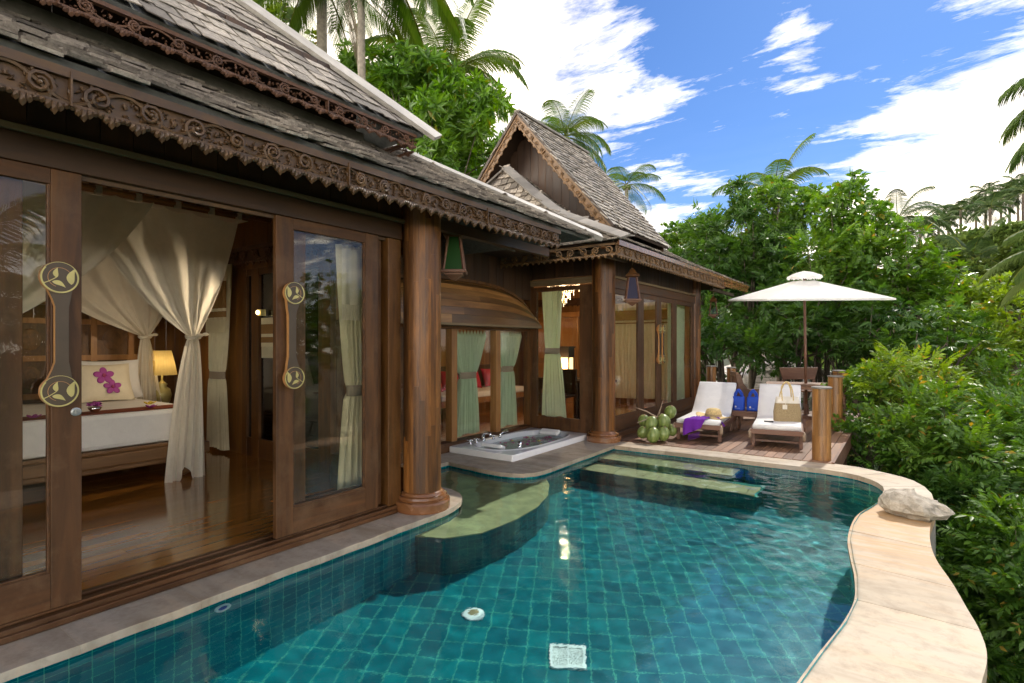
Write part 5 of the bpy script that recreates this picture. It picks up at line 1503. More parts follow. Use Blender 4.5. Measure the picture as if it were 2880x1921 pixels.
mb = MB(); mb.box(-.25, -.25, .42, .25, .25, .47); mb.build('seat', M['teak_y'], ac, bevel=.01)
mb = MB(); mb.box(-.25, .20, .47, .25, .25, .95); mb.build('backrest', M['teak_y'], ac, bevel=.01)
for sx in (-.22, .22):
    for sy in (-.22, .22):
        mb = MB(); mb.box(sx-.025, sy-.025, 0, sx+.025, sy+.025, .42); mb.build('leg', M['teak_y'], ac)
dr = thing('slatted_cabinet', 'low dark slatted cabinet just inside the garden window', 'cabinet', (-4.55, 9.05, 0))
mb = MB(); mb.box(-.3, -.25, .74, .3, .25, .78); mb.build('cabinet_top', M['teak_y'], dr)
mb = MB()
for k in range(9): mb.box(-.27+.065*k, -.24, .04, -.24+.065*k, -.2, .74)
for k in range(7): mb.box(.24, -.22+.065*k, .04, .27, -.19+.065*k, .74)
mb.box(-.26, -.19, .02, .23, .23, .73); mb.build('cabinet_body', M['dark'], dr)
pf = thing('picture_frame', 'upright mirror with dark carved frame standing on the slatted cabinet', 'mirror', (-4.55, 9.1, .78))
mb = MB(); mb.box(-.16, -.02, .0, .16, .02, .42); mb.build('frame', M['brass'], pf, bevel=.01)
mb = MB(); mb.box(-.13, -.026, .03, .13, -.021, .39); mb.build('mirror_glass', M['chrome'], pf)

# ------------------------------------------------------------------ whirlpool tub
tub = thing('whirlpool_tub', 'white drop-in whirlpool bath on the paving between the two pavilions', 'bathtub', (-4.72, 6.97, -.10))
HX, HY, TH_ = .56, 1.09, .085
mb = MB(); n = 72
def oval(s, e=2.6):
    out = []
    for k in range(n):
        a = 2*math.pi*k/n; c_, s_ = math.cos(a), math.sin(a)
        out.append((math.copysign(abs(c_)**(2/e), c_)*s[0], math.copysign(abs(s_)**(2/e), s_)*s[1]))
    return out
rings = [(oval((HX, HY), 60), .0), (oval((HX, HY), 60), TH_-.008), (oval((HX-.008, HY-.008), 60), TH_), (oval((.50, .99), 2.6), TH_), (oval((.485, .975), 2.6), TH_+.012), (oval((.46, .95), 2.6), TH_+.010), (oval((.445, .93), 2.6), TH_-.01), (oval((.41, .86), 2.7), -.12), (oval((.37, .78), 2.8), -.30), (oval((.30, .68), 2.8), -.36), (oval((.02, .05), 2), -.365)]
P = [[Vector((rings[i][0][k][0], rings[i][0][k][1], rings[i][1])) for i in range(len(rings))] for k in range(n)]
mb.grid(P, close_u=True); mb.build('tub_shell', M['white_paint'], tub, smooth=False, bevel=0)
bpy.data.objects['tub_shell'].data.polygons.foreach_set('use_smooth', [i % (len(rings)-1) > 2 for i in range(len(bpy.data.objects['tub_shell'].data.polygons))])
for (y, s, tl_) in ((.74, 1, .42), (-.78, 1, -.35)):
    mb = MB(); P = []
    mb.box(-.18, -.07, -.03, .18, .07, .03)
    o = mb.build('headrest', M['white_paint'], tub, bevel=.028); o.location = (0.0, y, TH_+.015); o.rotation_euler = (tl_, 0, 0)
mb = MB(); sm = oval((.418, .875), 2.7); mb.v = [(x, y, .025) for x, y in sm]; mb.f = [tuple(range(n))]; mb.m = [0]
def bathwater():
    m, nt, N, L, b = newmat('bath_water'); b.inputs['Base Color'].default_value = (.55, .80, .70, 1); b.inputs['Roughness'].default_value = .03; b.inputs['Alpha'].default_value = .45
    return m
mb.build('bath_water', bathwater(), tub)
fa = thing('bath_mixer', 'chrome bath mixer with cross handles on the back rim of the whirlpool', 'tap', (-5.08, 6.42, 0.002))
def capstan(x, y):
    mb = MB(); mb.lathe([(.030, 0), (.030, .008), (.014, .016), (.014, .045), (.022, .05), (.022, .062), (.01, .07), (0, .072)], (x, y, 0), 18)
    for k in range(4):
        a = k*math.pi/2+.5; mb.tube([(x, y, .056), (x+math.cos(a)*.035, y+math.sin(a)*.035, .056)], .006, 6); mb.ell((x+math.cos(a)*.037, y+math.sin(a)*.037, .056), .009, .009, .009, 8, 5)
    mb.build('cross_handle', M['chrome'], fa, smooth=True)
for (x, y) in ((0, -.30), (.01, -.17), (.02, .22)): capstan(x, y)
mb = MB(); mb.lathe([(.035, 0), (.035, .02), (.022, .03), (.022, .07)], (0, 0, 0), 18); mb.tube([(0, 0, .06), (0, .0, .10), (.03, 0, .13), (.09, 0, .135), (.13, 0, .12), (.145, 0, .085)], [.024, .026, .025, .022, .02, .018], 12); mb.build('spout', M['chrome'], fa, smooth=True)
mb = MB(); mb.lathe([(.025, 0), (.025, .03), (.015, .04)], (.02, .38, 0), 14); mb.tube([(.02, .38, .04), (.02, .46, .07), (.02, .58, .085)], [.013, .015, .024], 10); mb.build('hand_shower', M['chrome'], fa, smooth=True)
dk_ = thing('chrome_spout_disc', 'small chrome waste control at the near rim of the whirlpool', 'tap', (-4.33, 6.28, .002))
mb = MB(); mb.tube([(0, 0, 0), (0, 0, .05)], .03, 14); mb.ell((0, 0, .065), .038, .022, .035, 12, 8); mb.build('spout_body', M['chrome'], dk_, smooth=True)
rg = random.Random(31)
def petal(k):
    mb = MB(); s = rg.uniform(.024, .038); P = [[Vector(((i/4-.5)*2*s, (j/4-.5)*1.5*s*math.sin(math.pi*(i*.8+.4)/4), .006*math.cos((i-2)*.9)+.006*rg.random())) for j in range(5)] for i in range(5)]
    mb.grid(P); return mb
pr = []
for i in range(46):
    a = rg.uniform(0, 6.28); e = rg.uniform(.62, .96) if rg.random() < .75 else rg.uniform(.1, .6)
    x = math.cos(a)*.37*e; y = math.sin(a)*.80*e
    if y < -.35 and rg.random() < .6: continue
    mt = M['petal_pink'] if rg.random() < .68 else (M['petal_yellow'] if rg.random() < .7 else M['orchid'])
    o = petal(i).build('floating_petal', mt, solid=.002); o.location = (-4.72+x, 6.97+y, -.10+.025+.006); o.rotation_euler = (0, 0, rg.uniform(0, 6.28))
    tag(o, 'flower petal floating on the water of the whirlpool bath', 'petal', 'petals floating in the whirlpool')

# ------------------------------------------------------------------ hanging lanterns
def lantern(loc, size, gm, label, cord=.3, rz=.4):
    t = thing('hanging_lantern', label, 'lantern', loc, rz, 'tapered wooden lanterns under the eaves')
    s = size; n = 4
    def fr(prof): 
        mb = MB()
        P = [[Vector((math.cos(a)*r_*s, math.sin(a)*r_*s, z*s)) for r_, z in prof] for a in [math.pi/4+math.pi/2*i for i in range(4)]]
        mb.grid(P, close_u=True); return mb
    fr([(0, -.20), (.03, -.20), (.26, -.075), (.30, -.07), (.30, -.04), (.40, -.035), (.42, 0), (.42, .03), (.34, .035), (.30, .05), (0, .05)]).build('lantern_base', M['furn'], t)
    fr([(0, 1.28), (.02, 1.27), (.03, 1.15), (.10, 1.12), (.12, 1.08), (.18, 1.03), (.20, .98), (.31, .93), (.33, .88), (.34, .85), (.20, .82), (0, .82)]).build('lantern_roof', M['teak'], t)
    mb = MB()
    for k in range(4):
        a = math.pi/4+math.pi/2*k; mb.bar((math.cos(a)*.33*s, math.sin(a)*.33*s, .05*s), (math.cos(a)*.19*s, math.sin(a)*.19*s, .84*s), .045*s, .045*s)
    mb.build('lantern_frame', M['furn'], t)
    for k in range(4):
        a0 = math.pi/4+math.pi/2*k; a1 = a0+math.pi/2
        g = MB(); g.add([(math.cos(a0)*.31*s, math.sin(a0)*.31*s, .05*s), (math.cos(a1)*.31*s, math.sin(a1)*.31*s, .05*s), (math.cos(a1)*.18*s, math.sin(a1)*.18*s, .83*s), (math.cos(a0)*.18*s, math.sin(a0)*.18*s, .83*s)], [(0, 1, 2, 3)])
        g.build('glass_pane', gm, t)
    mb = MB(); pts = [(0, 0, 1.26*s), (.012, 0, 1.26*s+cord*.3), (-.01, .008, 1.26*s+cord*.6), (0, 0, 1.26*s+cord)]
    mb.tube(pts, .008, 6); mb.build('hanging_cord', M['rope'], t)
    return t
p1 = AT(1278, 766, 5.75)
def gpane(name, c, tr):
    m, nt, N, L, b = newmat(name); b.inputs['Base Color'].default_value = (*c, 1); b.inputs['Roughness'].default_value = .25
    tl = N.new('ShaderNodeBsdfTranslucent'); tl.inputs[0].default_value = (*c, 1); ms = N.new('ShaderNodeMixShader'); ms.inputs[0].default_value = tr
    L.new(b.outputs[0], ms.inputs[1]); L.new(tl.outputs[0], ms.inputs[2]); L.new(ms.outputs[0], N['Material Output'].inputs[0]); return m
lantern(p1, .44, gpane('green_pane', (.05, .16, .04), .6), 'nearest hanging wooden lantern with green glass beside the corner column', .32, .62)
p2 = AT(1778, 845, 8.75)
lantern(p2, .44, gpane('violet_pane', (.03, .02, .05), .3), 'hanging wooden lantern with violet glass by the middle column', .22, .5)
p3 = AT(2006, 886, 13.2)
lantern(p3, .38, M['glass_clear'], 'farthest hanging lantern with clear glass under the eave corner by the deck', .25, .3)

# ------------------------------------------------------------------ coconuts
cx = [(205, 785, 55, 8.95), (275, 806, 60, 8.70), (195, 893, 56, 8.75), (290, 918, 65, 8.55), (392, 788, 62, 8.72), (388, 908, 62, 8.62), (455, 702, 57, 8.92), (468, 872, 50, 8.9), (330, 850, 55, 8.95)]
labs = ['green coconut at the upper left of the heap', 'green coconut in the middle upper row of the heap', 'lower left green coconut of the heap', 'front green coconut resting on the deck, largest of the heap', 'green coconut in the upper row right of centre', 'lower right green coconut on the deck in front', 'topmost green coconut crowning the heap', 'green coconut at the back right of the heap beside the lounger', 'green coconut hidden in the core of the heap']
for i, ((x, y, r_, d_), lb_) in enumerate(zip(cx, labs)):
    c = AT(1750+x/3.358, 950+y/3.358, d_); rr_ = r_/3.358*d_/F
    c.z = max(c.z, DZ+rr_*.97)
    mb = MB(); n = 18; m_ = 12; rg = random.Random(i); P = []
    rot = Matrix.Rotation(rg.uniform(-.5, .5), 3, 'X') @ Matrix.Rotation(rg.uniform(-.5, .5), 3, 'Y') @ Matrix.Rotation(rg.uniform(0, 2), 3, 'Z')
    for k in range(m_+1):
        th = math.pi*k/m_; row = []
        for q in range(n):
            a = 2*math.pi*q/n; f_ = 1+.055*math.cos(3*a)*math.sin(th)
            row.append(rot @ Vector((math.sin(th)*math.cos(a)*f_, math.sin(th)*math.sin(a)*f_, math.cos(th)*1.10+.05*math.cos(th)**5))*rr_)
        P.append(row)
    b = 0
    for row in P: mb.v += [tuple(p) for p in row]
    for k in range(m_):
        for q in range(n): mb.f.append((k*n+q, (k+1)*n+q, (k+1)*n+(q+1) % n, k*n+(q+1) % n)); mb.m.append(0)
    e = rot @ Vector((0, 0, rr_*1.1)); mb.tube([e*.95, e*1.10], [.022, .016], 7, mi=1)
    o = mb.build('green_coconut', [M['coco'], M['jute']], smooth=True); o.location = c; tag(o, lb_, 'coconut', 'heap of green coconuts on the deck')
mb = MB(); a = AT(1850, 1175, 8.8)
for (px, py, d_, r0) in ((1787, 1146, 8.9, .010), (1868, 1118, 8.8, .007), (1792, 1189, 8.6, .008), (1861, 1143, 8.75, .012)):
    e = AT(px, py, d_); mb.tube([a, a.lerp(e, .5)+Vector((0, 0, .02)), e], [r0*1.5, r0, r0*.6], 6)
mb.build('coconut_stalk', M['rope'], label='dry branching fruit stalk sticking out of the coconut heap', cat='stalk')

# ------------------------------------------------------------------ loungers
def lounger(label, loc, rz):
    t = thing('sun_lounger', label, 'sun lounger', loc, rz, 'teak sun loungers with white cushions on the deck')
    W2 = .33
    mb = MB()
    for s in (-1, 1): mb.box(s*W2-.022, 0, .20, s*W2+.022, 1.95, .265)
    mb.box(-W2-.022, -.035, .20, W2+.022, 0, .27); mb.box(-W2, 1.92, .20, W2, 1.96, .26)
    for k in range(10): mb.box(-W2+.02, .06+k*.105, .245, W2-.02, .06+k*.105+.07, .262)
    mb.build('frame', M['furn'], t, bevel=.004)
    for (sx, sy) in ((-1, .10), (1, .10), (-1, 1.55), (1, 1.55)):
        mb = MB(); mb.box(sx*(W2-.01)-.024, sy-.024, 0, sx*(W2-.01)+.024, sy+.024, .20); mb.build('leg', M['furn'], t, bevel=.004)
    mb = MB(); mb.box(-W2+.01, .085, .075, W2-.01, .115, .105); mb.build('stretcher', M['furn'], t)
    mb = MB(); mb.box(-W2+.01, 1.54, .075, W2-.01, 1.56, .105); mb.build('stretcher', M['furn'], t)
    # reclined back frame with arched head board
    mb = MB(); P0 = Vector((0, 1.12, .255)); ud = Vector((0, .80, .60)).normalized()
    for s in (-1, 1): mb.bar(P0+Vector((s*(W2-.03), 0, 0)), P0+Vector((s*(W2-.03), 0, 0))+ud*.80, .035, .03)
    for k in range(7): c_ = P0+ud*(.08+k*.105); mb.bar(c_-Vector((W2-.05, 0, 0)), c_+Vector((W2-.05, 0, 0)), .07, .014, Vector((0, -.6, .8)))
    top = P0+ud*.80; n_ = Vector((0, -.6, .8))
    poly = [(-W2, 0)]+[(-W2+2*W2*i/12, .035+.05*math.sin(math.pi*i/12)) for i in range(13)]+[(W2, 0)]
    Mx = Matrix((( 1, 0, 0, 0), (0, ud.y, n_.y, top.y), (0, ud.z, n_.z, top.z), (0, 0, 0, 1)))
    mb.prismM(poly, Mx, .03); mb.build('back_frame', M['furn'], t)
    mb = MB(); P = []
    prof_ = catmull([(0, .0, .30), (0, .35, .30), (0, .8, .30), (0, 1.05, .305), (0, 1.17, .35), (0, 1.40, .525), (0, 1.60, .675), (0, 1.77, .80)], 4)
    for i, p in enumerate(prof_):
        a = prof_[max(0, i-1)]; b_ = prof_[min(len(prof_)-1, i+1)]; tg = (b_-a).normalized(); nn = Vector((0, -tg.z, tg.y))
        w = W2-.005; h = .034
        row = []
        for (u, v) in ((-1, -.6), (-.97, -1), (.97, -1), (1, -.6), (1, .6), (.96, .96), (.5, 1.06), (0, 1.0), (-.5, 1.06), (-.96, .96), (-1, .6), (-1, -.6)):
            wob_ = .004*NZ.noise(Vector((u*3, i*.6, v)))
            row.append(p+Vector((u*w, 0, 0))+nn*(v*h+wob_))
        P.append(row)
    mb.grid(P); b = len(mb.v)
    mb.f.append(tuple(range(11))); mb.m.append(0); k0 = (len(P)-1)*12; mb.f.append(tuple(k0+q for q in reversed(range(11)))); mb.m.append(0)
    mb.build('cushion', M['lcush'], t, smooth=True, recalc=True)
    for s in (-1, 1):
        mb = MB(); P = [(s*(W2+.02)+.0, .02, .26), (s*(W2+.03), -.02, .22), (s*(W2+.03), -.01, .15), (s*(W2+.025), 0, .12)]; mb.tube(P, [.016, .03, .022, .012], 8); mb.build('tie', M['rope'], t, smooth=True)
    for s in (-1, 1):
        mb = MB(); mb.tube([(s*(W2+.03), 1.72, .12), (s*(W2+.065), 1.72, .12)], .12, 20); mb.build('wheel', M['furn'], t)
    return t
L1 = PZ(1966, 1241, DZ); L2 = PZ(2190, 1260, DZ)
r1, r2 = R(5), R(8)
lounger('left sun lounger with white cushion, straw hat and purple cloth on it', (L1.x-.02, L1.y-.02, DZ), r1)
lounger('right sun lounger with white cushion and woven bag on it', (L2.x-.02, L2.y-.05, DZ), r2)
def on(L, rz, x, y, z): 
    c, s = math.cos(rz), math.sin(rz); return Vector((L.x-.02+c*x-s*y, L.y-.04+s*x+c*y, DZ+z))
# side table, blue bags
st = thing('side_table', 'small square teak table between the two loungers', 'side table', tuple(AT(2102, 1158, 9.75).xy)+(DZ,), R(6))
mb = MB(); mb.box(-.28, -.25, .335, .28, .25, .365); mb.box(-.26, -.23, .27, .26, .23, .334); mb.build('table_top', M['furn'], st, bevel=.005)
for sx in (-.24, .24):
    for sy in (-.21, .21):
        mb = MB(); mb.box(sx-.025, sy-.025, 0, sx+.025, sy+.025, .27); mb.build('leg', M['furn'], st, bevel=.003)
base = Vector(st.location)
def blue_bag(x, label):
    t = thing('beach_bag', label, 'bag', (base.x+x, base.y-.08+x*.1, DZ+.366), R(4), 'blue fabric bags on the side table')
    mb = MB(); P = []
    for (w, d_, z) in ((.10, .055, 0), (.104, .06, .02), (.102, .058, .12), (.10, .05, .215), (.096, .03, .24), (.05, .012, .245)):
        P.append([Vector((math.copysign(abs(math.cos(a))**.35, math.cos(a))*w, math.copysign(abs(math.sin(a))**.5, math.sin(a))*d_, z)) for a in [2*math.pi*i/24 for i in range(24)]])
    b = len(mb.v)
    for row in P: mb.v += [tuple(p) for p in row]
    for i in range(len(P)-1):
        for k in range(24): mb.f.append((b+i*24+k, b+i*24+(k+1) % 24, b+(i+1)*24+(k+1) % 24, b+(i+1)*24+k)); mb.m.append(0)
    mb.f.append(tuple(reversed(range(24)))); mb.m.append(0); mb.f.append(tuple(5*24+k for k in range(24))); mb.m.append(0)
    mb.build('bag_body', M['blue'], t, smooth=True)
    mb = MB(); mb.tube(catmull([(-.062, 0, .235), (-.058, 0, .29), (-.02, 0, .345), (0, 0, .36), (.02, 0, .345), (.058, 0, .29), (.062, 0, .235)], 4), .018, 8, flat=1.0); 
    mb.tube(catmull([(-.04, -.015, .235), (-.038, -.02, .275), (0, -.02, .33), (.038, -.02, .275), (.04, -.015, .235)], 4), .013, 8)
    mb.build('handle', M['blue'], t, smooth=True)
    mb = MB()
    for k in range(5):
        a = k*2*math.pi/5; mb.ell((-.04+math.cos(a)*.010, -.062, .065+math.sin(a)*.010), .009, .002, .006, 6, 4, rot=Matrix.Rotation(-a, 3, 'Y'))
    mb.box(-.055, -.061, .035, .03, -.059, .038)
    mb.build('flower_emblem', M['bagcloth'], t)
blue_bag(-.125, 'left blue bag with looped top on the side table')
blue_bag(.11, 'right blue bag with looped top on the side table')
# straw hat
ht = thing('straw_hat', 'straw sun hat with curled brim lying on the left lounger', 'hat', on(L1, r1, .17, .42, .335), R(10))
ht.scale = (1.2, 1.2, 1.2)
mb = MB(); P = []
for (r_, z) in ((0, .115), (.05, .118), (.082, .105), (.095, .07), (.10, .03), (.105, .012), (.14, .004), (.19, .0), (.215, .004), (.215, -.001), (.19, -.005), (.14, -.001)):
    row = []
    for k in range(49):
        a = 2*math.pi*k/48; f_ = max(0, (r_-.105))/.11
        row.append(Vector((math.cos(a)*r_*1.05, math.sin(a)*r_*.95, z+.012+f_*(.035*math.cos(a*2+.6)-.03*max(0, math.cos(a-.0))+.012))))
    P.append(row)
mb.grid(P); mb.build('hat_body', M['straw'], ht, smooth=True)
mb = MB(); P = [[Vector((math.cos(a)*r_*1.05, math.sin(a)*r_*.95, z+.012)) for r_, z in ((.107, .014), (.104, .04), (.1, .042))] for a in [2*math.pi*i/40 for i in range(41)]]; mb.grid(P); mb.build('hat_band', M['jute'], ht, smooth=True)
# purple sarong, draped over the front edge
sr = thing('sarong', 'crumpled purple fringed cloth draped over the front of the left lounger', 'cloth', (0, 0, 0))
mb = MB(); P = []
for i in range(31):
    u = i/30; row = []
    for j in range(31):
        v = j/30
        x = lerp(-.13, .16, u)+.05*math.sin(v*4+1)*(1-u)-.05*v; y = lerp(.34, -.045, min(1, v*1.5))
        z = .342+.014*abs(math.sin(u*9+v*5))+.012*abs(math.sin(u*21-v*7))
        if v > .62:
            k = (v-.62)/.38; z = lerp(z, .335-.25*(1-.55*u), k); y = -.045-.02*math.sin(u*11)*k-.008; x = lerp(x, x*.8+(-.02), k)
        z += .004*NZ.noise(Vector((u*9, v*9, 2)))
        row.append(on(L1, r1, x, y, z))
    P.append(row)
mb.grid(P); mb.build('cloth_front', M['purple'], sr, smooth=True, solid=.004)
mb = MB()
for k in range(16):
    a = on(L1, r1, -.12+k*.011, -.058, .105+k*.004); mb.tube([a, a-Vector((0, 0, .09))], [.003, .0015], 4)
mb.build('fringe', M['purple'], sr)
mb = MB(); P = []
for i in range(25):
    u = i/24; row = []
    for j in range(13):
        v = j/12; x = lerp(.02, .37, u); y = .30+.06*math.sin(u*5)-(.02 if u > .8 else 0)+v*.10
        z = .345+.02*abs(math.sin(u*13+v*4))
        if u > .78: z -= (u-.78)/.22*.12; y -= v*.03
        row.append(on(L1, r1, x, y-.02, z))
    P.append(row)
mb.grid(P); mb.build('cloth_tail', M['purple'], sr, smooth=True, solid=.004)
# woven tote
tt = thing('woven_tote', 'straw-coloured woven tote with pale rim and rope handles standing on the right lounger', 'bag', on(L2, r2, .13, .60, .325), r2+R(14))
mb = MB(); P = []
for (w, d_, z) in ((.185, .07, 0), (.19, .075, .02), (.19, .08, .15), (.17, .07, .29), (.155, .06, .385)):
    P.append([Vector((math.copysign(abs(math.cos(a))**.3, math.cos(a))*w, math.copysign(abs(math.sin(a))**.45, math.sin(a))*d_, z)) for a in [2*math.pi*i/32 for i in range(32)]])
def loft(mb, P, capb=True, mi=lambda i: 0):
    n = len(P[0]); b = len(mb.v)
    for row in P: mb.v += [tuple(p) for p in row]
    for i in range(len(P)-1):
        for k in range(n): mb.f.append((b+i*n+k, b+i*n+(k+1) % n, b+(i+1)*n+(k+1) % n, b+(i+1)*n+k)); mb.m.append(mi(i))
    if capb: mb.f.append(tuple(b+q for q in reversed(range(n)))); mb.m.append(0)
loft(mb, P, True, lambda i: 1 if i == 3 else 0); mb.build('bag_body', [M['jute'], M['bagcloth']], tt, smooth=True, solid=.006)
for s in (-1, 1):
    mb = MB(); mb.tube(catmull([(-.085, s*.062, .33), (-.09, s*.06, .42), (-.07+.02*s, s*.045, .55), (-.01, s*.03, .62), (.045, s*.045, .55), (.07, s*.06, .42), (.07, s*.062, .33)], 5), .0095, 8); mb.build('handle', M['straw'], tt, smooth=True)
mb = MB(); mb.box(-.085, -.088, .20, -.02, -.083, .27); mb.tube([(-.05, -.085, .27), (-.02, -.075, .33)], .003, 5); mb.build('label_tag', M['bagcloth'], tt)
ph = thing('tmp2', None, None); bpy.data.objects.remove(ph)
mb = MB(); mb.box(-.065, -.035, 0, .065, .035, .018); o = mb.build('phone', M['black'], bevel=.004); o.location = on(L2, r2, -.12, .33, .336); o.rotation_euler = (0, 0, .2); tag(o, 'small dark phone lying on the right lounger cushion', 'phone')

# ------------------------------------------------------------------ round bollard posts
def bollard(x, y, h, r, label, z0=DZ):
    t = thing('round_post', label, 'post', (x, y, z0), 0, 'thick round timber posts around the deck')
    rg = random.Random(int(x*100)); mb = MB(); n = 14
    for k in range(n):
        a0 = 2*math.pi*k/n; a1 = 2*math.pi*(k+1)/n-.01; cut = rg.uniform(.3, .7)*h
        for (za, zb_) in ((-.0, cut-.001), (cut, h)):
            vs = [(math.cos(a)*q, math.sin(a)*q, z) for z in (za, zb_) for (a, q) in ((a0, r), ((a0+a1)/2, r*1.004), (a1, r), (a1, r-.03), (a0, r-.03))]
            mb.add(vs, [(0, 1, 6, 5), (1, 2, 7, 6), (2, 3, 8, 7), (3, 4, 9, 8), (4, 0, 5, 9), (0, 4, 3, 2, 1), (5, 6, 7, 8, 9)])
    mb.build('shaft', M['bollard'], t)
    mb = MB(); mb.lathe([(r*.8, h-.01), (r*1.12, h), (r*1.12, h+.016), (r*1.0, h+.024), (0, h+.028)], n=28); mb.build('cap', M['cap_grey'], t)
    return t
P1 = PZ(2308, 1298, -.10); bollard(P1.x, P1.y+.10, .955, .112, 'nearest round timber post standing at the pool edge beside the right lounger', -.10)
bollard(-1.00, 11.5, .94, .118, 'second round timber post on the right side of the deck')
bollard(-1.16, 14.1, .93, .118, 'rearmost round timber post at the right back corner of the deck')
bollard(-3.92, 14.15, .96, .115, 'round timber post left at the back of the deck, beside the pavilion')
bollard(-3.38, 13.9, .95, .10, 'round timber post at the back of the deck right of its neighbour by the pavilion')

# ------------------------------------------------------------------ parasol
um = thing('parasol', 'square white market parasol with ruffled vent above the deck table', 'parasol', (-1.68, 12.75, DZ), 0)
tilt = Matrix.Rotation(R(31), 3, 'Z') @ Matrix.Rotation(R(4.2), 3, 'X')
base_ = Vector((0, 0, 2.46)); S2 = 1.15
def rimp(u, v, z): return base_+tilt @ Vector((u*S2, v*S2, z))
cor = [(-1, -1), (1, -1), (1, 1), (-1, 1)]
mb = MB()
for k in range(4):
    a, b = Vector(cor[k]), Vector(cor[(k+1) % 4]); P = []
    for i in range(17):
        t = i/16; e = a.lerp(b, t); e *= (1-.035*4*t*(1-t)); row = []
        for j in range(11):
            f_ = .13+.87*j/10; z = .43*(1-f_)-.03*4*t*(1-t)*f_*(1-f_)*2; row.append(rimp(e.x*f_, e.y*f_, z))
        row.append(rimp(e.x, e.y, -.035)); P.append(row)
    mb.grid(P)
mb.build('canopy', M['canopy'], um, smooth=False)
mb = MB()
for k in range(4):
    a, b = Vector(cor[k]), Vector(cor[(k+1) % 4]); P = []
    for i in range(17):
        t = i/16; e = a.lerp(b, t); row = []
        for f_, z in ((0, .565), (.10, .535), (.205, .47), (.215, .41+.02*math.sin(i*2.1))): row.append(rimp(e.x*f_*(1+.05*math.sin(i*1.7+k)), e.y*f_, z+.01*math.sin(i*1.3+k*2)))
        P.append(row)
    mb.grid(P)
mb.build('vent', M['canopy'], um, smooth=True)
top = rimp(0, 0, .54)
mb = MB(); mb.tube([(.06, -.02, .0), Vector((.06, -.02, 0)).lerp(top, .5), top], [.030, .028, .022], 14); mb.build('pole', M['furn'], um, smooth=True)
mb = MB()
hub = rimp(0, 0, .12)
for k in range(4):
    e = cor[k]; mb.bar(rimp(0, 0, .36), rimp(e[0]*.96, e[1]*.96, -.03), .022, .016)
    m2 = (Vector(cor[k])+Vector(cor[(k+1) % 4]))/2; mb.bar(rimp(0, 0, .36), rimp(m2.x*.93, m2.y*.93, -.03), .022, .016)
    mb.bar(rimp(0, 0, .02), rimp(e[0]*.5, e[1]*.5, .19), .018, .014)
mb.build('rib', M['furn'], um)
mb = MB(); mb.lathe([(.05, 0), (.055, .02), (.05, .08), (.035, .10)], tuple(rimp(0, 0, -.02)), 14); mb.build('hub', M['furn'], um); mb = MB(); mb.lathe([(.22, 0), (.22, .06), (.05, .09), (.04, .3)], (.06, -.02, 0), 20); mb.build('pole_base', M['furn'], um)

# ------------------------------------------------------------------ deck table, armchair, bench
tb = thing('garden_table', 'teak garden table around the parasol pole', 'table', (-1.62, 12.72, DZ), R(10))
mb = MB()
for k in range(10): mb.box(-.75, -.42+k*.085, .69, .75, -.42+k*.085+.078, .72)
mb.box(-.7, -.38, .62, .7, .38, .688); mb.build('table_top', M['deck'], tb, bevel=.003)
for sx in (-.62, .62):
    for sy in (-.32, .32):
        mb = MB(); mb.box(sx-.035, sy-.035, 0, sx+.035, sy+.035, .62); mb.build('leg', M['furn'], tb)
ar = thing('carved_armchair', 'carved teak armchair seen from the side behind the loungers', 'armchair', tuple(AT(2118, 1100, 11.2).xy)+(DZ,), R(25))
prof_s = [(-.40, .93), (-.30, .93), (-.25, .75), (-.16, .64), (.0, .59), (.18, .60), (.32, .60), (.36, .54), (.30, .49), (.34, .40), (.30, 0), (.22, 0), (.22, .28), (-.22, .28), (-.26, 0), (-.36, 0), (-.30, .40), (-.36, .70)]
for s in (-1, 1):
    mb = MB(); Mx = Matrix(((1, 0, 0, 0), (0, 0, 1, s*.28-.02), (0, 1, 0, 0), (0, 0, 0, 1))); mb.prismM(prof_s, Mx, .045)
    for (cx_, cz_, r_) in ((.18, .47, .085), (.0, .42, .05)):
        mb.tube([Vector((cx_+math.cos(a)*r_, s*.28+s*.03, cz_+math.sin(a)*r_)) for a in [2*math.pi*i/16 for i in range(17)]], .014, 6)
    mb.build('side_panel', M['deck'], ar, bevel=.008)
mb = MB(); mb.box(-.26, -.28, .36, .30, .28, .41); mb.build('seat', M['deck'], ar)
mb = MB()
for k in range(6): mb.bar((-.24, -.22+k*.09, .42), (-.36, -.22+k*.09, .90), .05, .02)
mb.bar((-.36, -.28, .92), (-.36, .28, .92), .05, .08); mb.build('backrest', M['deck'], ar)
bn = thing('garden_bench', 'teak bench with solid angled backrest at the far side of the deck table', 'bench', tuple(AT(2247, 1055, 12.9).xy)+(DZ,), TH+R(2))
poly = [(-.38, .70), (.38, .70), (.46, .98), (-.46, .98)]
mb = MB(); Mx = Matrix(((1, 0, 0, 0), (0, 0, 1, .0), (0, 1, 0, 0), (0, 0, 0, 1))); mb.prismM(poly, Mx, .035); mb.build('backrest', M['furn'], bn, bevel=.004)
mb = MB(); mb.box(-.45, -.0, .40, .45, .42, .44); mb.build('seat', M['furn'], bn)
for sx in (-.36, .36):
    mb = MB(); mb.box(sx-.03, .0, 0, sx+.03, .035, .70); mb.build('leg', M['furn'], bn)
    mb = MB(); mb.box(sx-.03, .36, 0, sx+.03, .40, .40); mb.build('leg', M['furn'], bn)
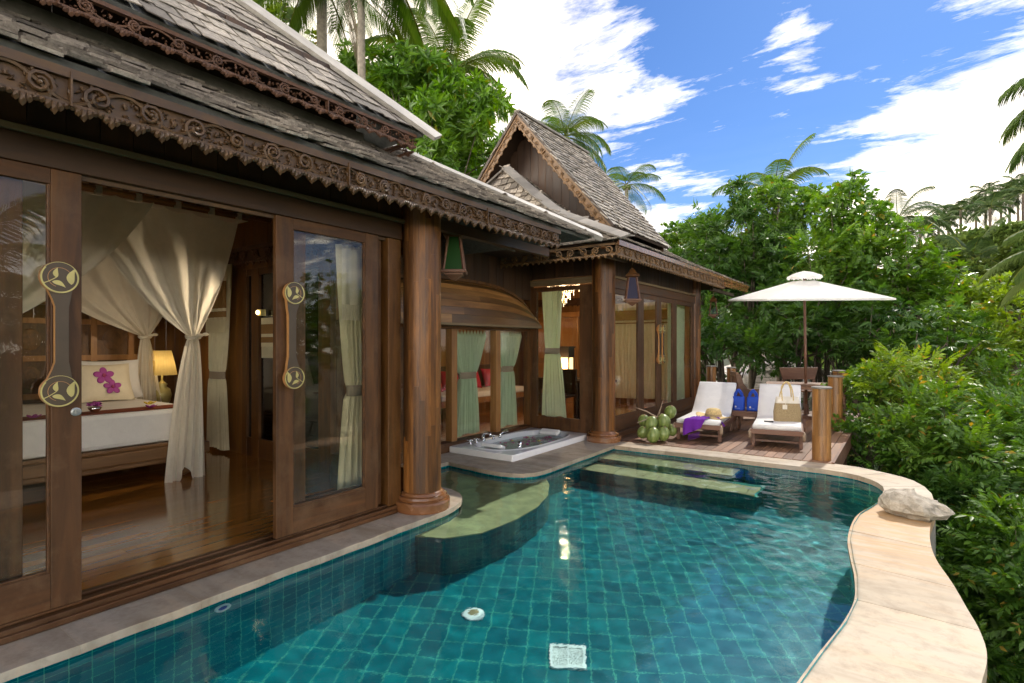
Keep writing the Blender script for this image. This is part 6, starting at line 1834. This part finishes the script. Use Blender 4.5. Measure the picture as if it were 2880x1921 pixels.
# ------------------------------------------------------------------ vegetation
DENS = 2.3
def rotm(x, z):
    """rows of frames from x axis and rough z axis (N,3)"""
    x = x/np.linalg.norm(x, axis=1, keepdims=True)
    y = np.cross(z, x); n = np.linalg.norm(y, axis=1, keepdims=True); y = np.where(n < 1e-4, np.array([[0, 1, 0]]), y/np.maximum(n, 1e-4))
    zz = np.cross(x, y); return np.stack([x, y, zz], axis=2)   # columns
LEAFV = np.array([(0, 0, 0), (.45, .5, .06), (1, 0, -.10), (.45, -.5, .06), (.5, 0, -.02)])
LEAFF = np.array([(0, 3, 2, 4), (0, 4, 2, 1)])
def sprig(kind, rg):
    """list of (origin, dir, up, length, width) of leaves along local +X"""
    L = []
    if kind == 'whorl':
        n = rg.randint(8, 11)
        for k in range(n):
            a = 2*math.pi*k*.382*1.0; el = rg.uniform(.0, .75)
            d = Vector((math.sin(el)+.10, math.cos(a)*math.cos(el), math.sin(a)*math.cos(el))); L.append((Vector((rg.uniform(-.5, .05), 0, 0)), d, Vector((1, 0, 0)), rg.uniform(.75, 1.1), .27))
    elif kind == 'pinnate':
        for k in range(6):
            x = k/6*1.6
            for s in (-1, 1): L.append((Vector((x, 0, -.10*x*x)), Vector((.55, s*.8, -.35)), Vector((0, 0, 1)), rg.uniform(.62, .8), .38))
        L.append((Vector((1.6, 0, -.26)), Vector((1, 0, -.5)), Vector((0, 0, 1)), .75, .38))
    elif kind == 'broad':
        n = rg.randint(5, 8)
        for k in range(n):
            a = 2*math.pi*k/n+rg.uniform(-.3, .3); L.append((Vector((rg.uniform(-.4, .4), 0, 0)), Vector((.45, math.cos(a), math.sin(a)*.6-.15)), Vector((.2, 0, 1)), rg.uniform(.7, 1.1), .55))
    elif kind == 'digit':
        n = 6
        for k in range(n):
            a = lerp(-1.25, 1.25, k/(n-1)); L.append((Vector((0, 0, 0)), Vector((math.cos(a), math.sin(a), -.35-.2*rg.random())), Vector((0, 0, 1)), rg.uniform(.85, 1.15)*(1-.2*abs(a)), .26))
    return L
def sprig_mesh(kind, seed):
    rg = random.Random(seed); V = []; Fc = []
    for (o, d, u, ln, w) in sprig(kind, rg):
        R_ = rotm(np.array([d[:]], float), np.array([u[:]], float))[0]
        tw = rg.uniform(-.5, .5); c, s = math.cos(tw), math.sin(tw)
        lv = LEAFV*np.array([ln, ln*w, ln]); lv = lv @ np.array([[1, 0, 0], [0, c, s], [0, -s, c]])
        b = len(V)*1; V.extend((lv @ R_.T + np.array(o[:])).tolist()); Fc.extend((LEAFF+b).tolist())
    return np.array(V), np.array(Fc)
SPR = {k: [sprig_mesh(k, i) for i in range(4)] for k in ('whorl', 'pinnate', 'broad', 'digit')}
def mesh_np(name, V, Fq, mat, parent=None):
    me = bpy.data.meshes.new(name); me.vertices.add(len(V)); me.vertices.foreach_set('co', np.asarray(V, np.float32).ravel())
    nf = len(Fq); me.loops.add(nf*4); me.loops.foreach_set('vertex_index', np.asarray(Fq, np.int32).ravel())
    me.polygons.add(nf); me.polygons.foreach_set('loop_start', np.arange(0, nf*4, 4, dtype=np.int32)); me.polygons.foreach_set('loop_total', np.full(nf, 4, np.int32))
    me.materials.append(mat); me.update(calc_edges=True); me.validate()
    o = bpy.data.objects.new(name, me); COL.objects.link(o)
    if parent is not None: o.parent = parent
    return o
def foliage(lobes, kind, per, leaf, rs, up=.45, fill=.55, clipf=None):
    """lobes: (x,y,z,r). returns V,F"""
    pos = []; dirs = []
    for (x, y, z, r) in lobes:
        n = max(4, int(per*DENS*(r**2)))
        d = rs.normal(size=(n, 3)); d /= np.linalg.norm(d, axis=1, keepdims=True)
        rad = r*(1-fill*rs.random(n)**1.5)*(1+.12*rs.normal(size=n))*np.where(rs.random(n) < .14, rs.uniform(1.1, 1.75, n), 1.0); sq = np.array([1, 1, .8])
        p = np.array([x, y, z])+d*rad[:, None]*sq
        dd = d*.8+np.array([0, 0, up])+rs.normal(size=(n, 3))*.35
        pos.append(p); dirs.append(dd)
    pos = np.concatenate(pos); dirs = np.concatenate(dirs); N_ = len(pos)
    zz = np.tile(np.array([[0, 0, 1.0]]), (N_, 1))+rs.normal(size=(N_, 3))*.35
    if kind == 'whorl': zz = rs.normal(size=(N_, 3))
    Rm = rotm(dirs, zz); sc_ = leaf*1.18*rs.uniform(.7, 1.3, N_)
    VV = []; FF = []; off = 0; which = rs.integers(0, 4, N_)
    for v in range(4):
        sel = np.where(which == v)[0]
        if len(sel) == 0: continue
        tv, tf = SPR[kind][v]
        P = np.einsum('nij,kj->nki', Rm[sel], tv)*sc_[sel][:, None, None]+pos[sel][:, None, :]
        k = len(tv); VV.append(P.reshape(-1, 3)); Fi = tf[None, :, :]+(np.arange(len(sel))*k)[:, None, None]+off
        FF.append(Fi.reshape(-1, 4)); off += len(sel)*k
    return np.concatenate(VV), np.concatenate(FF)
def tree(name, label, cat, c, rx, ry, rz, nl, lr, kind, leaf, mat, per=70, seed=1, base=None, group=None, trunk=True, tr=.12, flat=0.0, extra=None, sparse=0.0, bark=None, low=-1.0):
    rs = np.random.default_rng(seed); rg = random.Random(seed); c = Vector(c)
    lobes = []
    while len(lobes) < nl:
        d = rs.normal(size=3); d /= np.linalg.norm(d); q = rs.random()**.45
        if d[2]*q < low: continue
        if d[2] < -.55 and rs.random() < .6: continue
        r = lr*rs.uniform(.45, 1.2)
        lobes.append((c.x+d[0]*q*rx, c.y+d[1]*q*ry, c.z+d[2]*q*rz, r))
    if extra: lobes += [(e[0], e[1], e[2], e[3]) for e in extra]
    bz = base if base is not None else hgt(c.x, c.y)
    root = thing(name, label, cat, (c.x, c.y, bz), 0, group)
    V, Fq = foliage(lobes, kind, per, leaf, rs); V = V-np.array([[c.x, c.y, bz]])
    mesh_np('crown', V, Fq, mat, root)
    if trunk:
        mb = MB(); top = Vector((0, 0, c.z-bz)); n = 6
        pts = [Vector((rg.uniform(-.15, .15)*(i > 0), rg.uniform(-.15, .15)*(i > 0), (top.z-rz*.3)*i/n)) for i in range(n+1)]
        mb.tube(pts, [tr*(1-.5*i/n) for i in range(n+1)], 8)
        for i, (x, y, z, r) in enumerate(lobes[:min(nl, 22)]):
            e = Vector((x-c.x, y-c.y, z-bz)); s = pts[rg.randint(2, n)]
            m_ = s.lerp(e, .5)+Vector((rg.uniform(-.1, .1), rg.uniform(-.1, .1), rg.uniform(0, .15)))*rx
            mb.tube([s, m_, e], [tr*.38, tr*.22, tr*.07], 5)
        mb.build('trunk', bark or M['bark'], root, smooth=True)
    return root
def frond(mb, base, az, el, L, droop, nleaf, ll, rg, lw=.022, hang=.8, mi=0):
    pts = []; p = Vector(base); d = Vector((math.cos(az)*math.cos(el), math.sin(az)*math.cos(el), math.sin(el))); n = 14
    side0 = Vector((-math.sin(az), math.cos(az), 0)); tws = rg.uniform(-.35, .35)
    for i in range(n+1):
        pts.append(p.copy()); p = p+d*(L/n); d = (d+Vector((0, 0, -droop*(.35+i/n)*1.3/n)) + side0*(tws*.4/n)).normalized()
    mb.tube(pts, [.035*L/3.5*(1-.85*i/n)+.003 for i in range(n+1)], 5, mi=1)
    nleaf = int(nleaf*1.9)
    for k in range(nleaf):
        t = .13+.87*(k+.5)/nleaf; f = t*n; i = min(n-1, int(f)); q = pts[i].lerp(pts[i+1], f-i); dr = (pts[i+1]-pts[i]).normalized()
        sd = dr.cross(Vector((0, 0, 1)))
        if sd.length < .05: sd = side0.copy()
        sd.normalize(); up = sd.cross(dr)
        ln = 1.15*ll*math.sin(math.pi*(.12+.83*t))**.55*rg.uniform(.85, 1.1)
        for s in (-1, 1):
            fw = lerp(.45, 1.1, t)
            v = (sd*s*1.0+dr*fw+up*rg.uniform(.0, .35)*(1-hang)).normalized(); q0 = q
            w = .85*lw*L/3.5
            a = q0; m1 = a+v*ln*.4+Vector((0, 0, -hang*.10*ln)); v2 = (v+Vector((0, 0, -hang*1.0))).normalized(); m2 = m1+v2*ln*.35; v3 = (v2+Vector((0, 0, -hang*1.2))).normalized(); e = m2+v3*ln*.28
            wv = dr*w*.5+up*w*.25
            b = len(mb.v); mb.v += [tuple(a-wv*.6), tuple(a+wv*.6), tuple(m1+wv), tuple(m1-wv), tuple(m2+wv*.8), tuple(m2-wv*.8), tuple(e)]
            mb.f += [(b, b+1, b+2, b+3), (b+3, b+2, b+4, b+5), (b+5, b+4, b+6)]; mb.m += [mi, mi, mi]
def palm(label, c, L, seed=1, n=20, nleaf=46, mat='palm', base=None, cat='palm tree', group='coconut palms', trunk=True, azs=None, hang=.75, ll=None, lw=.03, droop=1.5, tr=.13, coc=True):
    rg = random.Random(seed); c = Vector(c); bz = base if base is not None else hgt(c.x, c.y)
    root = thing('palm_tree', label, cat, (c.x, c.y, bz), 0, group); o = Vector((0, 0, c.z-bz)); mb = MB()
    for i in range(n):
        az = (azs[i % len(azs)]+rg.uniform(-.15, .15)) if azs else i*2.4+rg.uniform(-.2, .2)
        el = lerp(1.15, -.45, (i/n)**.9)+rg.uniform(-.12, .12)
        frond(mb, o, az, el, L*rg.uniform(.85, 1.08), droop*rg.uniform(.8, 1.2), nleaf, ll or L*.22, rg, hang=hang, lw=lw)
    mb.build('crown', [M[mat], M['palm_yel']], root)
    if coc:
        mb = MB()
        for k in range(7): a = k*.9; mb.ell(o+Vector((math.cos(a)*.16, math.sin(a)*.16, -.12-.05*(k % 2)))*1.0, .085, .085, .10, 8, 6)
        mb.build('coconut_cluster', M['coco'], root, smooth=True)
    if trunk:
        mb = MB(); m_ = 12; lean = Vector((rg.uniform(-.5, .5), rg.uniform(-.5, .5), 0))
        pts = [Vector((0, 0, 0))+lean*(-(1-i/m_)**2)*1.0+Vector((0, 0, (c.z-bz)*i/m_)) for i in range(m_+1)]
        mb.tube(pts, [tr*(1.25-.45*i/m_) for i in range(m_+1)], 10); mb.build('trunk', M['bark'] if mat == 'palm_far' else M['palebark'], root, smooth=True)
    return root
# --- behind the near pavilion
c = AT(1225, 380, 17.0)
tree('mango_tree', 'bushy mango tree with long glossy leaves between the two pavilion roofs', 'tree', c, 2.2, 2.0, 2.6, 44, .62, 'whorl', .31, M['leaf_mango'], 30, 3, extra=[(*AT(1160, 165, 17), .5), (*AT(1180, 230, 17), .6), (*AT(1340, 320, 16.8), .6), (*AT(1395, 300, 17), .45), (*AT(1390, 400, 17), .5), (*AT(1030, 260, 17.5), .6), (*AT(1090, 300, 17), .6), (*AT(1380, 480, 17), .5), (*AT(1300, 260, 17.3), .5)])
c = AT(1040, 300, 19.0)
tree('mango_tree', 'darker mango tree behind the shingle roof edge, left of its neighbour', 'tree', c, 1.9, 2.0, 1.9, 26, .6, 'whorl', .29, M['leaf_mango'], 30, 4)
c = AT(830, 140, 18.0)
tree('young_tree', 'small yellow-green tree showing above the near roof edge beside grey palm trunks', 'tree', c, .95, 1.0, 1.25, 17, .38, 'broad', .2, M['leaf_lime'], 60, 5, extra=[(*AT(700, 20, 18), .3), (*AT(790, 40, 18), .4)])
c = AT(1015, -190, 15.5)
palm('tall coconut palm whose drooping fronds enter the top of the picture', c, 4.6, 7, 22, 62, azs=None, ll=.95, hang=.85, droop=1.7, lw=.034, tr=.12)
c = AT(905, -60, 17.5)
palm('coconut palm with straight grey trunk rising over the near roof', c, 3.6, 8, 16, 50, ll=.8, tr=.19)
c = AT(1262, 215, 22)
palm('windswept coconut palm with orange fruit stems above the mango tree', c, 3.6, 12, 20, 56, ll=.95, tr=.14, droop=1.8)
c = AT(975, -30, 16.5)
mb = MB(); rg = random.Random(5)
frond(mb, (0, 0, 0), 0.4, -1.35, 2.7, .3, 60, .62, rg, hang=1.0, lw=.02)
o = mb.build('dead_frond', [M['deadfrond'], M['deadfrond']]); o.location = c; tag(o, 'grey dead palm frond hanging straight down above the near roof', 'palm frond')
# --- palms further off
palm('coconut palm half hidden behind the peak of the gabled roof', AT(1590, 385, 25), 2.3, 21, 18, 40, ll=.75, tr=.12)
palm('coconut palm leaning over the far slope of the gabled roof', AT(1762, 520, 28), 2.0, 22, 13, 36, ll=.7, tr=.12)
palm('coconut palm rising behind the big leafy tree', AT(2180, 545, 27), 3.0, 23, 18, 42, ll=.8, tr=.14)
palm('coconut palm behind the right shoulder of the big leafy tree', AT(2525, 620, 33), 2.9, 24, 18, 36, 'palm_far', ll=.8, tr=.14)
palm('grey-green coconut palm in the gap below the hill', AT(2730, 735, 33), 3.0, 25, 18, 38, 'palm_far', ll=.8, tr=.14)
palm('smaller coconut palm low in the valley gap', AT(2610, 760, 40), 2.6, 26, 16, 30, 'palm_far', ll=.7, tr=.12)
hp_ = [(2588, 660, 62), (2640, 640, 64), (2668, 612, 70), (2702, 605, 66), (2745, 590, 74), (2772, 556, 78), (2785, 600, 60), (2815, 575, 70), (2840, 545, 72), (2862, 530, 76), (2878, 560, 60)]
hl_ = ['leftmost small palm on the wooded ridge', 'second small palm along the ridge from the left', 'slim palm third from the left on the ridge', 'palm with full crown in the left part of the ridge', 'palm near the middle of the ridge', 'tall palm standing out highest left of centre on the ridge', 'low palm in front of the ridge line', 'palm right of the tall ridge palm', 'tall palm near the right end of the ridge', 'palm at the right end of the ridge skyline', 'palm cut by the right picture edge on the ridge']
for i, ((px, py, d_), lb_) in enumerate(zip(hp_, hl_)):
    cc = AT(px, py-14, d_); palm(lb_, cc, 2.4, 40+i, 15, 22, 'palm_far', ll=.85, tr=.16, base=max(hgt(cc.x, cc.y)-1, cc.z-11), group='palms along the hill ridge', lw=.07, coc=False)
# --- palm off to the right, its fronds reach into the picture
palm('nearby coconut palm at the right picture edge with long fronds across the valley', AT(3150, 700, 13.5), 2.75, 51, 22, 54, 'palm_dark', ll=.6, hang=.9, lw=.03, base=-6)
palm('high coconut palm beyond the right picture edge, only frond tips in view', AT(3190, 230, 12.5), 2.5, 52, 20, 50, 'palm_dark', ll=.8, hang=.9, lw=.03, base=-6)
# --- palms and bushes beside the pool seen mirrored in the door glass
palm('coconut palm beside the pool mirrored in the left door glass', (8.2, 2.3, 2.3), 3.6, 61, 20, 50, ll=.9, base=-5)
palm('second coconut palm beside the pool mirrored in the door glass', (10.5, 5.4, 1.6), 3.4, 62, 18, 44, ll=.9, base=-5)
for (x, y, z, r, sd, lb_) in ((9, 10.5, 1.0, 2.3, 301, 'leafy tree off to the right of the pool, mirrored in the column-side door glass'), (14, 17, 2.2, 3.0, 302, 'large tree farther right of the pool, mirrored in the glass'), (15, 8, 1.2, 2.8, 303, 'tree right of the pool behind the mirrored palms'), (20, 24, 2.6, 4.0, 304, 'broad tree on the slope right of the pool'), (18, 2, 1.0, 3.0, 305, 'tree level with the camera on the slope right of the pool')):
    tree('valley_tree', lb_, 'tree', (x, y, z), r, r, r*.8, 30, r*.33, 'broad', .26, M['leaf_dark'], 12, sd, base=-6, group='trees down in the valley')
# --- big leafy mass beyond the deck
T = [  # px, py, depth, rx, rz, kind, mat, leaf, nlobes, lobe r, seed, label
 (1985, 800, 19.5, 1.5, 2.3, 'digit', 'leaf_dark', .22, 30, .62, 101, 'shady broadleaf tree next to the far eave of the gabled pavilion'),
 (2110, 700, 19.5, 1.7, 2.2, 'whorl', 'leaf_dark', .19, 34, .60, 102, 'tall leafy tree directly behind the parasol'),
 (2200, 640, 21.0, 1.5, 1.7, 'broad', 'leaf_bush', .19, 28, .55, 103, 'bright crown under the palm behind the parasol top'),
 (2385, 690, 18.5, 1.35, 2.3, 'broad', 'leaf_mango', .19, 34, .50, 104, 'tallest broadleaf tree right of the parasol top'),
 (2490, 800, 18.0, 1.6, 1.9, 'digit', 'leaf_bush', .21, 34, .55, 105, 'spreading tree right of the parasol with drooping leaves'),
 (2580, 830, 17.0, 1.1, 2.2, 'digit', 'leaf_mango', .22, 26, .50, 106, 'large-leaved tree at the right end of the tree wall'),
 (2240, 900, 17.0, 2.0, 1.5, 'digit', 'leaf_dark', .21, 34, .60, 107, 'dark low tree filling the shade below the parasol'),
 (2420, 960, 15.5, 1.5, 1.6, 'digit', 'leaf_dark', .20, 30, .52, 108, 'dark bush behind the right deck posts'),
 (2030, 960, 17.0, 1.5, 1.3, 'pinnate', 'leaf_dark', .17, 24, .52, 109, 'loose sunlit bush between the far column and the back posts'),
 (1905, 705, 24.0, .9, 1.2, 'broad', 'leaf_bush', .20, 16, .45, 110, 'small rounded tree just above the eave line of the gabled pavilion'),
 (1990, 690, 23.0, 1.3, 1.4, 'whorl', 'leaf_mango', .20, 20, .50, 111, 'rounded tree rising over the far eave, left of the parasol'),
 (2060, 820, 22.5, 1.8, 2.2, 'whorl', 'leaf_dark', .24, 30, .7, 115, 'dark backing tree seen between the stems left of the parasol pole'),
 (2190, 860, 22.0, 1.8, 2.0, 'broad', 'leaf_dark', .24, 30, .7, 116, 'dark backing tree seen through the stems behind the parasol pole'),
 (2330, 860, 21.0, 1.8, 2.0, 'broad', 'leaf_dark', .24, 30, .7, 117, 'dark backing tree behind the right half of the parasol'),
 (2300, 780, 18.0, 1.6, 1.6, 'pinnate', 'leaf_bush', .17, 28, .55, 112, 'feathery tree behind the parasol canopy right side'),
 (2640, 960, 15.0, 1.2, 1.2, 'digit', 'leaf_bush', .19, 24, .45, 113, 'bushy tree above the distant grey roof'),
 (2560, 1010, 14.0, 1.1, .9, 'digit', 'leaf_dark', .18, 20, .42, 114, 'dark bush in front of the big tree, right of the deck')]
for (px, py, d_, rx, rz_, kd, mt, lf, nl, lr_, sd, lab) in T:
    tree('broadleaf_tree', lab, 'tree', AT(px, py, d_), rx, rx*.9, rz_, nl, lr_, kd, lf*1.15, M[mt], 42, sd, group='broadleaf trees beyond the deck')
# --- lighter trees down the valley on the right
T2 = [
 (2760, 870, 20, 1.3, 1.6, 'broad', 'leaf_lime', .18, 26, .50, 121, 'lime green tree in the middle of the valley'),
 (2850, 960, 17, 1.3, 1.3, 'broad', 'leaf_lime', .17, 24, .48, 122, 'lime green tree at the right edge below the palm fronds'),
 (2700, 1010, 17, 1.3, .9, 'pinnate', 'leaf_lime', .16, 22, .45, 123, 'yellowish feathery tree left of the lime green trees'),
 (2830, 1120, 14, 1.2, .9, 'pinnate', 'leaf_bush', .15, 24, .42, 124, 'feathery tree right of the distant grey roof'),
 (2640, 800, 30, 1.8, 2.0, 'broad', 'forest', .28, 24, .7, 125, 'hazy green tree at the foot of the hill'),
 (2860, 800, 30, 2.2, 1.8, 'broad', 'forest', .28, 26, .7, 126, 'hazy green tree below the ridge at the right edge'),
 (2760, 730, 44, 3.2, 2.0, 'broad', 'forest', .4, 30, 1.1, 127, 'dense round tree on the lower hillside')]
for (px, py, d_, rx, rz_, kd, mt, lf, nl, lr_, sd, lab) in T2:
    tree('valley_tree', lab, 'tree', AT(px, py, d_), rx, rx*.9, rz_, nl, lr_, kd, lf, M[mt], 75, sd, group='trees down in the valley')
# --- shrubs right beside the pool
T3 = [
 (2440, 1110, 10.5, .62, .50, 'broad', 'leaf_bush', .085, 22, .24, 'leafy shrub directly right of the deck posts'),
 (2560, 1090, 10.0, .70, .55, 'pinnate', 'leaf_lime', .105, 22, .26, 'tall lime-tipped shrub beyond the corner of the pool'),
 (2450, 1230, 9.3, .55, .45, 'broad', 'leaf_bush', .085, 20, .22, 'small-leaved shrub along the right deck edge'),
 (2620, 1200, 9.0, .70, .55, 'pinnate', 'leaf_bush', .11, 24, .26, 'feathery shrub behind the boulder'),
 (2760, 1180, 10.0, .85, .60, 'pinnate', 'leaf_bush', .12, 26, .30, 'arching feathery shrub under the distant grey roof'),
 (2540, 1290, 9.2, .60, .40, 'pinnate', 'leaf_mango', .105, 20, .24, 'fresh green shrub bordering the far pool rim'),
 (2720, 1330, 8.4, .75, .55, 'pinnate', 'leaf_bush', .12, 26, .27, 'spreading shrub right of the boulder'),
 (2850, 1270, 8.8, .80, .60, 'pinnate', 'leaf_mango', .12, 26, .28, 'shrub with drooping leaflets at the right picture edge'),
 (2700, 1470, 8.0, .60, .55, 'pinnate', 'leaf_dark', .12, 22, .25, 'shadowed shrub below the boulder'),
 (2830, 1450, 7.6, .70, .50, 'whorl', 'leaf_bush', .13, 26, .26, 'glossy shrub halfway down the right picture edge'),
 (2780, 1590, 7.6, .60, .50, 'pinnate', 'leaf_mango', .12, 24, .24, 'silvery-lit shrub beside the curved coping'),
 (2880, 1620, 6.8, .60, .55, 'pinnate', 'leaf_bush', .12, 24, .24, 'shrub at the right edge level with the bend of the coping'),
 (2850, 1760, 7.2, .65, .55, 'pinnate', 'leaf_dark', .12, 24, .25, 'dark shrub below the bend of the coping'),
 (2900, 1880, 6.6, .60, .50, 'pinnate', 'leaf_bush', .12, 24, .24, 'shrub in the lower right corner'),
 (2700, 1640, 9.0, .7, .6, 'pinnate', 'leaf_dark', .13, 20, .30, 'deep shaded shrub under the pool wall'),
 (2960, 1750, 7.5, .8, .8, 'pinnate', 'leaf_dark', .13, 24, .30, 'large shrub beyond the right lower picture edge'),
 (2960, 1400, 9.5, .9, .9, 'pinnate', 'leaf_bush', .13, 26, .32, 'large shrub beyond the right picture edge')]
for i, (px, py, d_, rx, rz_, kd, mt, lf, nl, lr_, lab) in enumerate(T3):
    c = AT(px, py, d_)
    if c.x < .35+rx*.9 and c.y < 8.2: c.x = .35+rx*.9
    tree('garden_shrub', lab, 'shrub', c, rx, rx, rz_, nl, lr_, kd, lf*1.12, M[mt], 135, 200+i, group='shrubs beside the pool wall', tr=.035)
# --- wooded hill: one far-off mass
def hill_forest():
    rs = np.random.default_rng(5); lobes = []
    for _ in range(30000):
        x, y = rs.uniform(-40, 90), rs.uniform(34, 150)
        dep = -sn*x+cs*y; rt = cs*x+sn*y
        px = 1440+F*rt/dep
        if not (2200 < px < 3100) or dep < 34: continue
        if rs.random() > .45: continue
        z = hgt(x, y); s = max(1.1, dep*.026); lobes.append((x, y, z+rs.uniform(.2, .9)*s, s*rs.uniform(.55, 1.15)))
        if len(lobes) > 3200: break
    V, Fq = foliage(lobes, 'broad', 9, .52, rs, fill=.2)
    o = mesh_np('hillside_forest', V, Fq, M['forest']); o['kind'] = 'stuff'
hill_forest()
def ground_cover():
    rs = np.random.default_rng(6); lobes = []
    for _ in range(1500):
        x, y = rs.uniform(-14, 14), rs.uniform(-2, 34)
        if (x < .9 and y < 14.9) or (x < -9 and y < 15): continue
        lobes.append((x, y, hgt(x, y)+rs.uniform(.1, .5), rs.uniform(.4, .8)))
    V, Fq = foliage(lobes, 'pinnate', 18, .17, rs, fill=.4)
    o = mesh_np('ground_cover', V, Fq, M['leaf_dark']); o['kind'] = 'stuff'
ground_cover()
# --- roofs of lower villas glimpsed through the leaves
def far_roof(label, c, hw, hl, h, rz):
    t = thing('distant_villa', label, 'villa', c, rz, 'lower villas glimpsed between the trees')
    mb = MB(); rp = [(-hw, -hl, 0), (hw, -hl, 0), (hw, hl, 0), (-hw, hl, 0), (0, -hl*.45, h), (0, hl*.45, h)]
    for q in ((0, 1, 4), (1, 2, 5, 4), (2, 3, 5), (3, 0, 4, 5)): slab(mb, [rp[i] for i in q], .08)
    for a, b_, V in (((-hw, -hl, 0), VY, Vector((hw, 0, h)).normalized()), ((hw, -hl, 0), VY, Vector((-hw, 0, h)).normalized())):
        Ls = math.hypot(hw, h)
        shingles(mb, a, b_, V, 0, 2*hl, Ls-.1, .3, .3, .03, 5, lambda u, v, Ls=Ls: (hl*.55*v/Ls) < u < 2*hl-(hl*.55*v/Ls))
    for a, b_, V in (((-hw, -hl, 0), VX, Vector((0, hl*.55, h)).normalized()),):
        Ls = math.hypot(hl*.55, h); shingles(mb, a, b_, V, 0, 2*hw, Ls-.1, .3, .3, .03, 6, lambda u, v, Ls=Ls: (hw*v/Ls) < u < 2*hw-(hw*v/Ls))
    mb.build('roof', M['palest'], t)
    mb = MB(); mb.box(-hw*.75, -hl*.75, -2.5, hw*.75, hl*.75, .02); mb.build('wall', M['palewall'], t)
M['palest'] = plain('sunbleached_roof', (.52, .48, .44), .55, var=.25, scale=6)
M['palewall'] = plain('pale_wall', (.45, .43, .42), .7)
far_roof('sunbleached villa roof showing between the dark trees behind the deck', AT(2170, 1100, 24), 3.4, 3.6, 1.5, R(30))
far_roof('grey shingled villa roof among the shrubs on the right', AT(2700, 1190, 19), 1.5, 1.9, .9, R(-20))
